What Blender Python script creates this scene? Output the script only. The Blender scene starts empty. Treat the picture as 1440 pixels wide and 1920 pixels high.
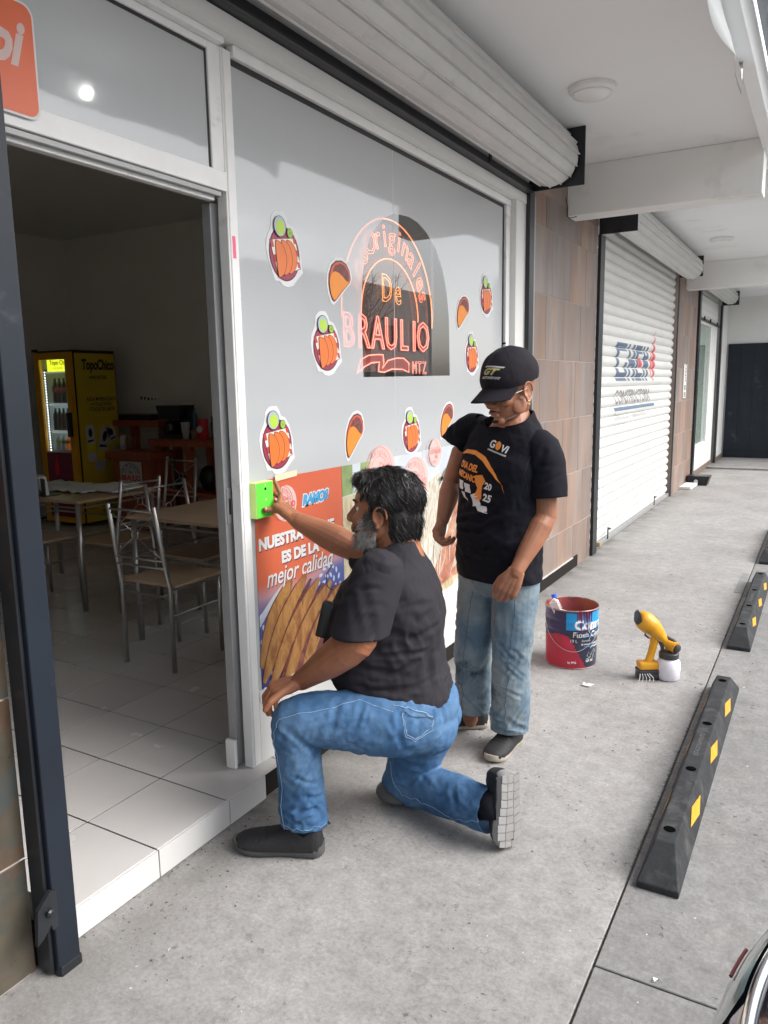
import bpy, bmesh, math, random
import numpy as np
from mathutils import Vector, Matrix
from mathutils.bvhtree import BVHTree
random.seed(7)
PI = math.pi
S = bpy.context.scene
COL = S.collection

# ------------------------------------------------------------ camera
cd = bpy.data.cameras.new("camera"); cam = bpy.data.objects.new("camera", cd); COL.objects.link(cam)
Rv = Vector((0.86727597, 0.49756849, -0.01606216)); Uv = Vector((-0.06753148, 0.14955301, 0.98644483)); Fv = Vector((-0.49322601, 0.85443519, -0.16330527))
cam.matrix_world = Matrix(((Rv.x, Uv.x, -Fv.x, 0), (Rv.y, Uv.y, -Fv.y, 0), (Rv.z, Uv.z, -Fv.z, 1.57), (0, 0, 0, 1)))
cd.sensor_fit = 'VERTICAL'; cd.sensor_height = 36.0; cd.lens = 1435.08 / 1920 * 36.0
cd.clip_start = 0.02; cd.clip_end = 500
S.camera = cam

# ------------------------------------------------------------ sky and sun (overcast)
SUN_EL, SUN_AZ = math.radians(43), math.radians(72)      # direction the light comes from, azimuth from +y towards +x
w = bpy.data.worlds.new("World"); S.world = w; w.use_nodes = True
nt = w.node_tree; nt.nodes.clear()
sky = nt.nodes.new('ShaderNodeTexSky'); sky.sky_type = 'NISHITA'; sky.sun_disc = False
sky.sun_elevation = SUN_EL; sky.sun_rotation = SUN_AZ; sky.dust_density = 4.0; sky.air_density = 1.0
hs = nt.nodes.new('ShaderNodeHueSaturation'); hs.inputs['Saturation'].default_value = 0.38
bg = nt.nodes.new('ShaderNodeBackground'); bg.inputs['Strength'].default_value = 0.15
wo = nt.nodes.new('ShaderNodeOutputWorld')
nt.links.new(sky.outputs[0], hs.inputs['Color']); nt.links.new(hs.outputs[0], bg.inputs['Color']); nt.links.new(bg.outputs[0], wo.inputs['Surface'])
sd = bpy.data.lights.new("sun", 'SUN'); sun = bpy.data.objects.new("sun", sd); COL.objects.link(sun)
sd.energy = 1.0; sd.angle = math.radians(40); sd.color = (1.0, 0.99, 0.975)
ld = Vector((math.sin(SUN_AZ) * math.cos(SUN_EL), math.cos(SUN_AZ) * math.cos(SUN_EL), math.sin(SUN_EL)))
sun.rotation_euler = (-ld).to_track_quat('-Z', 'Y').to_euler(); sun.location = (8, 4, 12)
S.view_settings.view_transform = 'Standard'; S.view_settings.look = 'None'
S.view_settings.exposure = 1.25; S.view_settings.gamma = 1.0; S.view_settings.use_curve_mapping = False
S.cycles.use_denoising = True
S.cycles.max_bounces = 8; S.cycles.diffuse_bounces = 6; S.cycles.glossy_bounces = 4; S.cycles.transparent_max_bounces = 12
S.cycles.transmission_bounces = 6; S.cycles.sample_clamp_indirect = 4.0

# ------------------------------------------------------------ materials
MATS = {}
def M(name, col, rough=0.6, metal=0.0, var=0.0, vs=4.0, bump=0.0, bs=30.0, rnd=0.0, emis=None, es=0.0, spec=0.5, coat=0.0,
      col2=None, mix=(0.45, 0.6), stretch=(1, 1, 1), speck=None, dirt=None, rv=0.0, sss=0.0):
    """one principled material: base colour with noise variation, a second colour in blotches, specks, bump"""
    m = bpy.data.materials.new(name); m.use_nodes = True; N = m.node_tree.nodes; L = m.node_tree.links
    b = N['Principled BSDF']; MATS[name] = m
    b.inputs['Roughness'].default_value = rough; b.inputs['Metallic'].default_value = metal
    b.inputs['Specular IOR Level'].default_value = spec; b.inputs['Coat Weight'].default_value = coat
    if sss: b.inputs['Subsurface Weight'].default_value = sss; b.inputs['Subsurface Radius'].default_value = (1.0, .35, .2); b.inputs['Subsurface Scale'].default_value = 0.01
    if emis: b.inputs['Emission Color'].default_value = (*emis, 1); b.inputs['Emission Strength'].default_value = es
    tc = N.new('ShaderNodeTexCoord'); mp = N.new('ShaderNodeMapping'); mp.inputs['Scale'].default_value = stretch
    L.new(tc.outputs['Object'], mp.inputs['Vector'])
    oi = N.new('ShaderNodeObjectInfo')
    vm = N.new('ShaderNodeVectorMath'); vm.operation = 'SCALE'; vm.inputs[0].default_value = (17, 31, 23); L.new(oi.outputs['Random'], vm.inputs['Scale'])
    va = N.new('ShaderNodeVectorMath'); va.operation = 'ADD'; L.new(mp.outputs[0], va.inputs[0]); L.new(vm.outputs[0], va.inputs[1])
    V = va.outputs[0]
    def noise(sc, det=5, rg=0.55):
        n = N.new('ShaderNodeTexNoise'); n.inputs['Scale'].default_value = sc; n.inputs['Detail'].default_value = det; n.inputs['Roughness'].default_value = rg
        L.new(V, n.inputs['Vector']); return n.outputs['Fac']
    def rgb(c): n = N.new('ShaderNodeRGB'); n.outputs[0].default_value = (*c, 1); return n.outputs[0]
    def mixc(fac, a, c, mode='MIX'):
        n = N.new('ShaderNodeMix'); n.data_type = 'RGBA'; n.blend_type = mode
        if isinstance(fac, float): n.inputs[0].default_value = fac
        else: L.new(fac, n.inputs[0])
        L.new(a, n.inputs[6]); L.new(c, n.inputs[7]); return n.outputs[2]
    def ramp(x, lo, hi):
        n = N.new('ShaderNodeMapRange'); n.inputs['From Min'].default_value = lo; n.inputs['From Max'].default_value = hi; L.new(x, n.inputs['Value']); return n.outputs[0]
    c = rgb(col)
    if col2 is not None: c = mixc(ramp(noise(vs * 0.7, 6, .6), *mix), c, rgb(col2))
    if var:
        v = ramp(noise(vs), .3, .7); c = mixc(v, mixc(1.0, c, rgb((1 - var,) * 3), 'MULTIPLY'), mixc(1.0, c, rgb((1 + var,) * 3), 'MULTIPLY'))
    if rnd:
        r = N.new('ShaderNodeMapRange'); r.inputs['To Min'].default_value = 1 - rnd; r.inputs['To Max'].default_value = 1 + rnd; L.new(oi.outputs['Random'], r.inputs['Value'])
        h = N.new('ShaderNodeHueSaturation'); L.new(r.outputs[0], h.inputs['Value']); L.new(c, h.inputs['Color']); c = h.outputs[0]
    if speck:
        scol, ssc, lo, hi = speck; c = mixc(ramp(noise(ssc, 3, .7), lo, hi), c, rgb(scol))
    if dirt:
        dcol, dsc, lo, hi = dirt; c = mixc(ramp(noise(dsc, 8, .65), lo, hi), c, rgb(dcol))
    L.new(c, b.inputs['Base Color'])
    if rv:
        rr = N.new('ShaderNodeMapRange'); rr.inputs['To Min'].default_value = max(0, rough - rv); rr.inputs['To Max'].default_value = min(1, rough + rv)
        L.new(ramp(noise(vs * 2.3), .3, .7), rr.inputs['Value']); L.new(rr.outputs[0], b.inputs['Roughness'])
    if bump:
        bn = N.new('ShaderNodeBump'); bn.inputs['Strength'].default_value = min(1.0, bump); bn.inputs['Distance'].default_value = 0.002 * max(1, bump)
        L.new(noise(bs, 6, .6), bn.inputs['Height']); L.new(bn.outputs[0], b.inputs['Normal'])
    return m

def glass_mat(name, tint=(.9, .95, .95), gloss_rough=0.0, film=0.0, film_col=(.8, .82, .83), ior=1.5):
    """pane: see-through part plus fresnel reflection; film>0 mixes a matte vinyl film in"""
    m = bpy.data.materials.new(name); m.use_nodes = True; N = m.node_tree.nodes; L = m.node_tree.links; N.clear(); MATS[name] = m
    out = N.new('ShaderNodeOutputMaterial'); tr = N.new('ShaderNodeBsdfTransparent'); tr.inputs[0].default_value = (*tint, 1)
    gl = N.new('ShaderNodeBsdfGlossy'); gl.inputs['Roughness'].default_value = gloss_rough; gl.inputs[0].default_value = (1, 1, 1, 1)
    fr = N.new('ShaderNodeFresnel'); ge = N.new('ShaderNodeNewGeometry'); mi = N.new('ShaderNodeMapRange')
    mi.inputs['To Min'].default_value = ior; mi.inputs['To Max'].default_value = 1 / ior; L.new(ge.outputs['Backfacing'], mi.inputs['Value']); L.new(mi.outputs[0], fr.inputs['IOR'])
    base = tr.outputs[0]
    if film:
        df = N.new('ShaderNodeBsdfDiffuse'); df.inputs[0].default_value = (*film_col, 1)
        tl = N.new('ShaderNodeBsdfTranslucent'); tl.inputs[0].default_value = (*film_col, 1)
        m1 = N.new('ShaderNodeMixShader'); m1.inputs[0].default_value = .14; L.new(df.outputs[0], m1.inputs[1]); L.new(tl.outputs[0], m1.inputs[2])
        m2 = N.new('ShaderNodeMixShader'); m2.inputs[0].default_value = film; L.new(base, m2.inputs[1]); L.new(m1.outputs[0], m2.inputs[2]); base = m2.outputs[0]
        tc = N.new('ShaderNodeTexCoord'); no = N.new('ShaderNodeTexNoise'); no.inputs['Scale'].default_value = 9; no.inputs['Detail'].default_value = 3
        L.new(tc.outputs['Object'], no.inputs['Vector']); bn = N.new('ShaderNodeBump'); bn.inputs['Strength'].default_value = .02; bn.inputs['Distance'].default_value = .01
        L.new(no.outputs['Fac'], bn.inputs['Height']); L.new(bn.outputs[0], gl.inputs['Normal'])
    mx = N.new('ShaderNodeMixShader'); L.new(fr.outputs[0], mx.inputs[0]); L.new(base, mx.inputs[1]); L.new(gl.outputs[0], mx.inputs[2])
    L.new(mx.outputs[0], out.inputs['Surface']); return m

# ------------------------------------------------------------ object helpers
def _anc(parent):
    v = Vector((0, 0, 0)); p = parent
    while p is not None: v += p.location; p = p.parent
    return v
def finish(name, me, mat, parent=None, label=None, cat=None, group=None, kind=None, smooth=False, sharp=None):
    """links one mesh (in world coordinates) as one object; a child is shifted into its parent's frame"""
    o = bpy.data.objects.new(name, me); COL.objects.link(o)
    if mat is not None and len(me.materials) == 0: me.materials.append(MATS[mat] if isinstance(mat, str) else mat)
    if parent is not None:
        o.parent = parent; me.transform(Matrix.Translation(-_anc(parent)))
    elif kind != 'structure' and len(me.vertices):
        co = np.empty(len(me.vertices) * 3); me.vertices.foreach_get('co', co); co = co.reshape(-1, 3)
        c = Vector(((co[:, 0].min() + co[:, 0].max()) / 2, (co[:, 1].min() + co[:, 1].max()) / 2, co[:, 2].min()))
        me.transform(Matrix.Translation(-c)); o.location = c
    if smooth:
        me.polygons.foreach_set('use_smooth', [True] * len(me.polygons))
        if sharp:
            me.set_sharp_from_angle(angle=math.radians(sharp))
    tag(o, label, cat, group, kind); return o
def tag(o, label=None, cat=None, group=None, kind=None):
    if label: o['label'] = label
    if cat: o['category'] = cat
    if group: o['group'] = group
    if kind: o['kind'] = kind
    return o
def thing(name, label, cat, loc=(0, 0, 0), group=None):
    o = bpy.data.objects.new(name, None); COL.objects.link(o); o.location = loc; o.empty_display_size = .1
    return tag(o, label, cat, group)
def B(): return bmesh.new()
def obj(name, bm, mat, parent=None, **k):
    me = bpy.data.meshes.new(name); bmesh.ops.recalc_face_normals(bm, faces=bm.faces) if k.pop('fixn', True) else None
    bm.to_mesh(me); bm.free(); return finish(name, me, mat, parent, **k)
def box(bm, x0, x1, y0, y1, z0, z1, bev=0.0):
    vs = [bm.verts.new(p) for p in ((x0, y0, z0), (x1, y0, z0), (x1, y1, z0), (x0, y1, z0), (x0, y0, z1), (x1, y0, z1), (x1, y1, z1), (x0, y1, z1))]
    fs = [bm.faces.new([vs[i] for i in f]) for f in ((0, 3, 2, 1), (4, 5, 6, 7), (0, 1, 5, 4), (1, 2, 6, 5), (2, 3, 7, 6), (3, 0, 4, 7))]
    if bev:
        es = list({e for f in fs for e in f.edges}); bmesh.ops.bevel(bm, geom=es, offset=bev, segments=1 if bev < .004 else 2, profile=.6, affect='EDGES')
    return bm
def bx(name, mat, parent, x0, x1, y0, y1, z0, z1, bev=0.0, **k): return obj(name, box(B(), x0, x1, y0, y1, z0, z1, bev), mat, parent, **k)
def frame_of(t, up=Vector((0, 0, 1))):
    t = Vector(t).normalized(); s = t.cross(Vector(up))
    if s.length < 1e-4: s = t.cross(Vector((1, 0, 0)))
    s.normalize(); return s, s.cross(t).normalized(), t
def ring(bm, c, a, b, ra, rb, n, ph=0.0): return [bm.verts.new(Vector(c) + a * (ra * math.cos(2 * PI * i / n + ph)) + b * (rb * math.sin(2 * PI * i / n + ph))) for i in range(n)]
def skin_rings(bm, rs, cap=True):
    for r0, r1 in zip(rs, rs[1:]):
        n = len(r0)
        for i in range(n): bm.faces.new((r0[i], r0[(i + 1) % n], r1[(i + 1) % n], r1[i]))
    if cap:
        for r in (rs[0], rs[-1]):
            try: bm.faces.new(r)
            except ValueError: pass
def tube(bm, pts, r, n=8, cap=True, up=(0, 0, 1), closed=False):
    pts = [Vector(p) for p in pts]; R = r if isinstance(r, (list, tuple)) else [r] * len(pts); rs = []
    m = len(pts)
    s = None
    for i, p in enumerate(pts):
        t = (pts[(i + 1) % m] - pts[i - 1]) if closed else (pts[min(i + 1, m - 1)] - pts[max(i - 1, 0)])
        if s is None: s, u, t = frame_of(t, up)
        else:
            t.normalize(); s = (s - t * s.dot(t)).normalized(); u = s.cross(t).normalized()
        rs.append(ring(bm, p, s, u, R[i], R[i], n))
    if closed: rs.append(rs[0])
    skin_rings(bm, rs, cap and not closed); return bm
def lathe(bm, prof, c=(0, 0, 0), n=24, ax=(0, 0, 1), cap=True):
    s, u, t = frame_of(ax, (0, 1, 0) if abs(Vector(ax).normalized().z) > .9 else (0, 0, 1)); c = Vector(c)
    skin_rings(bm, [ring(bm, c + t * z, s, u, max(r, 1e-4), max(r, 1e-4), n) for r, z in prof], cap); return bm
def prism(bm, pts, d, cap=True):
    """pts: 3d polygon, extruded by vector d"""
    a = [bm.verts.new(Vector(p)) for p in pts]; b = [bm.verts.new(Vector(p) + Vector(d)) for p in pts]; n = len(a)
    for i in range(n): bm.faces.new((a[i], a[(i + 1) % n], b[(i + 1) % n], b[i]))
    if cap: bm.faces.new(a[::-1]); bm.faces.new(b)
    return bm
def text_mesh(s, size=1.0, bold=0.0, outline=0.0, shear=0.0, align='LEFT', res=3, spacing=1.0, sx=1.0):
    """mesh of a text in the xy plane (built-in font); outline>0 gives tubes along the letter outlines"""
    c = bpy.data.curves.new("t", 'FONT'); c.body = s; c.size = size; c.align_x = align; c.shear = shear; c.resolution_u = res; c.space_character = spacing
    if outline: c.fill_mode = 'NONE'; c.bevel_depth = outline; c.bevel_resolution = 1
    else: c.offset = bold
    o = bpy.data.objects.new("t", c); me = bpy.data.meshes.new_from_object(o)
    bpy.data.objects.remove(o); bpy.data.curves.remove(c)
    if sx != 1: me.transform(Matrix.Diagonal((sx, 1, 1, 1)))
    return me
def verts_np(me):
    co = np.empty(len(me.vertices) * 3); me.vertices.foreach_get('co', co); return co.reshape(-1, 3)
def set_np(me, co): me.vertices.foreach_set('co', np.ascontiguousarray(co).ravel()); me.update()
def grid_cut(me, step, axes=(0, 1)):
    bm = bmesh.new(); bm.from_mesh(me)
    for ax in axes:
        lo = min((v.co[ax] for v in bm.verts), default=0); hi = max((v.co[ax] for v in bm.verts), default=0); k = lo + step
        no = Vector((0, 0, 0)); no[ax] = 1
        while k < hi:
            p = Vector((0, 0, 0)); p[ax] = k
            bmesh.ops.bisect_plane(bm, geom=bm.verts[:] + bm.edges[:] + bm.faces[:], plane_co=p, plane_no=no); k += step
    bm.to_mesh(me); bm.free(); return me
ART = 1.0095   # artwork on the panes is one percent larger than first measured
def wall_text(name, s, y, z, size, mat, parent, x, **k):
    """flat lettering on the shop front, reading along +y, facing +x"""
    kk = {q: k.pop(q) for q in ('bold', 'shear', 'align', 'res', 'spacing', 'sx') if q in k}; rot = k.pop('rot', 0.0); th = k.pop('th', 0.0)
    if -1.86 < x < -1.845: y, z, size = y * ART, z * ART - .015, size * ART
    me = text_mesh(s, size, **kk); me.transform(Matrix.Rotation(rot, 4, 'Z'))
    co = verts_np(me); set_np(me, np.stack([np.full(len(co), x), y + co[:, 0], z + co[:, 1]], 1))
    return finish(name, me, mat, parent, **k)
def wall_poly(name, pts, x, mat, parent, th=0.0006, **k):
    if -1.86 < x < -1.845: pts = [(p[0] * ART, p[1] * ART - .015) for p in pts]
    return obj(name, prism(B(), [(x, p[0], p[1]) for p in pts], (th, 0, 0)), mat, parent, **k)
def ell(cy, cz, ry, rz, n=28, rot=0.0, a0=0, a1=2 * PI, close=True):
    o = []
    for i in range(n + (0 if close else 1)):
        a = a0 + (a1 - a0) * i / n; u, v = ry * math.cos(a), rz * math.sin(a)
        o.append((cy + u * math.cos(rot) - v * math.sin(rot), cz + u * math.sin(rot) + v * math.cos(rot)))
    return o
def copy_tree(o, parent=None):
    c = o.copy(); COL.objects.link(c); c.parent = parent
    for ch in list(o.children): copy_tree(ch, c)
    return c
# ------------------------------------------------------------ concrete: blotches, fine grain, pits, hairline cracks
def concrete(name, c1, c2, c3):
    m = bpy.data.materials.new(name); m.use_nodes = True; N = m.node_tree.nodes; L = m.node_tree.links; MATS[name] = m; b = N['Principled BSDF']; b.inputs['Roughness'].default_value = .86
    g = N.new('ShaderNodeNewGeometry'); P = g.outputs['Position']
    def noise(sc, det=6, rg=.6, src=P):
        n = N.new('ShaderNodeTexNoise'); n.inputs['Scale'].default_value = sc; n.inputs['Detail'].default_value = det; n.inputs['Roughness'].default_value = rg; L.new(src, n.inputs['Vector']); return n.outputs['Fac']
    def rng(x, a, b_, lo=0, hi=1):
        n = N.new('ShaderNodeMapRange'); n.inputs['From Min'].default_value = a; n.inputs['From Max'].default_value = b_; n.inputs['To Min'].default_value = lo; n.inputs['To Max'].default_value = hi; L.new(x, n.inputs['Value']); return n.outputs[0]
    def rgb(c): n = N.new('ShaderNodeRGB'); n.outputs[0].default_value = (*c, 1); return n.outputs[0]
    def mix(f, a, c, mode='MIX'):
        n = N.new('ShaderNodeMix'); n.data_type = 'RGBA'; n.blend_type = mode
        if isinstance(f, float): n.inputs[0].default_value = f
        else: L.new(f, n.inputs[0])
        L.new(a, n.inputs[6]); L.new(c, n.inputs[7]); return n.outputs[2]
    c = mix(rng(noise(1.6, 8, .65), .42, .62), rgb(c1), rgb(c2)); c = mix(rng(noise(.9, 9, .7), .55, .74, 0, .7), c, rgb(c3))
    gr = N.new('ShaderNodeValToRGB'); gr.color_ramp.elements[0].position = .3; gr.color_ramp.elements[0].color = (.74, .74, .74, 1); gr.color_ramp.elements[1].position = .7; gr.color_ramp.elements[1].color = (1.24, 1.235, 1.23, 1); L.new(noise(70, 5, .8), gr.inputs[0]); c = mix(1.0, c, gr.outputs[0], 'MULTIPLY')
    g2 = N.new('ShaderNodeValToRGB'); g2.color_ramp.elements[0].position = .32; g2.color_ramp.elements[0].color = (.80, .795, .785, 1); g2.color_ramp.elements[1].position = .68; g2.color_ramp.elements[1].color = (1.18, 1.18, 1.18, 1); L.new(noise(14, 6, .75), g2.inputs[0]); c = mix(1.0, c, g2.outputs[0], 'MULTIPLY')
    pit = rng(noise(30, 7, .68), .605, .625); pm = N.new('ShaderNodeMath'); pm.operation = 'MULTIPLY'; L.new(pit, pm.inputs[0]); L.new(rng(noise(2.4, 3), .46, .62, .0, 1), pm.inputs[1]); c = mix(pm.outputs[0], c, rgb((.075, .072, .068)))
    wp = rng(noise(45, 3, .5), .735, .76); c = mix(wp, c, rgb((.55, .54, .52)))
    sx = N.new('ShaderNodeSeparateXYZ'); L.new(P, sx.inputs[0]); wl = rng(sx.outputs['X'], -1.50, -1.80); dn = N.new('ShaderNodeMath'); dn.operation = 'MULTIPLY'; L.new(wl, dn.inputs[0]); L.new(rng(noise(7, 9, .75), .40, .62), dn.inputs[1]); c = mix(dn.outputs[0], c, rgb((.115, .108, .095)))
    c = mix(rng(noise(3.1, 7, .7), .62, .70, 0, .45), c, rgb((.17, .15, .12))); c = mix(rng(noise(5.3, 8, .7), .63, .72, 0, .5), c, rgb((.40, .39, .375)))
    vv = N.new('ShaderNodeTexVoronoi'); vv.feature = 'DISTANCE_TO_EDGE'; vv.inputs['Scale'].default_value = .55; wv = N.new('ShaderNodeVectorMath'); wv.operation = 'ADD'; nn = N.new('ShaderNodeTexNoise'); nn.inputs['Scale'].default_value = 2.6; nn.inputs['Detail'].default_value = 8; L.new(P, nn.inputs['Vector']); L.new(P, wv.inputs[0]); L.new(nn.outputs['Color'], wv.inputs[1]); L.new(wv.outputs[0], vv.inputs['Vector'])
    ck = rng(vv.outputs['Distance'], .0, .0022, 1, 0); cm_ = N.new('ShaderNodeMath'); cm_.operation = 'MULTIPLY'; L.new(ck, cm_.inputs[0]); L.new(rng(noise(.8, 2), .48, .56), cm_.inputs[1]); c = mix(cm_.outputs[0], c, rgb((.15, .145, .135)))
    L.new(c, b.inputs['Base Color'])
    sm = N.new('ShaderNodeMath'); sm.operation = 'SUBTRACT'; L.new(noise(110, 6, .7), sm.inputs[0]); L.new(pm.outputs[0], sm.inputs[1]); bn = N.new('ShaderNodeBump'); bn.inputs['Strength'].default_value = .5; bn.inputs['Distance'].default_value = .002; L.new(sm.outputs[0], bn.inputs['Height']); L.new(bn.outputs[0], b.inputs['Normal'])
    return m
# ------------------------------------------------------------ materials of the place
concrete('concrete', (.285, .281, .276), (.240, .236, .231), (.185, .181, .175))
concrete('concrete_lot', (.190, .189, .188), (.218, .217, .215), (.150, .149, .147))
M('joint_dirt', (.09, .085, .075), .95, bump=.5, bs=60)
M('ceiling_paint', (.80, .81, .815), .8, dirt=((.60, .60, .585), 1.2, .58, .8), var=.02, vs=.8, bump=.05, bs=40)
M('beam_paint', (.82, .82, .795), .75, dirt=((.60, .59, .55), 2.2, .58, .8), var=.03, vs=1.5, bump=.08, bs=60)
M('fascia_white', (.86, .87, .87), .6, var=.02); M('white_plaster', (.72, .72, .70), .75, var=.03, vs=2, bump=.1, bs=80)
M('interior_wall', (.82, .80, .74), .85, var=.03, vs=1, bump=.05)
M('interior_ceiling', (.7, .69, .64), .9)
M('floor_tile', (.56, .545, .535), .22, var=.04, vs=3, rnd=.03, rv=.06, spec=.5)
M('grout', (.022, .020, .018), .95, spec=.1)
M('riser', (.55, .545, .535), .3, var=.03, vs=5, rnd=.02, dirt=((.5, .48, .45), 6, .6, .8))
M('slate', (.064, .055, .040), .40, var=.35, vs=7, bump=1.5, bs=22, col2=(.120, .052, .026), mix=(.47, .64), rnd=.12, dirt=((.045, .055, .056), 6, .48, .62), rv=.15)
M('brown_tile', (.25, .165, .122), .55, var=.26, vs=2.6, bump=.45, bs=35, col2=(.225, .19, .175), mix=(.4, .62), rnd=.14, stretch=(1, 1, .28), dirt=((.145, .122, .112), 3.4, .50, .72))
M('pale_grout', (.42, .33, .28), .9)
M('base_tile', (.17, .125, .10), .6, var=.15, vs=6, bump=.3)
M('alu', (.80, .80, .79), .42, metal=.0, var=.05, vs=6, bump=.03, dirt=((.45, .44, .42), 8, .6, .8))
M('alu_dark', (.33, .335, .34), .45, metal=.4, var=.06, vs=8)
M('rubber_gasket', (.012, .012, .014), .5)
M('black_paint', (.014, .016, .02), .38, var=.3, vs=9, bump=.12, bs=40, dirt=((.06, .065, .07), 14, .64, .78))
M('navy_paint', (.012, .017, .026), .40, var=.18, vs=3, bump=.1, spec=.32, dirt=((.07, .08, .09), 5, .62, .8))
M('shutter_white', (.66, .665, .645), .42, var=.04, vs=5, bump=.06, bs=40, stretch=(1, .4, 1), dirt=((.60, .58, .52), 9, .62, .82), rnd=.02)
M('shutter_grey', (.62, .615, .60), .42, var=.05, vs=5, bump=.06, bs=40, dirt=((.44, .43, .40), 8, .6, .8), rnd=.05)
M('street_wall', (.62, .60, .55), .9, var=.06, vs=1); M('street_wall_warm', (.60, .46, .33), .9, var=.08); M('dark_opening', (.03, .035, .04), .3)
M('bark', (.10, .08, .065), .95); M('zinc', (.45, .48, .52), .4, metal=.6, var=.08)
glass_mat('banner_cloth', tint=(.9,.9,.9), film=.995, film_col=(.90,.92,.93), ior=1.05); M('lamp_plastic', (.80, .80, .79), .4); M('ink_black', (.015, .015, .018), .5)
glass_mat('film', film=.76, film_col=(.655, .68, .70), ior=1.62, gloss_rough=.05)
glass_mat('clear_glass', tint=(.74, .76, .76), ior=2.2)
glass_mat('green_glass', tint=(.55, .66, .60), film=.55, film_col=(.50, .60, .54), ior=1.6, gloss_rough=.02)

def struct(name, bm, mat, parent=None, **k): return obj(name, bm, mat, parent, kind=None if parent else 'structure', **k)
# ---- pavement: slabs with joints
pv = struct('pavement', box(B(), -9.0, 60, -30, 60, -.4, -.012), 'joint_dirt')
def slab(name, mat, x0, x1, y0, y1, z1=0.0):
    bm = B(); box(bm, x0, x1, y0, y1, -.011, z1, .0022); obj(name, bm, mat, pv)
ycuts = [-8, -2.7, 1.885, 6.05, 10.6, 14.6]
slab('walkway_slab', 'concrete', -1.9, -.455, -8, 14.75)
slab('walkway_slab', 'concrete', -1.9, -.455, 14.757, 16.8, .03)
for a, b_ in zip(ycuts, ycuts[1:]): slab('lot_slab', 'concrete_lot', -.448, 5.2, a + .003, b_ - .003)
slab('lot_slab', 'concrete_lot', -.448, 5.2, 14.603, 17)
st = struct('street', box(B(), 5.21, 60, -30, 60, -.011, -.002), 'concrete_lot')
# ---- ceiling of the arcade, beams, fascia
ce = struct('arcade_ceiling', box(B(), -1.95, -.49, -2.5, 16.95, 3.15, 3.4), 'ceiling_paint')
for i, (y0, dx) in enumerate(((-1.2, 0), (5.935, 0), (11.52, 0))):
    bm = B(); box(bm, -1.797, -.475, y0, y0 + .22, 2.80, 3.149, .006)
    struct('concrete_beam', bm, 'beam_paint')
bm = B(); box(bm, -.489, -.415, -2.5, 16.95, 3.075, 3.52, .006); struct('roof_fascia', bm, 'fascia_white')
# corrugated canopy sheet outside the fascia
bm = B(); n = 60
prof = [(-.405 + .4 * i / n, 3.27 + .03 * i / n + .012 * math.sin(i * PI / 6)) for i in range(n + 1)]
va = [bm.verts.new((x, -2.5, z)) for x, z in prof]; vb = [bm.verts.new((x, 16.9, z)) for x, z in prof]
for i in range(n): bm.faces.new((va[i], va[i + 1], vb[i + 1], vb[i]))
g = bmesh.ops.extrude_face_region(bm, geom=bm.faces[:]); bmesh.ops.translate(bm, vec=(0, 0, .002), verts=[e for e in g['geom'] if isinstance(e, bmesh.types.BMVert)])
obj('canopy_sheet', bm, 'zinc', label='grey corrugated metal canopy sheet along the outer edge of the roof', cat='canopy', smooth=True)
# ---- end wall
ew = struct('end_wall', box(B(), -2.2, 3.0, 16.8, 17.0, 0, 3.9), 'white_plaster')
sw = struct('side_wall', box(B(), -2.1, -1.80, 15.62, 16.8, .031, 3.149), 'white_plaster')
obj('skirting', box(B(), -1.799, -1.785, 15.62, 16.78, .031, .11), 'base_tile', sw)
dr = thing('metal_door', 'wide dark blue metal door in the white end wall', 'door', (-1.0, 16.79, .03))
bm = B(); box(bm, -1.77, .35, 16.755, 16.798, .035, 2.262, .004); obj('door_leaf', bm, 'navy_paint', dr)
bm = B()
for i in range(1, 9): box(bm, -1.77 + i * .235, -1.765 + i * .235, 16.750, 16.756, .2, 2.2)
box(bm, -1.74, .32, 16.747, 16.756, .17, .19); obj('door_rib', bm, 'navy_paint', dr)
# white painted return wall that closes the far side over shop three
# ---- facade walls above the shop fronts
struct('facade_wall', box(B(), -2.05, -1.86, 1.2, 15.62, 2.885, 3.149), 'white_plaster')
# ---- slate pillar, left
def tile_wall(root, mat, y0, y1, xf, rows, offs, wd, grout, gx=.004, depth=.003, z1=3.15, mat2=None):
    n = 0
    for r, (za, zb) in enumerate(rows):
        y = y0 - offs[r % len(offs)] * wd
        while y < y1 - .005:
            a, b_ = max(y, y0), min(y + wd, y1)
            if b_ - a > .015:
                bm = B(); j = random.uniform(.0006, .0024)
                box(bm, xf - depth, xf + j, a + gx / 2, b_ - gx / 2, za + gx / 2, zb - gx / 2, .0015)
                obj('wall_tile', bm, mat, root); n += 1
            y += wd
lp = thing('stone_pillar', 'slate tiled pillar at the left edge beside the black steel post', 'pillar', (-1.9, .6, 0))
obj('pillar_core', box(B(), -2.12, -1.7815, -1.1, 1.118, 0, 3.149), 'pale_grout', lp)
rows = [(0, .339)] + [(.339 + .4525 * i, .339 + .4525 * (i + 1)) for i in range(6)] + [(3.054, 3.149)]
tile_wall(lp, 'slate', -.62, 1.135, -1.78, rows, (0,), .4490, 'pale_grout', gx=.005)
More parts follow.
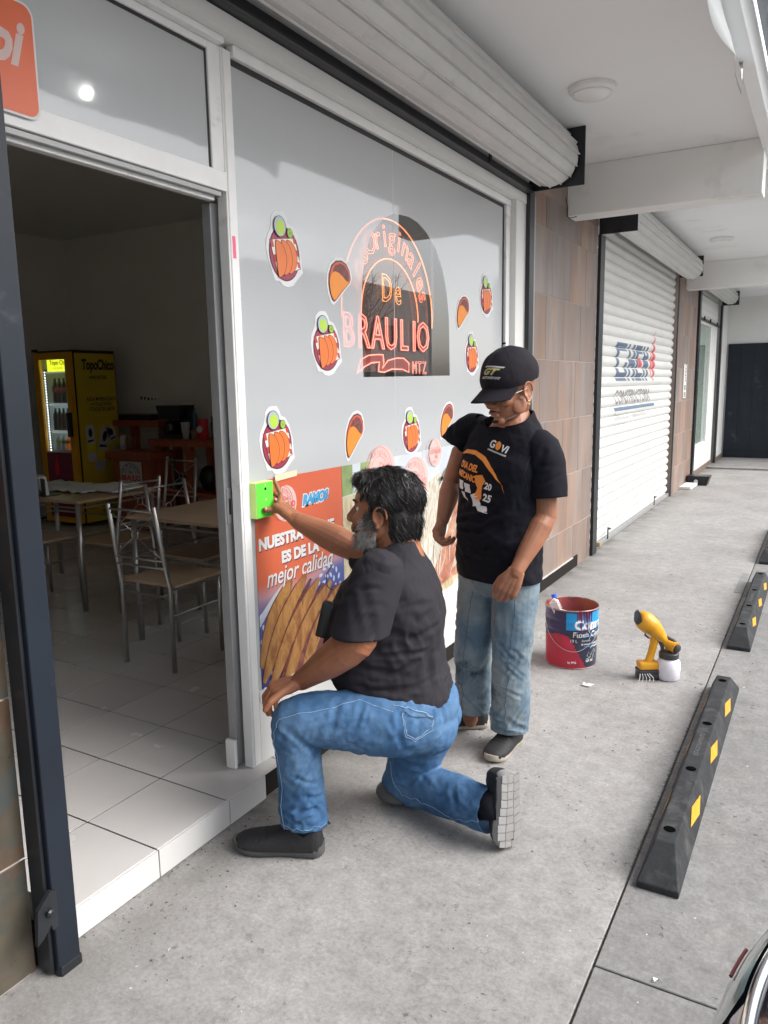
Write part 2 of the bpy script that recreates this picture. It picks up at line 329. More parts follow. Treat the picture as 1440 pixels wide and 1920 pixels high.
# ---- black steel post (shutter guide)
ps = thing('steel_post', 'black painted steel shutter guide post on the left of the doorway', 'post', (-1.72, 1.19, 0))
bm = B(); box(bm, -1.778, -1.70, 1.147, 1.216, 0, 3.149, .002); obj('guide_rail', bm, 'navy_paint', ps)
bm = B(); box(bm, -1.776, -1.716, 1.136, 1.1465, .01, 3.149, .002); obj('side_channel', bm, 'black_paint', ps)
bm = B(); prism(bm, [(-1.70, 1.095, .235), (-1.70, 1.135, .270), (-1.70, 1.152, .262), (-1.70, 1.150, .16), (-1.70, 1.135, .155), (-1.70, 1.13, .175), (-1.70, 1.105, .15), (-1.70, 1.085, .14)], (.012, 0, 0))
lathe(bm, [(.011, 0), (.011, .010), (.006, .014)], (-1.689, 1.125, .215), 8, (1, 0, 0)); obj('lock_bracket', bm, 'black_paint', ps)
bm = B(); box(bm, -1.778, -1.693, 1.150, 1.2165, 0, .03, .004); obj('post_foot', bm, 'black_paint', ps)
# ---- tiled pillar two and three
rowz = [0.0] + [.378 + .4525 * i for i in range(6)] + [2.86, 3.149]
rows2 = list(zip(rowz, rowz[1:]))
p2 = thing('tiled_pillar', 'brown stone tiled pillar between the taco shop and the closed white shutter', 'pillar', (-1.9, 6.0, 0))
obj('pillar_core', box(B(), -2.2, -1.8008, 5.17, 6.86, 0, 3.149), 'pale_grout', p2)
tile_wall(p2, 'brown_tile', 5.172, 6.858, -1.80, rows2, (.44, .90, .25, .55, .28, .0, .35, .6), .445, 'pale_grout')
p3 = thing('tiled_pillar', 'brown stone tiled pillar with a vertical white sign between the second and third shops', 'pillar', (-1.9, 11.8, 0))
obj('pillar_core', box(B(), -2.2, -1.8008, 11.03, 12.70, 0, 3.149), 'pale_grout', p3)
tile_wall(p3, 'brown_tile', 11.032, 12.698, -1.80, rows2, (.6, .2, .8, .4), .445, 'pale_grout')
# ---- vertical sign on pillar three
sg = thing('wall_sign', 'narrow white vertical sign with black lettering and two symbols on the far tiled pillar', 'sign', (-1.795, 11.78, 1.33))
bm = B(); box(bm, -1.797, -1.790, 11.65, 11.89, 1.32, 1.80, .002); obj('sign_board', bm, 'lamp_plastic', sg)
wall_text('sign_lettering', 'OPEN', 11.83, 1.545, .10, 'ink_black', sg, -1.7885, bold=.002, rot=PI / 2, sx=1.0)
for zc_ in (1.47, 1.37): wall_poly('sign_symbol', [(11.70, zc_ - .035), (11.84, zc_ - .035), (11.84, zc_ + .035), (11.70, zc_ + .035)], -1.7895, 'alu_dark', sg)
# ---- interior room
iw = struct('back_wall', box(B(), -7.95, -2.0, 6.3, 6.45, 0.10, 3.31), 'interior_wall')
struct('far_wall', box(B(), -8.1, -7.95, .7, 6.45, 0.10, 3.31), 'interior_wall')
struct('near_wall', box(B(), -7.95, -2.125, .7, .85, 0.10, 3.31), 'interior_wall')
struct('room_ceiling', box(B(), -8.1, -1.88, .7, 6.45, 3.31, 3.45), 'interior_ceiling')
struct('window_side_wall', box(B(), -2.0, -1.90, 5.17, 6.3, .10, 3.31), 'interior_wall')
struct('room_header', box(B(), -2.0, -1.90, .85, 5.17, 2.83, 3.31), 'interior_wall')
fl = struct('room_floor', box(B(), -8.1, -1.792, 1.18, 6.45, -.011, .0975), 'grout')
tile_me = None
def tile(x, y):
    global tile_me
    if tile_me is None:
        bm = B(); box(bm, -.1648, .1648, -.1653, .1653, -.004, .0028); tile_me = bpy.data.meshes.new('floor_tile'); bm.to_mesh(tile_me); bm.free(); tile_me.materials.append(MATS['floor_tile'])
    o = bpy.data.objects.new('floor_tile', tile_me); COL.objects.link(o); o.parent = fl; o.location = (x, y, .0975)
for i in range(18):
    for j in range(15):
        tile(-1.783 - .168 - .336 * i, 1.25 + .168 + .337 * j)
for (a, b_) in ((1.217, 1.2475), (1.2525, 1.5855), (1.5905, 1.9265), (1.9315, 2.135)):
    bm = B(); box(bm, -1.7915, -1.7785, a, b_, .004, .0975); obj('riser_tile', bm, 'riser', fl)
obj('floor_edge', box(B(), -1.9, -1.795, .86, 1.2, 0, .09), 'grout', fl)
# wall under the window
wu = struct('window_base_wall', box(B(), -1.98, -1.850, 2.206, 5.05, .0, .352), 'white_plaster')
for k in range(9):
    a = 2.145 + .33 * k; bm = B(); box(bm, -1.834, -1.815 + random.uniform(0, .002), a, min(a + .326, 5.04), 0, .10, .001); obj('base_tile', bm, 'base_tile', wu)
struct('window_jamb', box(B(), -2.0, -1.80, 4.865, 5.025, 0, 2.80), 'white_plaster')
# marks on the back wall
bm = B()
for i in range(6):
    x = -6.83 + .055 * i; prism(bm, [(x, 6.298, 1.45 + .012 * math.sin(i * 3)), (x + .03, 6.298, 1.455 + .01 * math.cos(i * 5)), (x + .025, 6.298, 1.49 - .006 * i), (x + .004, 6.298, 1.485 - .005 * i)], (0, -.002, 0))
obj('wall_mark', bm, 'ink_black', iw)
# ---- across the street (seen in the reflections of the panes)
def far_building(name, label, x0, x1, y0, y1, h, mat, nw):
    t = thing(name, label, 'building', ((x0 + x1) / 2, (y0 + y1) / 2, 0))
    obj('wall', box(B(), x0, x1, y0, y1, 0, h), mat, t)
    for i in range(nw):
        for z in (1.0, 4.0):
            if z + 1.6 > h: continue
            y = y0 + (y1 - y0) * (i + .5) / nw
            obj('window', box(B(), x0 - .03, x0 + .01, y - .7, y + .7, z, z + 1.5), 'dark_opening', t)
far_building('street_building', 'pale two storey building across the street', 19, 28, -6, 12, 6.2, 'street_wall', 5)
far_building('street_building', 'warm coloured low building across the street', 20, 28, 12.2, 30, 4.2, 'street_wall_warm', 5)
far_building('street_building', 'tall pale building far along the street', 22, 30, 31, 52, 8.0, 'street_wall', 5)
def bare_tree(x, y, h, seed):
    rr = random.Random(seed); t = thing('bare_tree', 'leafless tree %s across the parking lot' % ('farther down the street' if y > 27 else 'nearer to the shops'), 'tree', (x, y, 0))
    bm = B(); tube(bm, [(x, y, 0), (x + .05, y, h * .25), (x, y + .05, h * .42)], [.16, .13, .10], 8); obj('trunk', bm, 'bark', t)
    bm = B()
    def br(p, d, l, r, k):
        q = p + d * l; m_ = (p + q) / 2 + Vector((rr.uniform(-1, 1), rr.uniform(-1, 1), rr.uniform(-1, 1))) * l * .08
        tube(bm, [p, m_, q], [r, r * .8, r * .6], 4 if k > 1 else 6, cap=False)
        if k < 5:
            for _ in range(3 if k < 4 else 2):
                nd = (d + Vector((rr.uniform(-1, 1), rr.uniform(-1, 1), rr.uniform(-.5, .8))) * .75).normalized()
                br(m_ if rr.random() < .3 else q, nd, l * rr.uniform(.6, .85), r * .58, k + 1)
    for _ in range(5): br(Vector((x, y, h * .40)), Vector((rr.uniform(-.6, .6), rr.uniform(-.6, .6), 1)).normalized(), h * .2, .075, 1)
    obj('crown', bm, 'bark', t)
bare_tree(12.5, 24.0, 6.5, 3); bare_tree(14.0, 29.5, 7.0, 5)
# ------------------------------------------------------------ shop front
M('orange_print', (.72, .13, .045), .35, var=.05, vs=2); M('white_print', (.66, .66, .665), .4); M('pinkwhite_print', (.62, .45, .42), .4)
sf = thing('shop_window', 'wide aluminium framed shop window with grey film and a clear arch cut out of it', 'window', (-1.85, 3.5, .35))
def al(x0, x1, y0, y1, z0, z1, name='frame', mat='alu', par=None, bev=.002):
    bm = B(); box(bm, x0, x1, y0, y1, z0, z1, bev); return obj(name, bm, mat, par or sf)
# mullion between door and window
al(-1.890, -1.848, 2.150, 2.2035, .102, 2.7005, 'mullion'); al(-1.8475, -1.845, 2.158, 2.162, .102, 2.70, 'mullion_bead', 'alu')
al(-1.868, -1.842, 2.2045, 4.792, .353, .395, 'bottom_rail'); al(-1.868, -1.835, 2.2045, 4.865, 2.682, 2.722, 'head_rail', 'alu')
al(-1.868, -1.838, 4.795, 4.864, .353, 2.681, 'right_rail', 'alu')
bm = B(); box(bm, -1.862, -1.8545, 2.2045, 4.793, 2.663, 2.6815); box(bm, -1.862, -1.8545, 4.7775, 4.7945, .396, 2.6625); obj('gasket', bm, 'rubber_gasket', sf)
arch = [(a * ART, b * ART - .015) for a, b in ((3.021, 1.608), (3.947, 1.618), (3.941, 1.80), (3.937, 1.928), (3.908, 2.06), (3.859, 2.174), (3.775, 2.27), (3.671, 2.336), (3.575, 2.37), (3.478, 2.381), (3.335, 2.373), (3.232, 2.335), (3.155, 2.28), (3.10, 2.225), (3.055, 2.14), (3.032, 2.063), (3.015, 1.907), (3.018, 1.75))]
# film = panel with arch hole, built from strips around the arch
def film_panel():
    bm = B(); Y0, Y1, Z0, Z1 = 2.2045, 4.776, 1.205, 2.662; X = -1.8575
    outer = [bm.verts.new((X, y, z)) for y, z in ((Y0, Z0), (Y1, Z0), (Y1, Z1), (Y0, Z1))]; inner = [bm.verts.new((X, y, z)) for y, z in arch]
    es = [bm.edges.new((outer[i], outer[(i + 1) % 4])) for i in range(4)] + [bm.edges.new((inner[i], inner[(i + 1) % len(inner)])) for i in range(len(inner))]
    bmesh.ops.triangle_fill(bm, use_beauty=True, edges=es)
    ca, cz = 3.48, 1.95
    for f in list(bm.faces):
        c = f.calc_center_median()
        if all(v in inner for v in f.verts) : bm.faces.remove(f)
    for f in bm.faces:
        if f.normal.x < 0: f.normal_flip()
    return bm
obj('frosted_film', film_panel(), 'film', sf, fixn=False)
bm = B(); vs = [bm.verts.new((-1.8575, y, z)) for y, z in arch]; f = bm.faces.new(vs)
obj('clear_pane', bm, 'clear_glass', sf, fixn=False)
bl_wire = obj('loose_cable', tube(B(), [(-1.797, 5.90, 2.93), (-1.785, 5.915, 2.86), (-1.79, 5.928, 2.80), (-1.775, 5.93, 2.785), (-1.72, 5.932, 2.79)], .003, 6), 'black_paint', label='thin black cable hanging at the near corner of the concrete beam', cat='cable')
bm = B(); tube(bm, [(-1.857, 3.345, 1.243), (-1.857, 3.353, 2.66)], .0012, 4); obj('pane_joint', bm, 'lamp_plastic', sf)
al(-1.861, -1.856, 2.2045, 4.792, .396, 1.2048, 'lower_pane', 'film', bev=0)
# header beam
hd = struct('window_header', box(B(), -1.90, -1.790, 1.222, 5.045, 2.7225, 2.779), 'white_plaster')
bm = B(); box(bm, -1.8895, -1.822, 1.222, 2.145, 2.7005, 2.722, .002); obj('header_trim', bm, 'alu', hd)
bm = B(); box(bm, -1.84, -1.795, 5.0255, 5.0955, 0, 2.80); obj('jamb_strip', bm, 'white_plaster', hd)
# right steel guide
pg = thing('steel_post', 'black steel shutter guide between the white window jamb and the brown tiles', 'post', (-1.79, 5.1, 0))
bm = B(); box(bm, -1.795, -1.765, 5.028, 5.118, 0, 2.80, .002); obj('guide_rail', bm, 'black_paint', pg)
bm = B(); box(bm, -1.797, -1.775, 5.119, 5.168, 0, 2.79, .001); obj('guide_flange', bm, 'alu_dark', pg)
# door frame and transom
df = thing('door_frame', 'aluminium frame of the open doorway with a transom window above', 'door frame', (-1.85, 1.7, .1))
al(-1.888, -1.843, 1.2175, 2.149, 2.236, 2.300, 'transom_bar', par=df); al(-1.90, -1.872, 1.2175, 2.117, 2.205, 2.2345, 'slide_track', par=df)
al(-1.871, -1.852, 1.2175, 2.130, 2.217, 2.2345, 'track_groove', 'alu_dark', df)
al(-1.868, -1.850, 2.090, 2.1495, 2.3005, 2.700, 'side_rail', par=df); al(-1.868, -1.850, 1.2175, 2.0895, 2.675, 2.7, 'top_rail', par=df)
bm = B(); box(bm, -1.864, -1.857, 1.2175, 2.0895, 2.664, 2.6745); box(bm, -1.864, -1.857, 2.082, 2.0897, 2.3005, 2.6638); obj('gasket', bm, 'rubber_gasket', df)
bm = B(); vs = [bm.verts.new(p) for p in ((-1.859, 1.2175, 2.298), (-1.859, 2.083, 2.298), (-1.859, 2.083, 2.666), (-1.859, 1.2175, 2.666))]; bm.faces.new(vs); obj('transom_pane', bm, 'film', df, fixn=False)
# sliding leaf stile with latch, folded open behind the fixed window
sl = thing('sliding_door', 'open sliding glass door with aluminium stile and latch behind the window mullion', 'door', (-1.93, 2.6, .1))
al(-1.945, -1.905, 2.127, 2.168, .112, 2.205, 'door_stile', 'alu_dark', sl); al(-1.940, -1.91, 2.76, 2.80, .112, 2.205, 'door_stile', 'alu_dark', sl)
al(-1.9415, -1.908, 2.1685, 2.7595, .112, .17, 'door_rail', 'alu', sl); al(-1.9415, -1.908, 2.1685, 2.7595, 2.15, 2.2, 'door_rail', 'alu', sl)
bm = B(); vs = [bm.verts.new(p) for p in ((-1.925, 2.17, .17), (-1.925, 2.759, .17), (-1.925, 2.759, 2.15), (-1.925, 2.17, 2.15))]; bm.faces.new(vs); obj('door_glass', bm, 'clear_glass', sl)
bm = B(); box(bm, -1.9048, -1.900, 2.134, 2.160, 1.07, 1.205, .001); obj('latch_plate', bm, 'alu_dark', sl)
bm = B(); box(bm, -1.8998, -1.8985, 2.142, 2.152, 1.105, 1.165); obj('latch_slot', bm, 'ink_black', sl)
bm = B(); box(bm, -1.95, -1.902, 2.108, 2.126, .102, .22, .006); obj('door_guide_block', bm, 'lamp_plastic', sl)
# ---- stickers
def rrect(y0, y1, z0, z1, r, n=5):
    o = []
    for cy, cz, a in ((y1 - r, z0 + r, -PI / 2), (y1 - r, z1 - r, 0), (y0 + r, z1 - r, PI / 2), (y0 + r, z0 + r, PI)):
        o += [(cy + r * math.cos(a + PI / 2 * i / n), cz + r * math.sin(a + PI / 2 * i / n)) for i in range(n + 1)]
    return o
os_ = thing('orange_sticker', 'orange rounded sticker with white script letters on the transom pane', 'sticker', (-1.84, 1.2, 2.26))
wall_poly('sticker_edge', rrect(.9, 1.418, 2.262, 2.540, .03), -1.8345, 'white_print', os_, th=.001)
wall_poly('sticker_face', rrect(.905, 1.412, 2.268, 2.534, .027), -1.8333, 'orange_print', os_, th=.001)
me_ = wall_text('sticker_lettering', 'rappi', 1.366, 2.385, .15, 'pinkwhite_print', os_, -1.8318, bold=.006, shear=.35, sx=.8, align='RIGHT')
bm = B()
obj('price_tag', box(B(), -1.8478, -1.8470, 2.170, 2.186, 2.02, 2.095), M('pink_print', (.85, .12, .22), .4), label='small pink tag stuck on the aluminium mullion', cat='tag')

# plate of tacos sticker
M('plate_maroon', (.30, .035, .07), .4); M('taco_orange', (.70, .17, .035), .4, var=.05, vs=30); M('taco_amber', (.72, .24, .025), .4, var=.06, vs=30); M('taco_shade', (.55, .10, .05), .4)
M('salsa_green', (.42, .60, .06), .4); M('lime_dark', (.12, .27, .05), .4); M('bowl_blue', (.36, .45, .52), .4); M('cloth_cream', (.80, .70, .58), .4); M('cloth_red', (.50, .05, .07), .4); M('outline_dark', (.06, .012, .03), .5); M('meat_brown', (.16, .045, .04), .5, var=.5, vs=90)
def crescent(cx, cz, w_, h_, rot, n=18):
    o = []
    for i in range(n + 1):
        a = -PI / 2 + PI * i / n; o.append((w_ * math.cos(a), h_ * math.sin(a)))
    for i in range(1, n):
        a = PI / 2 - PI * i / n; o.append((-w_ * .10 * math.cos(a), h_ * .98 * math.sin(a)))
    c, s_ = math.cos(rot), math.sin(rot)
    return [(cx + u * c - v * s_, cz + u * s_ + v * c) for u, v in o]
def plate_sticker(cy, cz, wd, ht, label):
    t = thing('taco_plate_sticker', label, 'sticker', (-1.8565, cy, cz - ht / 2), 'taco plate stickers on the window film')
    tw = random.uniform(-.05, .05)
    def T(p): return [(cy + (u - v * tw) * wd, cz + (v + u * tw) * ht) for u, v in p]
    x = -1.8568; L = [x + .0009 * i for i in range(9)]
    def sc(p, k): # grow about origin
        return [(u * k, v * k) for u, v in p]
    body = [(-.14, .50), (.02, .50), (.10, .42), (.13, .36), (.25, .33), (.36, .22), (.45, .02), (.47, -.18), (.50, -.28), (.33, -.38), (.20, -.47), (.05, -.50), (-.10, -.48), (-.17, -.43), (-.30, -.42), (-.36, -.30), (-.46, -.12), (-.49, .02), (-.45, .14), (-.36, .24), (-.33, .30), (-.30, .42), (-.22, .48)]
    wall_poly('sticker_edge', T(sc(body, 1.05)), L[0], 'white_print', t, th=.0008); wd, ht = wd * .94, ht * .95
    wall_poly('plate_outline', [(cy + u * wd, cz + v * ht) for u, v in ell(0, -.06, .465, .405, 30)], L[0] + .0005, 'outline_dark', t, th=.0006)
    wall_poly('plate', T(ell(0, -.06, .44, .385, 30)), L[1], 'plate_maroon', t, th=.0008)
    cloth = [(-.43, .115), (.33, .195), (.465, -.25), (-.22, -.405)]
    wall_poly('cloth_outline', T(sc(cloth, 1.03)), L[2], 'outline_dark', t, th=.0006)
    wall_poly('cloth', T(cloth), L[2] + .0005, 'cloth_cream', t, th=.0007)
    for e0, e1 in ((0, 3), (1, 2)):
        a, b_ = cloth[e0], cloth[e1]; sgn = 1 if e0 == 0 else -1
        for k in (0, 2, 4):
            p = [(a[0] + (b_[0] - a[0]) * q, a[1] + (b_[1] - a[1]) * q) for q in (k / 5, (k + 1) / 5)]
            wall_poly('cloth_check', T([p[0], p[1], (p[1][0] + .075 * sgn, p[1][1] + .01), (p[0][0] + .075 * sgn, p[0][1] + .01)]), L[3] + .0003, 'cloth_red', t, th=.0004)
    for i, (u, v, h_) in enumerate(((.09, -.10, .255), (-.07, -.12, .265), (-.25, -.15, .275))):
        wall_poly('taco_outline', T(crescent(u, v, .285, h_, .09)), L[4] + .0007 * i, 'outline_dark', t, th=.0005)
        wall_poly('taco', T(crescent(u + .008, v, .262, h_ * .965, .09)), L[4] + .0007 * i + .0003, 'taco_orange', t, th=.0005)
    wall_poly('bowl_outline', T(ell(-.13, .33, .185, .155)), L[5] + .0012, 'outline_dark', t, th=.0004)
    wall_poly('bowl', T(ell(-.13, .33, .17, .145)), L[5] + .0015, 'bowl_blue', t, th=.0004)
    wall_poly('salsa', T(ell(-.12, .315, .125, .108)), L[5] + .0019, 'salsa_green', t, th=.0004)
    wall_poly('lime', T(ell(.165, .255, .085, .075)), L[5] + .0012, 'lime_dark', t, th=.0004)
    for k in range(8):
        a = k * PI / 4; wall_poly('lime_wedge', T([(.165 + .012 * math.cos(a), .255 + .01 * math.sin(a)), (.165 + .068 * math.cos(a - .3), .255 + .06 * math.sin(a - .3)), (.165 + .068 * math.cos(a + .3), .255 + .06 * math.sin(a + .3))]), L[5] + .0016, 'salsa_green', t, th=.0004)
    return t
plate_sticker(2.457, 2.086, .22, .262, 'taco plate sticker at the upper left of the film, highest on that side')
plate_sticker(2.725, 1.745, .222, .252, 'taco plate sticker just left of the neon letters, below the first folded taco')
plate_sticker(2.367, 1.366, .212, .252, 'taco plate sticker at lower left, right above the green block')
plate_sticker(3.480, 1.334, .210, .238, 'taco plate sticker below the clear arch, between two folded tacos')
plate_sticker(4.251, 1.745, .204, .244, 'taco plate sticker right of the arch, just above the black cap')
plate_sticker(4.468, 2.096, .208, .245, 'taco plate sticker highest on the right side near the window jamb')
def taco_sticker(cy, cz, wd, ht, lean, label):
    t = thing('folded_taco_sticker', label, 'sticker', (-1.8565, cy, cz - ht / 2), 'folded taco stickers on the window film')
    drop = [(.50, .12), (.44, .30), (.30, .44), (.08, .50), (-.16, .47), (-.36, .34), (-.47, .12), (-.48, -.10), (-.42, -.30), (-.32, -.46), (-.22, -.50), (-.10, -.42), (.20, -.18), (.45, .0)]
    def T(p, k=1.0): return [(cy + (u * k + lean * (v)) * wd, cz + v * k * ht) for u, v in p]
    x = -1.8568
    wall_poly('sticker_edge', T(drop, 1.06), x, 'white_print', t, th=.0008)
    wall_poly('taco_outline', T(drop, .93), x + .0009, 'outline_dark', t, th=.0008)
    wall_poly('taco_back', T(drop, .87), x + .0018, 'taco_shade', t, th=.0008)
    wall_poly('filling', T([(.38, .05), (.36, .22), (.22, .35), (.02, .39), (-.18, .33), (-.28, .20), (-.1, .1), (.15, .0)], 1), x + .0027, 'meat_brown', t, th=.0008)
    wall_poly('shell', T([(.40, .0), (.25, .04), (.10, .12), (-.05, .185), (-.20, .20), (-.34, .13), (-.41, .0), (-.40, -.16), (-.34, -.33), (-.24, -.43), (-.15, -.38), (.10, -.18)], 1), x + .0036, 'taco_amber', t, th=.0008)
    return t
taco_sticker(2.837, 2.009, .19, .19, .05, 'folded taco sticker touching the left side of the neon arch')
taco_sticker(2.930, 1.349, .155, .212, .25, 'folded taco sticker above the kneeling man, left of the lower middle plate')
taco_sticker(3.902, 1.371, .165, .198, .35, 'folded taco sticker beside the standing man, right of the lower middle plate')
taco_sticker(4.121, 1.972, .175, .195, .25, 'folded taco sticker on the right of the clear arch')
# ---- neon sign behind the pane
M('neon_orange', (1, .35, .2), .4, emis=(1.0, .20, .07), es=1.7); M('neon_pink', (1, .4, .35), .4, emis=(1.0, .26, .18), es=1.4); M('neon_yellow', (1, .5, .2), .4, emis=(1.0, .34, .08), es=1.6)
M('sign_back', (.42, .10, .08), .5)
NX = -1.95
def npt(y, z): return (NX, y * .9512, 1.57 + (z - 1.57) * .9512)
glass_mat('acrylic_haze', tint=(.92, .88, .86), film=.42, film_col=(.36, .27, .24), ior=1.3)  # clear sign panel tinted brown: reddish neon haze put into its colour
ns = thing('neon_sign', 'orange neon sign reading Los Originales De BRAULIO MTZ hanging behind the window', 'neon sign', (NX, 3.48, 1.6))
def ntube(name, pts, mat, r=.0026): return obj(name, tube(B(), [npt(*p) for p in pts], r, 6, up=(1, 0, 0)), mat, ns, smooth=True)
def arc_pts(cy, cz, ry, rz, a0, a1, n=26): return [(cy + ry * math.cos(math.radians(a0 + (a1 - a0) * i / n)), cz + rz * math.sin(math.radians(a0 + (a1 - a0) * i / n))) for i in range(n + 1)]
ntube('neon_arch', arc_pts(3.665, 1.93, .488, .493, -4, 184, 40), 'neon_orange')
ntube('neon_arch', arc_pts(3.665, 1.93, .308, .295, -2, 182, 30), 'neon_orange')
obj('acrylic_haze_panel', prism(B(), [(NX - .018, *npt(*p)[1:]) for p in arc_pts(3.665, 1.93, .47, .475, 0, 180, 30) + [(3.195, 1.64), (4.135, 1.64)]], (.003, 0, 0)), 'acrylic_haze', ns)
def letter(name, ch, y, z, size, rot, mat, r=.0024, sx=1.0, bold=0):
    me = text_mesh(ch, size, outline=r, res=2, align='CENTER', sx=sx); me.transform(Matrix.Rotation(rot, 4, 'Z'))
    co = verts_np(me); p = npt(y, z); set_np(me, np.stack([p[0] + co[:, 2], p[1] + co[:, 0], p[2] + co[:, 1]], 1)); return finish(name, me, mat, ns)
for i, ch in enumerate('LosOriginales'):
    a = 158 - i * 11.4 - (2 if i > 2 else 0); ar = math.radians(a)
    letter('neon_letter', ch, 3.665 + .345 * math.cos(ar), 1.935 + .350 * math.sin(ar), .160, ar - PI / 2, 'neon_orange' if ch != 'g' else 'neon_orange', .0010)
letter('neon_letter', 'D', 3.62, 2.005, .19, 0, 'neon_yellow', .0012, .8); letter('neon_letter', 'e', 3.74, 2.0, .19, 0, 'neon_yellow', .0012, .8)
for i, ch in enumerate('BRAULIO'):
    y = 3.235 + i * .142 - (.03 if i == 6 else 0) + (.0 if i < 5 else -.02); letter('neon_letter', ch, y, 1.76, .225, 0, 'neon_pink', .0024, .85)
    me = text_mesh(ch, .222, bold=.006, align='CENTER', sx=.85); co = verts_np(me); p = npt(y, 1.76)
    set_np(me, np.stack([np.full(len(co), NX - .006), p[1] + co[:, 0], p[2] + co[:, 1]], 1)); finish('letter_backing', me, 'sign_back', ns)
rb = [(3.307, 1.631), (3.345, 1.70), (3.42, 1.722), (3.50, 1.728), (3.569, 1.729), (3.575, 1.69), (3.56, 1.66), (3.62, 1.70), (3.72, 1.715), (3.80, 1.715), (3.858, 1.69), (3.856, 1.639), (3.78, 1.655), (3.66, 1.655), (3.58, 1.638), (3.519, 1.641), (3.52, 1.66), (3.53, 1.69), (3.45, 1.685), (3.38, 1.665), (3.307, 1.631)]
ntube('neon_ribbon', rb, 'neon_pink', .003)
obj('ribbon_backing', prism(B(), [(NX - .008, *npt(*p)[1:]) for p in rb[:-1]], (.002, 0, 0)), 'sign_back', ns)
for i, ch in enumerate('MTZ'): letter('neon_letter', ch, 3.925 + i * .062, 1.632, .095, 0, 'neon_pink', .0010, .75)
def chain(y, z0, z1, label):
    bm = B(); z = z0; k = 0
    while z < z1:
        pts = [(NX + (.007 * math.cos(a) if k % 2 else 0), y + (0 if k % 2 else .007 * math.cos(a)), z + .014 * math.sin(a)) for a in [i * PI / 4 for i in range(8)]]
        tube(bm, pts, .0018, 4, closed=True); z += .022; k += 1
    return obj('hanging_chain', bm, 'alu', label=label, cat='chain')
chain(3.955, 1.93, 2.80, 'thin metal chain holding the neon sign seen in the right of the clear arch'); chain(3.03, 1.93, 2.80, 'thin metal chain holding the neon sign on its left side')
# ---- posters on the lower pane
def gradient_mat(name, stops, z0, z1, rough=.35, y0=0, tilt=0.0, noise=0.12):
    m = bpy.data.materials.new(name); m.use_nodes = True; N = m.node_tree.nodes; L = m.node_tree.links; MATS[name] = m; b_ = N['Principled BSDF']; b_.inputs['Roughness'].default_value = rough
    g_ = N.new('ShaderNodeNewGeometry'); sp = N.new('ShaderNodeSeparateXYZ'); L.new(g_.outputs['Position'], sp.inputs[0])
    a = N.new('ShaderNodeMath'); a.operation = 'MULTIPLY_ADD'; a.inputs[1].default_value = tilt; L.new(sp.outputs['Y'], a.inputs[0]); L.new(sp.outputs['Z'], a.inputs[2])
    no = N.new('ShaderNodeTexNoise'); no.inputs['Scale'].default_value = 3.5; L.new(g_.outputs['Position'], no.inputs['Vector'])
    ad = N.new('ShaderNodeMath'); ad.operation = 'MULTIPLY_ADD'; ad.inputs[1].default_value = noise; L.new(no.outputs['Fac'], ad.inputs[0]); L.new(a.outputs[0], ad.inputs[2])
    mr = N.new('ShaderNodeMapRange'); mr.inputs['From Min'].default_value = z0 + tilt * y0 + noise / 2; mr.inputs['From Max'].default_value = z1 + tilt * y0 + noise / 2; L.new(ad.outputs[0], mr.inputs['Value'])
    cr = N.new('ShaderNodeValToRGB'); e = cr.color_ramp.elements
    e[0].position, e[0].color = stops[0][0], (*stops[0][1], 1); e[1].position, e[1].color = stops[-1][0], (*stops[-1][1], 1)
    for p, c in stops[1:-1]: q = e.new(p); q.color = (*c, 1)
    L.new(mr.outputs[0], cr.inputs[0]); L.new(cr.outputs[0], b_.inputs['Base Color']); return m
gradient_mat('poster_print', [(0, (.035, .045, .19)), (.30, (.035, .06, .26)), (.44, (.09, .12, .33)), (.50, (.45, .26, .30)), (.56, (.58, .125, .055)), (1, (.56, .115, .055))], .35, 1.22, y0=2.5, tilt=-.12, noise=.2)
def noisy_print(name, cols, scale, det=8, stretch=(1, 1, 1), rg=.65, dist=0.5):
    m = bpy.data.materials.new(name); m.use_nodes = True; N = m.node_tree.nodes; L = m.node_tree.links; MATS[name] = m; b_ = N['Principled BSDF']; b_.inputs['Roughness'].default_value = .4
    tc = N.new('ShaderNodeNewGeometry'); mp = N.new('ShaderNodeMapping'); mp.inputs['Scale'].default_value = stretch; mp.inputs['Rotation'].default_value = (.6, 0, 0); L.new(tc.outputs['Position'], mp.inputs[0])
    no = N.new('ShaderNodeTexNoise'); no.inputs['Scale'].default_value = scale; no.inputs['Detail'].default_value = det; no.inputs['Roughness'].default_value = rg; no.inputs['Distortion'].default_value = dist; L.new(mp.outputs[0], no.inputs['Vector'])
    cr = N.new('ShaderNodeValToRGB'); e = cr.color_ramp.elements; e[0].position, e[1].position = cols[0][0], cols[-1][0]; e[0].color, e[1].color = (*cols[0][1], 1), (*cols[-1][1], 1)
    for p, c in cols[1:-1]: q = e.new(p); q.color = (*c, 1)
    L.new(no.outputs['Fac'], cr.inputs[0]); L.new(cr.outputs[0], b_.inputs['Base Color']); return m
noisy_print('tortilla_print', [(.30, (.17, .060, .020)), (.46, (.31, .135, .040)), (.58, (.42, .22, .065)), (.72, (.14, .045, .018))], 14, stretch=(1, 1.5, .6))
noisy_print('bean_print', [(.35, (.07, .02, .018)), (.55, (.18, .05, .04)), (.70, (.28, .11, .08))], 30)
noisy_print('pork_print', [(.32, (.22, .07, .04)), (.48, (.40, .16, .10)), (.60, (.50, .27, .18)), (.75, (.60, .46, .36))], 16)
noisy_print('cheese_print', [(.30, (.28, .21, .10)), (.45, (.44, .36, .21)), (.56, (.58, .52, .38)), (.74, (.38, .28, .14))], 11, stretch=(1, 1.6, .7))
noisy_print('strand_print', [(.36, (.34, .29, .20)), (.52, (.55, .51, .43)), (.7, (.66, .64, .60))], 15, stretch=(1, 4, 1))
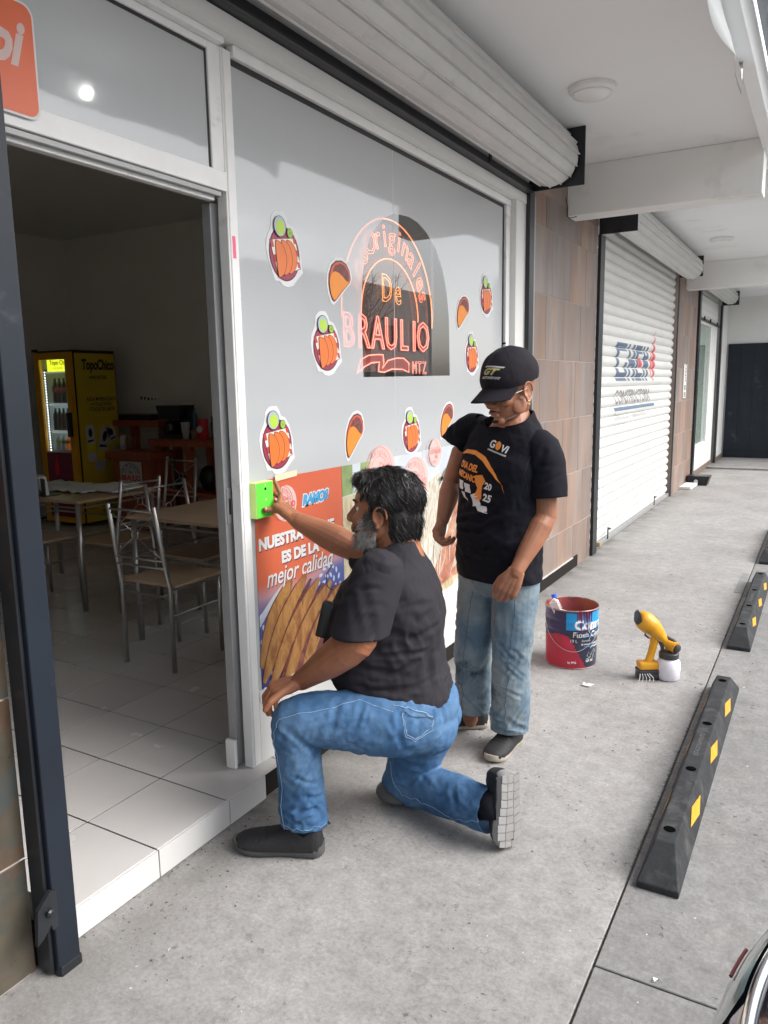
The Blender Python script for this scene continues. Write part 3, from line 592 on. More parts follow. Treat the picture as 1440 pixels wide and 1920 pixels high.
M('grey_leaf_print', (.16, .19, .18), .5, var=.3, vs=20); M('green_print', (.22, .30, .12), .5, var=.3, vs=12); M('pale_print', (.50, .54, .58), .4, var=.1, vs=5); M('red_print', (.62, .08, .07), .4); M('faint_red_print', (.72, .28, .26), .4)
M('ramos_blue', (.05, .32, .60), .4); M('navy_print', (.02, .03, .12), .4); M('lavender_print', (.55, .60, .78), .4); M('poster_white', (.78, .75, .76), .45)
po = thing('taco_poster', 'orange and blue poster with white Spanish lettering and a row of tacos', 'poster', (-1.85, 2.5, .353))
X0 = -1.8545
wall_poly('poster_sheet', [(2.210, .356), (2.812, .345), (2.812, 1.222), (2.210, 1.222)], X0, 'poster_print', po)
def ptext(s, y, z, size, mat='white_print', **k):
    rot = k.pop('rot', 0.0)
    if k.pop('shadow', True): wall_text('text_shadow', s, y + .004, z - .005, size, 'outline_dark', po, X0 + .0012, rot=rot, **k)
    return wall_text('poster_lettering', s, y, z, size, mat, po, X0 + .0018, rot=rot, **k)
ptext('NUESTRA CARNE', 2.224, .957, .062, bold=.0035, sx=1.06); ptext('ES DE LA', 2.362, .882, .062, bold=.0035, sx=1.06)
ptext('mejor calidad', 2.262, .803, .098, bold=.0012, shear=.25, sx=.86)
wall_text('logo_outline', 'RAMOS', 2.514, 1.090, .058, 'white_print', po, X0 + .0012, bold=.0085, shear=.25, rot=.02, sx=.95, spacing=1.0)
wall_text('logo_lettering', 'RAMOS', 2.514, 1.090, .058, 'ramos_blue', po, X0 + .0018, bold=.0035, shear=.25, rot=.02, sx=.95)
def seal(par, cy, cz, r, x, ink, paper, flip=1.0, full=True):
    wall_poly('seal_disc', ell(cy, cz, r, r, 36), x, paper, par); 
    for rr, w_ in ((.97, .03), (.62, .025)):
        bm = B(); n = 36; a0 = 0 if rr > .9 else -.1
        for i in range(n):
            if rr < .9 and i > n // 2 - 1: break
            t0, t1 = 2 * PI * i / n, 2 * PI * (i + 1) / n; P_ = lambda q, a: (x + .0009, cy + flip * q * r * math.cos(a), cz + flip * q * r * math.sin(a))
            prism(bm, [P_(rr, t0), P_(rr, t1), P_(rr - w_, t1), P_(rr - w_, t0)], (.0004, 0, 0))
        obj('seal_ring', bm, ink, par)
    for i, ch in enumerate('Los Originales'):
        if ch == ' ': continue
        a = math.radians(170 - i * 12.3); me = text_mesh(ch, r * .27, bold=r * .006, align='CENTER', res=2); me.transform(Matrix.Rotation(a - PI / 2, 4, 'Z'))
        if flip < 0: me.transform(Matrix.Rotation(PI, 4, 'Z'))
        co = verts_np(me); set_np(me, np.stack([np.full(len(co), x + .0015), cy + flip * .70 * r * math.cos(a) + co[:, 0], cz + flip * .70 * r * math.sin(a) + co[:, 1]], 1)); finish('seal_lettering', me, ink, par)
    rot = PI if flip < 0 else 0
    wall_text('seal_lettering', 'De', cy - flip * .02 * r, cz + flip * .16 * r, r * .36, ink, par, x + .0015, align='CENTER', bold=r * .01, rot=rot, res=2)
    wall_text('seal_lettering', 'BRAULIO', cy, cz - flip * .24 * r, r * .44, ink, par, x + .0019, align='CENTER', bold=r * .022, rot=rot, sx=.95, res=2)
    wall_poly('seal_line', [(cy - r * .8, cz - flip * .33 * r), (cy + r * .8, cz - flip * .33 * r), (cy + r * .8, cz - flip * .38 * r), (cy - r * .8, cz - flip * .38 * r)], x + .0012, ink, par, th=.0004)
seal(po, 2.402, 1.115, .072, X0 + .0012, 'red_print', 'pinkwhite_print')
# leaves print
random.seed(3)
def leaves(par, x, cy, cz, n, ry, rz, mat='lavender_print'):
    for i in range(n):
        a = 2 * PI * i / n; wall_poly('leaf_print', ell(cy + ry * math.cos(a), cz + rz * math.sin(a), .014, .0075, 8, a + .9), x, mat, par, th=.0004)
leaves(po, X0 + .001, 2.69, .70, 16, .085, .10); leaves(po, X0 + .0011, 2.69, .70, 10, .048, .06)
for i in range(7):
    wall_poly('leaf_print', ell(2.265 + .012 * (i % 2), .36 + .03 * i, .013, .008, 8, .8 + (i % 2)), X0 + .001, 'lavender_print', po, th=.0004)
    wall_poly('leaf_print', ell(2.222 + .012 * (i % 2), .40 + .05 * i, .013, .008, 8, .8 + (i % 2)), X0 + .001, 'lavender_print', po, th=.0004)
wall_poly('light_streak', [(2.212, .70), (2.30, .76), (2.37, .80), (2.30, .735), (2.212, .655)], X0 + .0009, 'pale_print', po, th=.0003)
def spindle(a, b_, w_, bow, n=12):
    a, b_ = Vector(a), Vector(b_); d = b_ - a; p = Vector((-d.y, d.x)).normalized(); L_, R_ = [], []
    for i in range(n + 1):
        t = i / n; c = a + d * t + p * bow * math.sin(PI * t); h = w_ * math.sin(PI * min(1, .04 + .92 * t)) ** .7
        L_.append(tuple(c + p * h)); R_.append(tuple(c - p * h))
    return L_ + R_[::-1]
q = 0
for (a, b_, w_) in (((2.215, .49), (2.42, .80), .050), ((2.220, .43), (2.52, .80), .046), ((2.255, .385), (2.61, .76), .044), ((2.34, .36), (2.70, .73), .050), ((2.46, .355), (2.79, .70), .055)):
    wall_poly('tortilla_edge', spindle(a, b_, w_ * 1.05, .022, 20), X0 + .0014 + q * .0014, 'bean_print', po, th=.0003); wall_poly('tortilla', spindle(a, b_, w_ * .93, .022, 20), X0 + .0018 + q * .0014, 'tortilla_print', po, th=.0003)
    off = Vector((.042, -.032)); a2, b2 = Vector(a) + off, Vector(b_) + off * .8
    wall_poly('bean_filling', spindle(a2, b2, w_ * .55, .018, 20), X0 + .0023 + q * .0014, 'bean_print', po, th=.0004); q += 1
tp = obj('masking_tape', prism(B(), [(X0 + .0075, 2.356, 1.232), (X0 + .0075, 2.500, 1.238), (X0 + .0075, 2.497, 1.214), (X0 + .0075, 2.354, 1.206)], (.0004, 0, 0)), M('tape', (.72, .60, .42), .6), label='strip of beige masking tape on the top edge of the orange poster', cat='tape')
p2_ = thing('food_poster', 'tall poster of shredded cheese with a pink round seal behind the kneeling man', 'poster', (-1.85, 3.2, .35))
wall_poly('poster_sheet', [(2.8135, .345), (3.595, .345), (3.595, 1.223), (2.8135, 1.223)], X0, 'pale_print', p2_)
wall_poly('cheese_picture', [(2.8136, .36), (3.594, .36), (3.594, .84), (3.42, .93), (3.25, .98), (3.05, 1.04), (2.92, 1.085), (2.8136, 1.08)], X0 + .0009, 'cheese_print', p2_)
wall_poly('leaf_picture', [(2.8136, 1.085), (2.92, 1.09), (3.0, 1.13), (3.06, 1.222), (2.8136, 1.222)], X0 + .0009, 'green_print', p2_)
wall_poly('pale_leaf', [(2.90, 1.09), (2.96, 1.13), (2.97, 1.222), (2.90, 1.222)], X0 + .0018, 'pale_print', p2_)
seal(p2_, 3.17, 1.155, .13, X0 + .0012, 'faint_red_print', 'pinkwhite_print')
seal(p2_, 3.53, 1.075, .125, X0 + .0024, 'faint_red_print', 'pinkwhite_print')
for i in range(9):
    wall_poly('leaf_picture', ell(3.50 + .03 * (i % 3), .86 + .022 * i, .026, .014, 10, .5 + i), X0 + .0045, 'grey_leaf_print', p2_, th=.0004)
p3_ = thing('food_poster', 'poster of shredded meat and melted cheese beside the standing man', 'poster', (-1.85, 4.0, .35))
wall_poly('poster_sheet', [(3.5965, .345), (4.40, .345), (4.40, 1.228), (3.5965, 1.228)], X0, 'pale_print', p3_)
wall_poly('cheese_picture', [(3.60, .44), (3.75, .44), (3.9, .6), (4.1, .95), (4.3, 1.0), (4.35, 1.06), (4.1, 1.10), (3.80, 1.09), (3.66, 1.05), (3.60, 1.0)], X0 + .0009, 'strand_print', p3_)
wall_poly('meat_picture', [(3.66, .40), (3.95, .41), (4.25, .50), (4.38, .70), (4.34, .98), (4.12, .96), (4.0, .86), (3.90, .74), (3.80, .64), (3.70, .52)], X0 + .0014, 'pork_print', p3_)
for i in range(44):
    yy = 3.60 + .6 * random.random(); zz = .48 + .46 * random.random(); a = random.uniform(.3, 1.5)
    wall_poly('cheese_strand', spindle((yy, zz), (yy + .17 * math.cos(a), zz + .17 * math.sin(a)), .0055, random.uniform(-.02, .02)), X0 + .0021 + .00005 * i, 'strand_print', p3_, th=.0002)
wall_poly('plate_rim', spindle((3.66, .40), (4.1, .46), .025, .0), X0 + .003, 'cheese_print', p3_)
for (a, b_) in (((3.79, 1.02), (3.93, 1.12)), ((3.78, 1.05), (3.86, 1.04)), ((3.86, 1.04), (3.98, 1.05))):
    wall_poly('leaf_picture', spindle(a, b_, .012, .01), X0 + .0034, 'grey_leaf_print', p3_, th=.0004)
seal(p3_, 3.745, 1.205, .075, X0 + .0040, 'faint_red_print', 'pinkwhite_print', flip=-1.0)
obj('white_sheet', prism(B(), [(X0 - .0005, 2.82, .352), (X0 - .0005, 4.70, .352), (X0 - .0005, 4.70, .10), (X0 - .0005, 2.82, .10)], (.022, 0, 0)), M('pinkish_paint', (.60, .53, .54), .6), label='pale pinkish board under the food posters', cat='board')
# ---- roller shutters
def roller(y0, y1, zc, xc, r, label, nslat=15, mat='shutter_grey'):
    t = thing('shutter_roll', label, 'roller shutter', (xc, (y0 + y1) / 2, zc - r))
    bm = B(); lathe(bm, [(r - .012, y0), (r - .012, y1)], (xc, 0, zc), 24, (0, 1, 0)); obj('inner_roll', bm, mat, t)
    for k in range(nslat):
        a0 = 2 * PI * k / nslat; a1 = 2 * PI * (k + 1) / nslat; bm = B(); pr = []
        m_ = 7
        for i in range(m_ + 1):
            t_f, rr = ((0, r - .004), (.04, r + .009), (.09, r + .011), (.14, r + .002), (.50, r + .001), (.88, r - .001), (.95, r - .006), (1.0, r - .006))[i]
            pr.append((rr, a0 + (a1 - a0) * t_f))
        va = [bm.verts.new((xc + rr * math.cos(a), y0 - random.uniform(0, .01), zc + rr * math.sin(a))) for rr, a in pr]; vb = [bm.verts.new((xc + rr * math.cos(a), y1 + random.uniform(-.012, .004), zc + rr * math.sin(a))) for rr, a in pr]
        for i in range(m_): bm.faces.new((va[i], va[i + 1], vb[i + 1], vb[i]))
        g_ = bmesh.ops.extrude_face_region(bm, geom=bm.faces[:])
        for v in g_['geom']:
            if isinstance(v, bmesh.types.BMVert): d = Vector((v.co.x - xc, 0, v.co.z - zc)).normalized(); v.co -= d * .004
        obj('shutter_slat', bm, mat, t)
    return t
def slat_prof(z, p=.0975):   # outward bulge of the closed curtain
    u = (z / p) % 1.0
    if u < .16: return .012 - .012 * math.sin(u / .16 * PI)
    return .012 + .018 * math.sin((u - .16) / .84 * PI) ** .8
def curtain(t, y0, y1, z0, z1, xb, mat):
    z = z0; k = 0
    while z < z1 - .01:
        zt = min(z + .0975, z1); bm = B(); m_ = 10; zs = [z + (zt - z) * i / m_ for i in range(m_ + 1)]
        ja, jb = random.uniform(-.006, .003), random.uniform(-.004, .012)
        va = [bm.verts.new((xb + slat_prof(q - z0), y0 + ja, q)) for q in zs]; vb = [bm.verts.new((xb + slat_prof(q - z0), y1 + jb, q)) for q in zs]
        for i in range(m_): bm.faces.new((va[i], vb[i], vb[i + 1], va[i + 1]))
        g_ = bmesh.ops.extrude_face_region(bm, geom=bm.faces[:]); bmesh.ops.translate(bm, vec=(-.003, 0, 0), verts=[e for e in g_['geom'] if isinstance(e, bmesh.types.BMVert)])
        obj('shutter_slat', bm, mat, t, smooth=True, sharp=50); z += .0975
# shop one: rolled up
r1 = roller(.75, 5.045, 2.975, -1.625, .165, 'grey rolled up shutter above the taco shop window', 15)
curtain(r1, 1.25, 5.02, 2.835, 2.96, -1.792, 'shutter_grey')
bm = B(); box(bm, -1.80, -1.752, 1.22, 5.027, 2.782, 2.832, .003); box(bm, -1.752, -1.738, 1.22, 5.027, 2.782, 2.790); obj('bottom_bar', bm, 'black_paint', r1)
bm = B(); box(bm, -1.752, -1.742, 4.28, 4.31, 2.80, 2.875, .001); box(bm, -1.742, -1.72, 4.285, 4.305, 2.86, 2.872, .001); obj('stop_bracket', bm, 'black_paint', r1)
bm = B(); box(bm, -1.798, -1.425, 5.062, 5.070, 2.80, 3.149, .001); obj('end_plate', bm, 'black_paint', r1)
bm = B(); box(bm, -1.798, -1.425, .735, .742, 2.80, 3.149, .001); obj('end_plate', bm, 'black_paint', r1)
# shop two: closed
s2 = roller(6.90, 10.93, 3.0, -1.64, .135, 'white rolled top of the closed shutter with painted logo', 13, 'shutter_white')
bm = B(); box(bm, -1.798, -1.478, 6.885, 6.893, 2.815, 3.149, .001); obj('end_plate', bm, 'black_paint', s2)
bm = B(); box(bm, -1.798, -1.507, 10.94, 10.948, 2.895, 3.149, .001); obj('end_plate', bm, 'black_paint', s2)
sc2 = thing('closed_shutter', 'closed white corrugated roller shutter with a dark blue and red painted logo', 'roller shutter', (-1.84, 9.0, .02))
curtain(sc2, 7.015, 10.955, .045, 2.93, -1.865, 'shutter_white')
bm = B(); box(bm, -1.866, -1.81, 7.01, 10.96, .005, .047, .003); obj('bottom_bar', bm, 'alu_dark', sc2)
for y in (7.55, 9.9):
    bm = B(); box(bm, -1.809, -1.80, y, y + .02, .03, .15, .001); box(bm, -1.80, -1.78, y - .01, y + .035, .13, .142, .001); obj('lift_handle', bm, 'black_paint', sc2)
bm = B(); box(bm, -1.81, -1.77, 7.12, 7.19, .03, .075, .01); obj('padlock', bm, M('brass', (.45, .36, .18), .4, metal=.6), sc2)
bm = B(); box(bm, -1.808, -1.795, 7.03, 7.10, 2.60, 2.66, .002); obj('guide_clip', bm, 'alu_dark', sc2)
bm = B(); box(bm, -1.80, -1.772, 6.865, 7.008, 0, 2.813, .002); obj('guide_rail', bm, 'black_paint', sc2)
bm = B(); box(bm, -1.80, -1.79, 10.965, 11.03, 0, 2.89, .002); obj('guide_rail', bm, 'black_paint', sc2)
def on_shutter(name, me, mat, y, z):
    grid_cut(me, .0122, (1,)); co = verts_np(me)
    X = np.array([-1.865 + slat_prof(z + c - .045) + .0016 for c in co[:, 1]])
    set_np(me, np.stack([X, y + co[:, 0], z + co[:, 1]], 1)); return finish(name, me, mat, sc2)
def poly_me(pts):
    bm = B(); bm.faces.new([bm.verts.new((u, v, 0)) for u, v in pts]); me = bpy.data.meshes.new('p'); bm.to_mesh(me); bm.free(); return me
M('logo_blue', (.10, .15, .23), .5, var=.1); M('logo_red', (.60, .08, .10), .5); M('logo_grey', (.26, .25, .25), .5)
def rect(a, b_, c, d): return poly_me([(a, c), (b_, c), (b_, d), (a, d)])
Z0 = 1.575; Y0 = 7.82
for args in ((0, .11, 0, .38), (.11, .46, .30, .38), (.11, .46, 0, .085), (.35, .46, .085, .19), (.53, .62, 0, .38), (.74, .85, 0, .38), (.62, .74, .15, .23), (.90, 1.0, 0, .38), (1.0, 1.22, .29, .38), (1.0, 1.22, 0, .085), (1.27, 1.36, 0, .38), (1.36, 1.44, .15, .28), (1.44, 1.54, 0, .38), (.98, .99, .2, .21)):
    on_shutter('logo_block', rect(*args), 'logo_blue', Y0, Z0)
on_shutter('logo_block', rect(1.02, 1.20, .14, .24), 'logo_red', Y0, Z0)
on_shutter('logo_flame', poly_me([(1.86, -.01), (1.80, .10), (1.76, .25), (1.82, .42), (1.93, .60), (1.90, .44), (1.95, .25), (1.93, .12), (1.90, .0)]), 'logo_red', Y0, Z0)
on_shutter('logo_flame', poly_me([(1.70, .05), (1.65, .15), (1.66, .28), (1.72, .40), (1.71, .28), (1.74, .15)]), 'logo_red', Y0, Z0)
on_shutter('logo_lettering', text_mesh('CONSTRUCTORA', .20, bold=.006, sx=1.06), 'logo_grey', 7.80, 1.345)
on_shutter('logo_line', rect(0, 2.02, 0, .035), 'ramos_blue' if False else 'logo_blue', 7.80, 1.275)
on_shutter('logo_lettering', text_mesh('Construccion y mantenimiento', .10, sx=1.25), 'logo_grey', 7.80, 1.185)
on_shutter('logo_lettering', text_mesh('www.  .com', .07, sx=1.8), 'logo_grey', 7.85, 1.10)
# shop three: partly lowered
s3 = roller(12.80, 15.60, 3.04, -1.65, .12, 'white rolled top of the third shutter near the end wall', 13, 'shutter_white')
bm = B(); box(bm, -1.798, -1.50, 12.75, 12.758, 2.96, 3.149, .001); obj('end_plate', bm, 'black_paint', s3)
bm = B(); box(bm, -1.798, -1.512, 15.61, 15.618, 2.905, 3.149, .001); obj('end_plate', bm, 'black_paint', s3)
curtain(s3, 12.86, 15.56, 2.55, 2.96, -1.865, 'shutter_white')
bm = B(); box(bm, -1.87, -1.80, 12.85, 15.57, 2.515, 2.549, .003)
for y in (13.4, 14.1, 15.0): box(bm, -1.80, -1.78, y, y + .05, 2.51, 2.57)
obj('bottom_bar', bm, 'black_paint', s3)
pc = thing('steel_post', 'black steel shutter guide left of the green glazed third shop', 'post', (-1.79, 12.78, 0))
bm = B(); box(bm, -1.80, -1.765, 12.705, 12.86, 0, 2.95, .002); obj('guide_rail', bm, 'black_paint', pc)
pd = thing('steel_post', 'black steel shutter guide next to the white end corner', 'post', (-1.79, 15.6, 0))
bm = B(); box(bm, -1.80, -1.765, 15.48, 15.612, 0.031, 2.90, .002); obj('guide_rail', bm, 'black_paint', pd)
w3 = thing('shop_window', 'narrow green tinted window in a white surround under the third shutter', 'window', (-1.85, 14, .4))
obj('surround', box(B(), -1.96, -1.84, 12.86, 15.48, 0, .44), 'white_plaster', w3); obj('surround', box(B(), -1.96, -1.84, 14.66, 15.48, .44, 2.85), 'white_plaster', w3)
obj('surround', box(B(), -1.96, -1.84, 12.86, 13.06, .44, 2.85), 'white_plaster', w3); obj('surround', box(B(), -1.96, -1.84, 13.06, 14.66, 2.47, 2.85), 'white_plaster', w3)
bm = B(); box(bm, -1.90, -1.83, 13.062, 13.12, .442, 2.468, .002); box(bm, -1.90, -1.83, 14.56, 14.658, .442, 2.468, .002); box(bm, -1.9, -1.83, 13.121, 14.559, .442, .50, .002); obj('frame', bm, 'alu', w3)
obj('green_pane', box(B(), -1.875, -1.869, 13.122, 14.558, .502, 2.466), 'green_glass', w3)
obj('room_backing', box(B(), -2.5, -2.45, 12.9, 15.4, 0, 2.9), 'interior_wall', w3)
for k in range(8): obj('base_tile', box(B(), -1.839, -1.822, 12.87 + .327 * k, 12.87 + .327 * k + .322, .0, .10), 'base_tile', w3)
# ---- ceiling lamps
def disc_lamp(x, y, label):
    t = thing('ceiling_lamp', label, 'ceiling lamp', (x, y, 3.12), 'round ceiling lamps of the arcade')
    obj('lamp_body', lathe(B(), [(.125, 3.149), (.125, 3.128), (.112, 3.114)], (x, y, 0), 36), 'lamp_plastic', t, smooth=True, sharp=35)
    obj('lamp_diffuser', lathe(B(), [(.108, 3.1138), (.106, 3.108), (.08, 3.104), (.0, 3.103)], (x, y, 0), 36), M('diffuser', (.78, .78, .77), .3) if 'diffuser' not in MATS else 'diffuser', t, smooth=True)
    bm = B()
    for k in range(-2, 3):
        if k == 0: continue
        a = math.radians(118 + k * 6); box(bm, x + .119 * math.cos(a) - .003, x + .119 * math.cos(a) + .003, y + .119 * math.sin(a) - .006, y + .119 * math.sin(a) + .006, 3.117, 3.127)
    obj('lamp_vent', bm, 'ink_black', t)
disc_lamp(-1.225, 4.46, 'round white ceiling lamp nearest the camera above the standing man'); disc_lamp(-1.165, 9.75, 'round white ceiling lamp further along the arcade past the concrete beam')
# bare bulb near the roof edge whose reflection shows in the transom
bl = thing('light_bulb', 'lit bare bulb in a white socket at the roof edge, mirrored in the transom pane', 'light bulb', (-.45, 2.74, 2.98))
obj('socket', lathe(B(), [(.055, 3.149), (.055, 3.13), (.03, 3.11), (.022, 3.03)], (-.515, 2.745, 0), 20), 'lamp_plastic', bl, smooth=True, sharp=40)
bm = B(); bmesh.ops.create_uvsphere(bm, u_segments=20, v_segments=12, radius=.031, matrix=Matrix.Translation((-.515, 2.745, 2.985))); obj('bulb', bm, M('bulb_glow', (1, 1, 1), .3, emis=(1, .98, .95), es=14), bl, smooth=True)
# ---- torn banner at the roof edge
bn = thing('torn_banner', 'torn white vinyl banner hanging from the roof edge at top right', 'banner', (-.47, 3, 2.9))
pts = [(3.344 - 1.9, 2.93), (3.0, 2.945), (3.344, 2.955), (3.412, 2.952), (3.534, 2.947), (3.711, 2.954), (3.938, 2.975), (4.121, 2.972), (4.24, 2.955), (4.271, 2.885), (4.285, 2.93), (4.30, 3.0), (4.33, 3.10)]
bm = B(); lo, hi = [], []
for i in range(60):
    y = 1.4 + (4.33 - 1.4) * i / 59; zz = np.interp(y, [p[0] for p in pts], [p[1] for p in pts])
    col = [bm.verts.new((-.492 + .022 * math.sin(y * 5 + q * 1.5) * (1 - q / 3) + .02 * (1 - q / 3), y, zz + (3.12 - zz) * q / 3)) for q in range(4)]
    lo.append(col)
for a, b_ in zip(lo, lo[1:]):
    for q in range(3): bm.faces.new((a[q], b_[q], b_[q + 1], a[q + 1]))
g_ = bmesh.ops.extrude_face_region(bm, geom=bm.faces[:]); bmesh.ops.translate(bm, vec=(.001, 0, 0), verts=[e for e in g_['geom'] if isinstance(e, bmesh.types.BMVert)])
obj('banner_sheet', bm, 'banner_cloth', bn, smooth=True)
# ------------------------------------------------------------ inside the shop
M('steel_tube', (.46, .46, .45), .28, metal=.85, var=.05, vs=12); M('laminate', (.42, .30, .20), .35, var=.08, vs=8, stretch=(1, 6, 1)); M('laminate_edge', (.30, .21, .14), .4)
M('red_wood', (.34, .075, .03), .45, var=.2, vs=7, stretch=(4, 4, 1), bump=.2); M('yellow_panel', (.62, .46, .02), .4, var=.04, vs=4); M('yellow_frame', (.72, .36, .01), .35); M('fridge_black', (.015, .015, .018), .4)
M('fridge_inner', (.62, .68, .68), .4); M('cola', (.03, .008, .005), .08); M('cola_label', (.62, .05, .07), .4); M('maroon_panel', (.20, .012, .045), .35); M('paper_white', (.78, .78, .77), .6)
M('shelf_lit_white', (.85, .88, .88), .4, emis=(.6, .7, .7), es=.25); M('led', (1, 1, 1), .3, emis=(.9, .96, 1), es=4.5); M('header_glow', (.85, .85, .05), .4, emis=(.80, .88, .03), es=1.1); M('plastic_bag', (.66, .68, .70), .3, var=.08, vs=14, bump=2, bs=14)  # shelf material glows faintly, standing in for light on the shelf edges
M('orange_soda', (.85, .22, .02), .15, emis=(.8, .2, .02), es=.15); M('yellow_label', (.75, .65, .02), .4); M('green_label', (.03, .35, .08), .4); M('clear_plastic', (.55, .62, .62), .12)
M('coffee_black', (.012, .012, .016), .25); M('blue_bottle', (.05, .10, .14), .15); M('foam_cup', (.60, .59, .56), .6); M('can_red', (.60, .02, .03), .35); M('jar_glass', (.16, .10, .07), .12); M('brown_cup', (.25, .13, .08), .5); M('dark_bag', (.02, .03, .03), .25, bump=2, bs=12)
def cyl(bm, p, q, r, n=10): return tube(bm, [p, q], r, n)
def make_chair(label):
    """steel chair, seat centre at origin, back at -y, faces +y"""
    t = thing('dining_chair', label, 'chair', (0, 0, 0), 'steel and laminate chairs in the taco shop')
    bm = B(); box(bm, -.195, .195, -.18, .20, .448, .466, .006); obj('seat', bm, 'laminate', t)
    for sx in (-1, 1):
        obj('leg', tube(B(), [(sx * .178, -.205, 0), (sx * .178, -.20, .45), (sx * .175, -.215, .52), (sx * .165, -.268, .885), (sx * .164, -.269, .89)], [.0125, .0125, .0125, .0125, .006], 10), 'steel_tube', t, smooth=True)
        obj('leg', tube(B(), [(sx * .165, .178, 0), (sx * .165, .170, .448)], .0115, 10), 'steel_tube', t, smooth=True)
    bm = B()
    for sx in (-1, 1): cyl(bm, (sx * .172, -.20, .30), (sx * .165, .175, .30), .005, 6); cyl(bm, (sx * .172, -.20, .435), (sx * .165, .175, .435), .007, 6)
    cyl(bm, (-.165, .173, .40), (.165, .173, .40), .005, 6); cyl(bm, (-.175, -.201, .40), (.175, -.201, .40), .006, 6); obj('stretcher', bm, 'steel_tube', t)
    for z in (.56, .60, .86): y = -.222 - (z - .52) * .13; obj('back_rail', cyl(B(), (-.172, y, z), (.172, y, z), .0065, 8), 'steel_tube', t, smooth=True)
    bm = B(); c = Vector((0, -.249, .73))
    for sx in (-1, 1):
        for z in (.61, .85): y = -.222 - (z - .52) * .13; cyl(bm, (sx * .168, y, z), c + Vector((sx * .02, (y - c.y) * .1, (z - c.z) * .16)), .0028, 6)
    tube(bm, [c + Vector((.023 * math.cos(a), 0, .023 * math.sin(a))) for a in [i * PI / 8 for i in range(16)]], .0035, 6, closed=True); obj('wire_cross', bm, 'steel_tube', t, smooth=True)
    return t
ch0 = make_chair('steel chair nearest the doorway with its X wire back to the camera')
ch0.location = (-3.053, 2.965, .1)
def chair(x, y, rz, label):
    c = copy_tree(ch0); c.location = (x, y, .1); c.rotation_euler = (0, 0, rz); c['label'] = label; return c
chair(-3.365, 3.505, -PI / 2, 'steel chair at the left side of the right table, facing it')
chair(-4.19, 3.57, PI / 2, 'steel chair between the two tables with its back turned to the right table')
chair(-4.72, 3.36, 0.03, 'steel chair tucked under the front of the left table')
chair(-3.18, 4.23, PI, 'steel chair on the far side of the right table')
chair(-4.78, 4.55, PI, 'steel chair on the far side of the left table')
def table(x0, x1, y0, y1, label):
    t = thing('dining_table', label, 'table', ((x0 + x1) / 2, (y0 + y1) / 2, .1), 'laminate tables in the taco shop')
    bm = B(); box(bm, x0, x1, y0, y1, .832, .852, .007); obj('table_top', bm, 'laminate', t)
    for x in (x0 + .03, x1 - .03):
        for y in (y0 + .03, y1 - .03): obj('leg', tube(B(), [(x, y, .1), (x, y, .831)], .018, 12), 'steel_tube', t, smooth=True)
    bm = B()
    for z in (.62, .80):
        for y in (y0 + .03, y1 - .03): cyl(bm, (x0 + .03, y, z), (x1 - .03, y, z), .007, 6)
        for x in (x0 + .03, x1 - .03): cyl(bm, (x, y0 + .03, z), (x, y1 - .03, z), .007, 6)
    obj('stretcher', bm, 'steel_tube', t); return t
table(-3.47, -2.69, 3.03, 4.15, 'laminate table on the right, cut off by the door frame'); table(-5.35, -4.21, 3.28, 3.98, 'laminate table on the left with paper sheets and a napkin holder')
# things on the left table
nh = thing('napkin_holder', 'black and white napkin holder on the near end of the left table', 'napkin holder', (-4.72, 3.42, .853))
bm = B(); prism(bm, [(-4.79, 3.46, .856), (-4.64, 3.40, .856), (-4.66, 3.40, .985), (-4.80, 3.46, .985)], (-.01, -.05, 0)); obj('napkins', bm, 'paper_white', nh)
bm = B(); prism(bm, [(-4.705, 3.368, .855), (-4.60, 3.33, .858), (-4.60, 3.33, .975), (-4.69, 3.365, .978)], (.004, .012, 0)); box(bm, -4.80, -4.60, 3.34, 3.46, .8525, .857); obj('holder', bm, 'fridge_black', nh)
def crumpled(name, x0, x1, y0, y1, z, mat, label, cat, amp=.01, n=14, seed=1):
    rr = random.Random(seed); bm = B(); g = [[bm.verts.new((x0 + (x1 - x0) * i / n + rr.uniform(-1, 1) * .006, y0 + (y1 - y0) * j / n + rr.uniform(-1, 1) * .006, z + abs(math.sin(i * 1.3 + rr.random()) * math.cos(j * 1.1 + rr.random())) * amp + rr.uniform(0, amp * .6))) for j in range(n + 1)] for i in range(n + 1)]
    for i in range(n):
        for j in range(n): bm.faces.new((g[i][j], g[i + 1][j], g[i + 1][j + 1], g[i][j + 1]))
    g_ = bmesh.ops.extrude_face_region(bm, geom=bm.faces[:]); bmesh.ops.translate(bm, vec=(0, 0, .0012), verts=[e for e in g_['geom'] if isinstance(e, bmesh.types.BMVert)])
    return obj(name, bm, mat, label=label, cat=cat, smooth=True)
crumpled('plastic_sheet', -5.25, -4.45, 3.52, 3.93, .854, 'plastic_bag', 'crumpled translucent plastic sheet spread over the left table', 'plastic sheet', .018, 16, 4)
obj('paper_tray', prism(B(), [(-4.66, 3.70, .862), (-4.26, 3.62, .862), (-4.25, 3.90, .874), (-4.62, 3.95, .874)], (0, 0, .012)), 'paper_white', label='white flat tray on the right end of the left table', cat='tray')
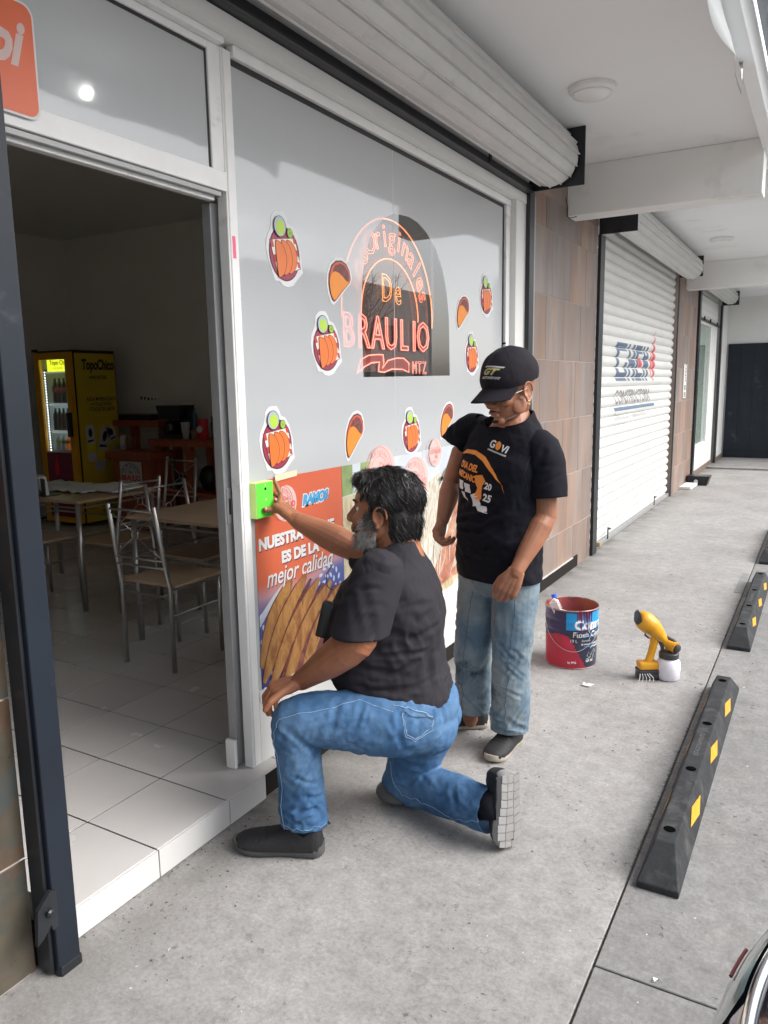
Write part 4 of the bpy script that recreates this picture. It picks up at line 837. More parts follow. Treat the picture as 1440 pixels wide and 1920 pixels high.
# ---- drinks fridge
fx0, fx1, fy0, fy1, fz0, fz1 = -7.50, -6.912, 5.44, 6.03, .12, 1.98
fr = thing('drinks_fridge', 'tall yellow drinks fridge with lit glass door and Topo Chico lettering', 'fridge', ((fx0 + fx1) / 2, 5.73, .1))
bm = B(); box(bm, fx0, fx0 + .03, fy0 + .05, fy1, fz0, fz1); box(bm, fx1 - .03, fx1, fy0 + .05, fy1, fz0, fz1); box(bm, fx0 + .03, fx1 - .03, fy1 - .03, fy1, fz0, fz1); box(bm, fx0 + .03, fx1 - .03, fy0 + .05, fy1 - .03, fz1 - .05, fz1); box(bm, fx0 + .03, fx1 - .03, fy0 + .05, fy1 - .03, fz0, .62); obj('cabinet', bm, 'fridge_black', fr)
bm = B(); box(bm, fx0 + .031, fx0 + .036, fy0 + .055, fy1 - .035, .63, fz1 - .055); box(bm, fx1 - .036, fx1 - .031, fy0 + .055, fy1 - .035, .63, fz1 - .055); box(bm, fx0 + .037, fx1 - .037, fy1 - .04, fy1 - .034, .63, fz1 - .055); obj('inner_lining', bm, 'fridge_inner', fr)
bm = B(); box(bm, fx0, fx0 + .085, fy0, fy0 + .045, fz0 + .02, fz1 - .01, .004); box(bm, fx1 - .085, fx1 - .004, fy0, fy0 + .045, fz0 + .02, fz1 - .01, .004); box(bm, fx0 + .086, fx1 - .086, fy0, fy0 + .045, fz1 - .085, fz1 - .01, .003); box(bm, fx0 + .086, fx1 - .086, fy0, fy0 + .045, fz0 + .02, .20, .003); obj('door_frame', bm, 'yellow_frame', fr)
obj('lower_panel', box(B(), fx0 + .087, fx1 - .087, fy0 + .006, fy0 + .03, .201, .905), 'maroon_panel', fr)
obj('door_pane', box(B(), fx0 + .087, fx1 - .087, fy0 + .015, fy0 + .02, .907, fz1 - .087), 'clear_glass', fr)
obj('lit_header', box(B(), fx0 + .13, fx1 - .09, fy0 + .07, fy0 + .08, 1.77, 1.905), 'header_glow', fr)
obj('header_lip', box(B(), fx0 + .12, fx1 - .09, fy0 + .055, fy0 + .068, 1.755, 1.772), 'shelf_lit_white', fr)
def front_text(name, s, x, z, size, mat, y, **k):
    me = text_mesh(s, size, **k); co = verts_np(me); set_np(me, np.stack([x + co[:, 0], np.full(len(co), y), z + co[:, 1]], 1)); return finish(name, me, mat, fr)
front_text('header_lettering', 'Topo Chico', -7.325, 1.845, .065, 'fridge_black', fy0 + .0685, bold=.0015)
front_text('header_lettering', 'HARD SELTZER', -7.27, 1.80, .022, 'fridge_black', fy0 + .0685)
for z in (1.405, 1.11): obj('shelf', box(B(), fx0 + .04, fx1 - .04, fy0 + .07, fy1 - .05, z, z + .028), 'shelf_lit_white', fr)
bm = B()
for i in range(30): bmesh.ops.create_uvsphere(bm, u_segments=6, v_segments=4, radius=.0065, matrix=Matrix.Translation((fx0 + .105, fy0 + .05, .925 + i * .029)))
obj('light_strip', bm, 'led', fr)
obj('strip_backing', box(B(), fx0 + .088, fx0 + .118, fy0 + .058, fy0 + .064, .91, 1.80), 'fridge_black', fr)
obj('handle', box(B(), fx1 - .075, fx1 - .02, fy0 - .04, fy0 - .001, 1.08, 1.34, .012), 'fridge_black', fr)
obj('side_panel', box(B(), fx1 + .001, fx1 + .004, fy0 + .06, fy1 - .01, fz0 + .02, fz1 - .02), 'yellow_panel', fr)
bm = B(); box(bm, fx0 - .02, fx0 + .05, fy0 + .0, fy0 + .03, fz1 + .0, fz1 + .03, .006); box(bm, fx0, fx1, fy0 + .04, fy1, fz1 + .0005, fz1 + .012); obj('top_hinge', bm, 'fridge_black', fr)
def side_text(s, y, z, size, **k): return wall_text('side_lettering', s, y, z, size, 'fridge_black', fr, fx1 + .0052, **k)
side_text('Topo', 5.585, 1.79, .15, bold=.006, sx=.62, shear=.1); side_text('Chico', 5.785, 1.79, .15, bold=.006, sx=.62, shear=.1)
side_text('HARD SELTZER', 5.672, 1.69, .048, sx=.70, bold=.001); side_text('AGUA MINERALIZADA', 5.618, 1.455, .058, sx=.66, bold=.001); side_text('+ 4.7% ALCOHOL', 5.655, 1.40, .058, sx=.66, bold=.001); side_text('+TOQUE DE SABOR', 5.64, 1.345, .058, sx=.66, bold=.001)
side_text('SABOR', 5.72, .29, .06, sx=.7, bold=.001); side_text('Y MUCHO', 5.72, .22, .06, sx=.7, bold=.001)
def can_print(cy, cz, w_, h_, rot):
    def T(p): return [(cy + u * w_ * math.cos(rot) - v * h_ * math.sin(rot), cz + u * w_ * math.sin(rot) + v * h_ * math.cos(rot)) for u, v in p]
    x = fx1 + .0045
    wall_poly('can_print', T([(-.45, -.5), (.45, -.5), (.5, -.42), (.5, .42), (.40, .5), (-.40, .5), (-.5, .42), (-.5, -.42)]), x, 'foam_cup', fr, th=.0005)
    wall_poly('can_band', T([(-.49, -.25), (.49, -.25), (.49, -.02), (-.49, -.02)]), x + .0009, 'yellow_label', fr, th=.0004)
    wall_poly('can_emblem', T(ell(.0, .28, .22, .12, 14)), x + .0009, 'fridge_black', fr, th=.0004)
    wall_poly('can_lettering', T([(-.35, .02), (.35, .06), (.35, .10), (-.35, .08)]), x + .0009, 'fridge_black', fr, th=.0004)
can_print(5.63, 1.0, .11, .40, 0.0); can_print(5.78, .93, .13, .50, -.28); can_print(5.94, 1.02, .11, .33, .30)
def bottle(bm, x, y, z, h, r):
    lathe(bm, [(r * .9, z), (r, z + .01), (r, z + h * .32), (r * .86, z + h * .42), (r, z + h * .55), (r * .9, z + h * .68), (r * .35, z + h * .88), (r * .35, z + h)], (x, y, 0), 10)
def bottle_thing(x, y, z, h, r, mat, lmat, label, group='bottles inside the fridge'):
    t = thing('drink_bottle', label, 'bottle', (x, y, z), group)
    bm = B(); bottle(bm, x, y, z, h, r); obj('bottle_body', bm, mat, t, smooth=True)
    if lmat: obj('bottle_label', lathe(B(), [(r * 1.03, z + h * .42), (r * 1.03, z + h * .62)], (x, y, 0), 10), lmat, t, smooth=True)
ORD = ('first', 'second', 'third', 'fourth', 'fifth')
for i in range(4): bottle_thing(-7.33 + .073 * i, 5.56, 1.434, .27, .033, 'cola', 'cola_label', ORD[i] + ' red labelled dark bottle from the left on the top fridge shelf')
for i in range(5): bottle_thing(-7.36 + .068 * i, 5.56, 1.139, .24, .032, 'cola', None, ORD[i] + ' plain dark bottle from the left on the middle fridge shelf')
bottle_thing(-7.34, 5.56, .93, .16, .032, 'clear_plastic', 'yellow_label', 'clear bottle with yellow label in the bottom of the fridge'); bottle_thing(-7.25, 5.56, .93, .16, .032, 'clear_plastic', 'green_label', 'clear bottle with green label in the bottom of the fridge'); bottle_thing(-7.14, 5.55, .93, .17, .045, 'orange_soda', 'orange_print', 'orange soda bottle in the bottom of the fridge')
obj('fridge_floor', box(B(), fx0 + .04, fx1 - .04, fy0 + .07, fy1 - .05, .905, .929), 'fridge_inner', fr)
wall_me = bmesh.new(); lathe(wall_me, [(.018, .66), (.03, .70), (.026, .78), (.012, .83), (.012, .88)], (-7.25, 5.446, 0), 10); obj('bottle_print', wall_me, 'can_red', fr)
# ---- wooden stand with coffee maker
ws = thing('wooden_stand', 'reddish brown wooden stand carrying the coffee maker, cups and a red can', 'stand', (-5.63, 5.9, .1))
bm = B(); box(bm, -6.12, -5.14, 5.70, 6.12, .985, 1.055, .005); obj('top_board', bm, 'red_wood', ws)
for x in (-6.06, -5.58, -5.20):
    for y in (5.72, 6.03): obj('leg', box(B(), x - .045, x + .03, y, y + .075, .1, .984, .004), 'red_wood', ws)
bm = B(); box(bm, -6.014, -5.245, 5.73, 6.08, .47, .52, .004); obj('lower_shelf', bm, 'red_wood', ws)
cm = thing('coffee_maker', 'black drip coffee maker on the wooden stand', 'coffee maker', (-5.93, 5.92, 1.056))
bm = B(); box(bm, -6.10, -5.77, 5.83, 6.05, 1.057, 1.10, .01); box(bm, -6.08, -5.78, 5.97, 6.05, 1.10, 1.30, .008); obj('body', bm, 'coffee_black', cm)
bm = B(); prism(bm, [(-6.10, 5.82, 1.40), (-5.765, 5.82, 1.40), (-5.79, 5.84, 1.25), (-6.08, 5.84, 1.25)], (0, .22, 0)); obj('water_tank', bm, 'coffee_black', cm)
bm = B(); lathe(bm, [(.06, 1.101), (.072, 1.14), (.06, 1.21), (.05, 1.235)], (-5.98, 5.89, 0), 14); tube(bm, [(-5.91, 5.87, 1.21), (-5.875, 5.86, 1.18), (-5.905, 5.87, 1.12)], .006, 6); obj('carafe', bm, 'coffee_black', cm)
obj('water_bottle', lathe(B(), [(.04, 1.056), (.042, 1.07), (.042, 1.24), (.03, 1.30), (.013, 1.34), (.013, 1.365)], (-5.715, 5.98, 0), 14), 'blue_bottle', label='dark blue bottle beside the coffee maker', cat='bottle', smooth=True)
obj('foam_cup', lathe(B(), [(.032, 1.056), (.048, 1.225), (.05, 1.228), (.046, 1.228), (.03, 1.07), (.001, 1.068)], (-5.71, 5.84, 0), 16), 'foam_cup', label='tall white foam cup in front of the dark blue bottle', cat='cup', smooth=True)
obj('brown_cup', lathe(B(), [(.042, 1.056), (.05, 1.15), (.045, 1.15), (.038, 1.066), (.001, 1.064)], (-5.60, 5.86, 0), 14), 'brown_cup', label='low brown cup between the foam cup and the red can', cat='cup', smooth=True)
rc = thing('red_can', 'red and white tin on the right end of the wooden stand', 'can', (-5.50, 5.87, 1.056))
obj('can_body', lathe(B(), [(.05, 1.057), (.052, 1.06), (.052, 1.255), (.05, 1.26), (.001, 1.26)], (-5.50, 5.87, 0), 18), 'can_red', rc, smooth=True, sharp=40)
obj('can_emblem', prism(B(), [(-5.50 + .04 * math.cos(a), 5.8155, 1.16 + .035 * math.sin(a)) for a in [i * PI / 8 for i in range(16)]], (0, -.002, 0)), 'foam_cup', rc)
jr = thing('coffee_jar', 'brown glass jar with black lid behind the red tin', 'jar', (-5.42, 5.98, 1.056))
obj('jar_body', lathe(B(), [(.05, 1.057), (.055, 1.07), (.055, 1.22), (.045, 1.25)], (-5.42, 5.98, 0), 16), 'jar_glass', jr, smooth=True); obj('lid', lathe(B(), [(.047, 1.251), (.047, 1.285), (.001, 1.285)], (-5.42, 5.98, 0), 16), 'fridge_black', jr)
bm = B(); bmesh.ops.create_icosphere(bm, subdivisions=3, radius=1, matrix=Matrix.Translation((-5.50, 5.93, .655)) @ Matrix.Diagonal((.11, .10, .135, 1)))
for v in bm.verts: v.co += Vector((math.sin(v.co.z * 60 + v.co.x * 40), 0, 0)) * .006
obj('black_bag', bm, 'dark_bag', label='glossy black plastic bag on the lower shelf of the wooden stand', cat='bag', smooth=True)
bm = B(); bmesh.ops.create_icosphere(bm, subdivisions=2, radius=1, matrix=Matrix.Translation((-5.83, 5.88, .60)) @ Matrix.Diagonal((.10, .09, .08, 1))); obj('helmet_shaped_pot', bm, 'dark_bag', label='dark rounded pot on the lower shelf left of the black bag', cat='pot', smooth=True)
# upper cabinet with black tray, lower red cabinet with logo
us = thing('wooden_rack', 'red wooden rack next to the fridge with a black tray on top', 'rack', (-6.55, 6.1, .1))
bm = B(); box(bm, -6.90, -6.20, 5.93, 6.25, 1.17, 1.235, .004); obj('top_board', bm, 'red_wood', us)
for x in (-6.72, -6.28): obj('post', box(B(), x - .035, x + .035, 6.05, 6.12, .1, 1.169), 'red_wood', us)
obj('black_tray', box(B(), -6.83, -6.33, 5.96, 6.22, 1.237, 1.30, .006), 'coffee_black', label='black rectangular tray on top of the wooden rack', cat='tray')
bc = thing('wooden_cabinet', 'low red wooden cabinet carrying a square white taqueria sign', 'cabinet', (-6.3, 5.75, .1))
bm = B(); box(bm, -6.62, -5.95, 5.56, 5.92, .855, .93, .004); obj('top_board', bm, 'red_wood', bc); obj('cabinet_body', box(B(), -6.55, -6.0, 5.61, 5.90, .1, .854), 'red_wood', bc)
lg = thing('logo_sign', 'square white sign with a round logo reading Los Originales De Braulio', 'sign', (-6.29, 5.60, .63))
obj('sign_board', box(B(), -6.45, -6.13, 5.598, 5.606, .60, .825, .002), 'foam_cup', lg)
def ftext(s, x, z, size, mat, **k):
    me = text_mesh(s, size, align='CENTER', **k); co = verts_np(me); set_np(me, np.stack([x + co[:, 0], np.full(len(co), 5.5965), z + co[:, 1]], 1)); finish('sign_lettering', me, mat, lg)
ftext('BRAULIO', -6.29, .625, .08, 'can_red', bold=.003, sx=.85); ftext('De', -6.29, .70, .045, 'fridge_black', bold=.001)
for i, ch in enumerate('Los Originales'):
    a = math.radians(168 - i * 12); me = text_mesh(ch, .034, bold=.001, align='CENTER'); me.transform(Matrix.Rotation(a - PI / 2, 4, 'Z')); co = verts_np(me)
    set_np(me, np.stack([-6.29 + .105 * math.cos(a) + co[:, 0], np.full(len(co), 5.5965), .695 + .085 * math.sin(a) + co[:, 1]], 1)); finish('sign_lettering', me, 'fridge_black', lg)
for rr in (.135, .08): obj('sign_ring', tube(B(), [(-6.29 + rr * math.cos(a), 5.5965, .695 + rr * .82 * math.sin(a)) for a in [PI * i / 14 for i in range(15)]], .0025, 4), 'fridge_black', lg)
for i, (x, m_, l) in enumerate(((-6.655, 'foam_cup', 'pale rolled towel standing left on the red cabinet'), (-6.56, 'brown_cup', 'tan stack of cups standing right on the red cabinet'))):
    obj('cup_stack', lathe(B(), [(.035, .931), (.04, 1.05), (.03, 1.08)], (x + .06, 5.80, 0), 12), m_, label=l, cat='cups', smooth=True)
# ------------------------------------------------------------ things on the pavement
M('stop_rubber', (.026, .028, .031), .75, spec=.3, var=.3, vs=9, bump=.6, bs=60, dirt=((.075, .075, .073), 12, .52, .72), rv=.1); M('reflector_yellow', (.66, .32, .018), .4, var=.12, vs=25, dirt=((.30, .16, .03), 30, .58, .7)); M('reflector_old', (.40, .20, .04), .6, var=.3, vs=20, dirt=((.15, .14, .12), 20, .45, .6)); M('hole_dark', (.004, .004, .004), 1.0, spec=.0)
def wheel_stop(y0, y1, label):
    xc = -.357; t = thing('wheel_stop', label, 'wheel stop', (xc, (y0 + y1) / 2, 0), 'rubber wheel stops along the walkway edge')
    hb, ht, H_, e = .0635, .031, .112, .17
    bm = B(); base = [(-hb, y0), (hb, y0), (hb, y1), (-hb, y1)]; lift = .022; top = [(-ht, y0 + .115), (ht, y0 + .115), (ht, y1 - .115), (-ht, y1 - .115)]
    a = [bm.verts.new((xc + u, v, 0)) for u, v in base]; b_ = [bm.verts.new((xc + u, v, lift)) for u, v in base]; c = [bm.verts.new((xc + u, v, H_)) for u, v in top]
    for i in range(4): j = (i + 1) % 4; bm.faces.new((a[i], a[j], b_[j], b_[i])); bm.faces.new((b_[i], b_[j], c[j], c[i]))
    bm.faces.new(c); bm.faces.new(a[::-1]); bmesh.ops.bevel(bm, geom=bm.edges[:], offset=.004, segments=2, affect='EDGES', profile=.5)
    obj('rubber_body', bm, 'stop_rubber', t)
    L_ = y1 - y0
    for f in (.105, .355, .60, .90):
        y = y0 + L_ * f; bm = B(); lathe(bm, [(.0195, H_ + .0006), (.0185, H_ - .0), (.017, H_ - .004)], (xc, y, 0), 18, cap=False); lathe(bm, [(.0185, H_ + .0008), (.0001, H_ + .0007)], (xc, y, 0), 18); obj('bolt_hole', bm, 'hole_dark', t)
    n = Vector((H_ - lift, 0, hb - ht)).normalized()
    for f in (.235, .51, .78):
        for s_, m_ in ((1, 'reflector_yellow'), (-1, 'reflector_old')):
            y = y0 + L_ * f; P_ = lambda q, yy: (xc + s_ * (hb - (hb - ht) * q + .0012 * 1), yy, lift + (H_ - lift) * q + .0008)
            y_ = .10
            obj('reflector', prism(B(), [P_(.52, y + .115), P_(.80, y - .03), P_(.48, y - .115), P_(.20, y + .03)], (s_ * .0014, 0, .0009)), m_, t)
    me = text_mesh('ESTACIONAMIENTO', .024, sx=1.0, bold=.0003); me.transform(Matrix.Rotation(PI / 2, 4, 'Z')); co = verts_np(me); set_np(me, np.stack([xc + .006 + co[:, 0], y0 + L_ * .42 + co[:, 1], np.full(len(co), H_ + .0008)], 1)); finish('stamp_lettering', me, M('faded_grey', (.10, .10, .098), .7) if 'faded_grey' not in MATS else 'faded_grey', t)
    return t
wheel_stop(2.275, 4.10, 'long rubber wheel stop with yellow diamonds, nearest the camera'); wheel_stop(4.75, 6.50, 'rubber wheel stop in the middle distance beside the square patch in the ground'); wheel_stop(7.17, 8.95, 'rubber wheel stop farthest away, cut by the right edge of the photo')
bm = B(); box(bm, -.515, -.4545, 6.10, 6.75, .0002, .0024); struct('ground_patch', bm, 'concrete_lot')
# ---- litter
crumpled('plastic_scrap', -1.02, -.97, 3.80, 3.835, .001, 'paper_white', 'small white scrap of plastic in front of the paint pail', 'scrap', .008, 5, 8)
bm = B(); rr = random.Random(5)
for i in range(170):
    x, y = rr.uniform(-1.7, .6), rr.uniform(1.3, 5.5); 
    if rr.random() < .5: x, y = -1.77 + rr.random() ** 2 * .35, rr.uniform(1.25, 2.2)
    r = rr.uniform(.0012, .004); bmesh.ops.create_icosphere(bm, subdivisions=1, radius=r, matrix=Matrix.Translation((x, y, r * .6)))
o = obj('grit', bm, 'concrete_lot', label='loose grit and crumbs scattered on the concrete', cat='grit', kind='stuff')
for i, (x, y, l) in enumerate(((-1.019, 6.45, 'tiny white paper bit on the walkway far behind the pail'), (.12, 2.05, 'white paint fleck on the parking ground right of the near wheel stop'), (-.30, 1.90, 'white paint fleck beside the ground joint'))):
    crumpled('paper_bit', x, x + .011, y, y + .009, .0008, 'paper_white', l, 'paper', .0015, 3, i)
# dry weeds in the joint
bm = B(); rr = random.Random(11)
for i in range(300):
    y = rr.choice([rr.uniform(1.9, 5.2), rr.uniform(2.4, 3.3), rr.uniform(2.8, 4.1)]); x = -.4515; p = Vector((x, y, .0)); d = Vector((rr.uniform(-1, 1), rr.uniform(-1, 1), rr.uniform(.1, .8))).normalized()
    l = rr.uniform(.006, .024); tube(bm, [p, p + d * l * .5, p + d * l + Vector((0, 0, -l * .3))], [.0006, .0005, .0002], 3)
obj('dry_weeds', bm, M('weed', (.09, .08, .05), .9), label='dry weeds growing in the joint beside the wheel stops', cat='weeds', kind='stuff')
# ---- paint pail
M('pail_navy', (.035, .025, .085), .38, var=.15, vs=7, dirt=((.12, .02, .04), 9, .6, .75)); M('pail_blue', (.01, .27, .58), .35, var=.05, dirt=((.22, .04, .10), 14, .62, .7)); M('pail_red', (.42, .02, .045), .38, var=.12, dirt=((.16, .03, .06), 18, .60, .72)); M('pail_dark', (.03, .035, .06), .35, var=.1); M('pail_inside', (.24, .035, .035), .5, col2=(.34, .10, .05), dirt=((.12, .02, .03), 12, .5, .7)); M('pail_rim', (.30, .22, .20), .4, metal=.4, dirt=((.25, .03, .04), 12, .5, .6)); M('drip', (.20, .02, .07), .3)
px_, py_, PR, PH = -1.175, 4.14, .146, .338
pl = thing('paint_pail', 'large used metal paint pail with red and blue label and paint drips', 'pail', (px_, py_, 0))
def pail_r(z): 
    q = z / PH; r = .138 + .008 * q
    for zz in (.62, .80): r += .0035 * math.exp(-((q - zz) / .018) ** 2)
    return r + (.004 if z > PH - .006 else 0)
dents = [(-.05, .52, .010, .05), (.55, .40, .007, .06), (-1.2, .70, .006, .05)]
view = math.atan2(-py_, -px_)   # azimuth of the side that faces the shop front visitor
def pail_pt(a, z, off=0):
    r = pail_r(z) + off
    for da, zq, dp, wd_ in dents: r -= dp * math.exp(-((a - da) / .25) ** 2 - ((z / PH - zq) / wd_) ** 2 * .25)
    return (px_ + r * math.cos(view + a), py_ + r * math.sin(view + a), z)
def pail_patch(name, mat, inside, off=.0, n=96, mz=48):
    bm = B(); g = {}
    def v(i, j):
        if (i % n, j) not in g: g[(i % n, j)] = bm.verts.new(pail_pt(-PI + 2 * PI * (i % n) / n, PH * j / mz, off))
        return g[(i % n, j)]
    for i in range(n):
        for j in range(mz):
            a = -PI + 2 * PI * (i + .5) / n; z = (j + .5) / mz
            if inside(a, z): bm.faces.new((v(i, j), v(i + 1, j), v(i + 1, j + 1), v(i, j + 1)))
    return obj(name, bm, mat, pl, smooth=True, fixn=False)
pail_patch('pail_wall', 'pail_navy', lambda a, z: True)
pail_patch('red_label', 'pail_red', lambda a, z: a < .55 - z * 1.35 + .1 and z < .60 - .12 * abs(a + .5) and a > -2.2 and z > .01, .0008)
pail_patch('blue_label', 'pail_blue', lambda a, z: a > -.22 and a < 1.9 and .66 < z < .965, .0008)
pail_patch('dark_label', 'pail_dark', lambda a, z: a >= .55 - z * 1.35 + .12 and a > -.1 and a < 2.2 and .02 < z < .655, .0007)
bm = B(); lathe(bm, [(.1435, PH - .002), (.138, PH - .03), (.1285, PH - .10), (.126, .012), (.001, .011)], (px_, py_, 0), 48, cap=False); obj('pail_inside', bm, 'pail_inside', pl, smooth=True)
obj('rim', tube(B(), [(px_ + .1485 * math.cos(a), py_ + .1485 * math.sin(a), PH - .003) for a in [2 * PI * i / 56 for i in range(56)]], .0045, 8, closed=True), 'pail_rim', pl, smooth=True)
obj('base_rim', tube(B(), [(px_ + .1385 * math.cos(a), py_ + .1385 * math.sin(a), .004) for a in [2 * PI * i / 56 for i in range(56)]], .0035, 6, closed=True), 'pail_rim', pl, smooth=True)
hp = [pail_pt(-1.45 + 2.85 * i / 24, .26 - .155 * math.sin(PI * i / 24 * .92) , .006) for i in range(25)]
obj('wire_handle', tube(B(), hp, .002, 6), 'steel_tube', pl, smooth=True)
def pail_text(s, a, z, size, mat='poster_white', off=.0018, **k):
    me = text_mesh(s, size, **k); grid_cut(me, .01, (0,)); co = verts_np(me); set_np(me, np.array([pail_pt(a + c[0] / .142, z + c[1], off) for c in co])); finish('pail_lettering', me, mat, pl)
pail_text('Comex', .12, .232, .075, bold=.004, sx=.95); pail_text('Flush Coat', .05, .185, .045, bold=.0004); pail_text('Esmalte', .42, .158, .018); pail_text('de secado rapido', .40, .138, .016, bold=.0004); pail_text('19 L', -.05, .155, .024); pail_text('NP 361', .62, .04, .018, bold=.0006); pail_text('by PPG', -.12, .035, .016, bold=.0006)
for k in range(9): pail_text('lorem'[:0] or '- ' * 9, -1.0, .135 - .010 * k, .010, 'faint_red_print')
bm = B()
for (a, z0, z1) in ((.22, .33, .25), (.34, .335, .235), (.38, .33, .20), (.55, .335, .25), (.62, .33, .21), (.70, .335, .23), (.28, .335, .28), (.47, .335, .27), (.80, .335, .27)):
    tube(bm, [pail_pt(a, z0, .001), pail_pt(a + .01, (z0 + z1) / 2, .001), pail_pt(a + .005, z1, .001)], [.004, .0028, .0022], 6)
obj('paint_drip', bm, 'drip', pl)
rr = random.Random(2)
for i in range(14):
    a0, z0 = rr.uniform(.2, .9), rr.uniform(.03, .20); pts = [pail_pt(a0 + .5 * q / 5, z0 + (rr.uniform(-.01, .02)) + .02 * q / 5, .0016) for q in range(6)]
    obj('paint_stroke', tube(B(), pts, .0013, 4), 'white_print' if i % 3 else 'pail_blue', pl)
# contents of the pail
bt = thing('plastic_bottle', 'clear plastic bottle with blue cap sticking out of the pail', 'bottle', (px_ - .07, py_ - .03, .2))
d = Vector((-.035, .01, .10)).normalized(); p0 = Vector((px_ - .055, py_ + .0, .21))
obj('bottle_body', lathe(B(), [(.030, 0), (.032, .01), (.032, .10), (.020, .135), (.012, .15)], p0, 16, d), glass_mat('pet', tint=(.8, .84, .86)), bt, smooth=True); obj('blue_cap', lathe(B(), [(.0155, .151), (.0155, .176), (.001, .177)], p0, 14, d), M('cap_blue', (.02, .10, .55), .35), bt)
gl_ = thing('red_pliers', 'red and white plastic tube caulk items inside the pail', 'tube', (px_ - .09, py_ - .06, .2))
obj('red_grip', tube(B(), [(px_ - .10, py_ - .05, .20), (px_ - .085, py_ - .06, .30), (px_ - .06, py_ - .075, .335), (px_ - .04, py_ - .085, .30), (px_ - .02, py_ - .08, .24)], .010, 10), 'can_red', gl_, smooth=True)
obj('white_nozzle', tube(B(), [(px_ - .115, py_ - .02, .24), (px_ - .11, py_ - .04, .33), (px_ - .09, py_ - .045, .362), (px_ - .065, py_ - .05, .355)], [.012, .012, .009, .007], 10), 'lamp_plastic', gl_, smooth=True)
ru = thing('clear_box', 'long clear plastic strip box leaning inside the pail', 'box', (px_, py_, .15))
bm = B(); box(bm, -.022, .022, -.004, .004, 0, .30, .001); bm.transform(Matrix.Translation((px_ + .055, py_ - .10, .10)) @ Matrix.Rotation(-.42, 4, 'Y') @ Matrix.Rotation(.12, 4, 'X')); obj('clear_strip', bm, M('pale_plastic', (.72, .60, .62), .2), ru)
bm = B(); box(bm, -.05, .05, -.003, .003, 0, .2, .001); bm.transform(Matrix.Translation((px_ - .02, py_ - .055, .11)) @ Matrix.Rotation(.1, 4, 'Y')); obj('white_card', bm, 'paper_white', ru)
# ---- cordless paint sprayer
M('tool_yellow', (.66, .31, .015), .38, var=.06, vs=20, dirt=((.50, .26, .04), 30, .60, .72)); M('tool_dark', (.04, .04, .042), .5); M('cup_white', (.72, .70, .76), .35, sss=.0)
sp_ = thing('paint_sprayer', 'yellow cordless paint sprayer with white cup standing on the pavement', 'paint sprayer', (-.68, 4.1, 0))
# local frame: u = image right, v = away, z up
U_ = Vector((.86, .51, 0)).normalized(); V_ = Vector((-.51, .86, 0)); O_ = Vector((-.700, 4.10, 0))
def SP(u, v, z): return O_ + U_ * u + V_ * v + Vector((0, 0, z))
def spt(name, pts, r, mat, n=16, squash=1.0): 
    bm = B(); tube(bm, [SP(*p) for p in pts], r, n); return obj(name, bm, mat, sp_, smooth=True, sharp=50)
spt('motor_housing', [(-.105, .0, .335), (-.098, 0, .333), (-.07, 0, .315), (-.035, 0, .285), (-.005, 0, .252), (.02, 0, .225), (.04, -.005, .205)], [.030, .044, .053, .051, .042, .030, .024], 'tool_yellow', 20)
spt('rear_cap', [(-.122, 0, .335), (-.118, 0, .334), (-.104, 0, .336)], [.022, .036, .044], 'tool_dark', 20)
spt('handle', [(-.02, .0, .245), (-.018, 0, .20), (-.028, 0, .15), (-.040, 0, .10), (-.045, 0, .085)], [.026, .022, .020, .022, .026], 'tool_yellow', 14)
bm = B(); box(bm, -.055, .05, -.035, .035, 0, .040, .012); bm.transform(Matrix.Translation(SP(-.045, 0, .055)) @ Matrix.Rotation(math.atan2(U_.y, U_.x), 4, 'Z')); obj('handle_base', bm, 'tool_yellow', sp_)
bm = B(); box(bm, -.058, .055, -.037, .037, 0, .018, .005); bm.transform(Matrix.Translation(SP(-.045, 0, .036)) @ Matrix.Rotation(math.atan2(U_.y, U_.x), 4, 'Z')); obj('base_band', bm, 'tool_dark', sp_)
bm = B(); box(bm, -.060, .062, -.036, .036, 0, .034, .007); bm.transform(Matrix.Translation(SP(-.042, 0, .001)) @ Matrix.Rotation(math.atan2(U_.y, U_.x), 4, 'Z')); obj('battery', bm, 'tool_dark', sp_)
spt('nozzle_body', [(.035, -.005, .205), (.07, -.03, .185), (.082, -.05, .180)], [.022, .030, .031], 'tool_yellow', 18)
spt('nozzle_cap', [(.081, -.050, .180), (.089, -.062, .177), (.092, -.066, .176)], [.024, .022, .012], 'tool_dark', 18)
spt('trigger', [(.012, -.01, .205), (.020, -.02, .175), (.018, -.018, .145)], [.011, .010, .006], 'tool_dark', 8)
spt('cup_neck', [(.055, -.015, .19), (.055, -.015, .145)], [.020, .018], 'tool_yellow', 12)
spt('top_clip', [(.035, -.005, .235), (.075, -.03, .214), (.088, -.04, .205)], [.008, .012, .006], 'tool_dark', 8)
obj('cup_lid', lathe(B(), [(.048, .118), (.051, .120), (.051, .145), (.046, .152), (.02, .160), (.001, .161)], SP(.058, -.015, 0), 28), 'tool_dark', sp_, smooth=True, sharp=35)
obj('paint_cup', lathe(B(), [(.052, .002), (.058, .008), (.062, .06), (.060, .095), (.050, .112), (.047, .1178)], SP(.058, -.015, 0), 28), 'cup_white', sp_, smooth=True)
spt('brand_plate', [(-.085, -.050, .262), (-.062, -.051, .243)], [.010, .010], 'tool_dark', 4)
bm = B()
for k in range(3): tube(bm, [SP(-.03 + .008 * k, -.047, .235 - .006 * k), SP(-.012 + .008 * k, -.040, .226 - .006 * k)], .0016, 4)
obj('vent_slot', bm, 'tool_dark', sp_)
bm = B()
for k in range(5): tube(bm, [SP(-.10 + .012 * k, -.040, .04), SP(-.105 + .018 * k, -.052, .02), SP(-.115 + .02 * k, -.062, .004)], .0016, 4)
obj('plastic_string', bm, 'paper_white', sp_)
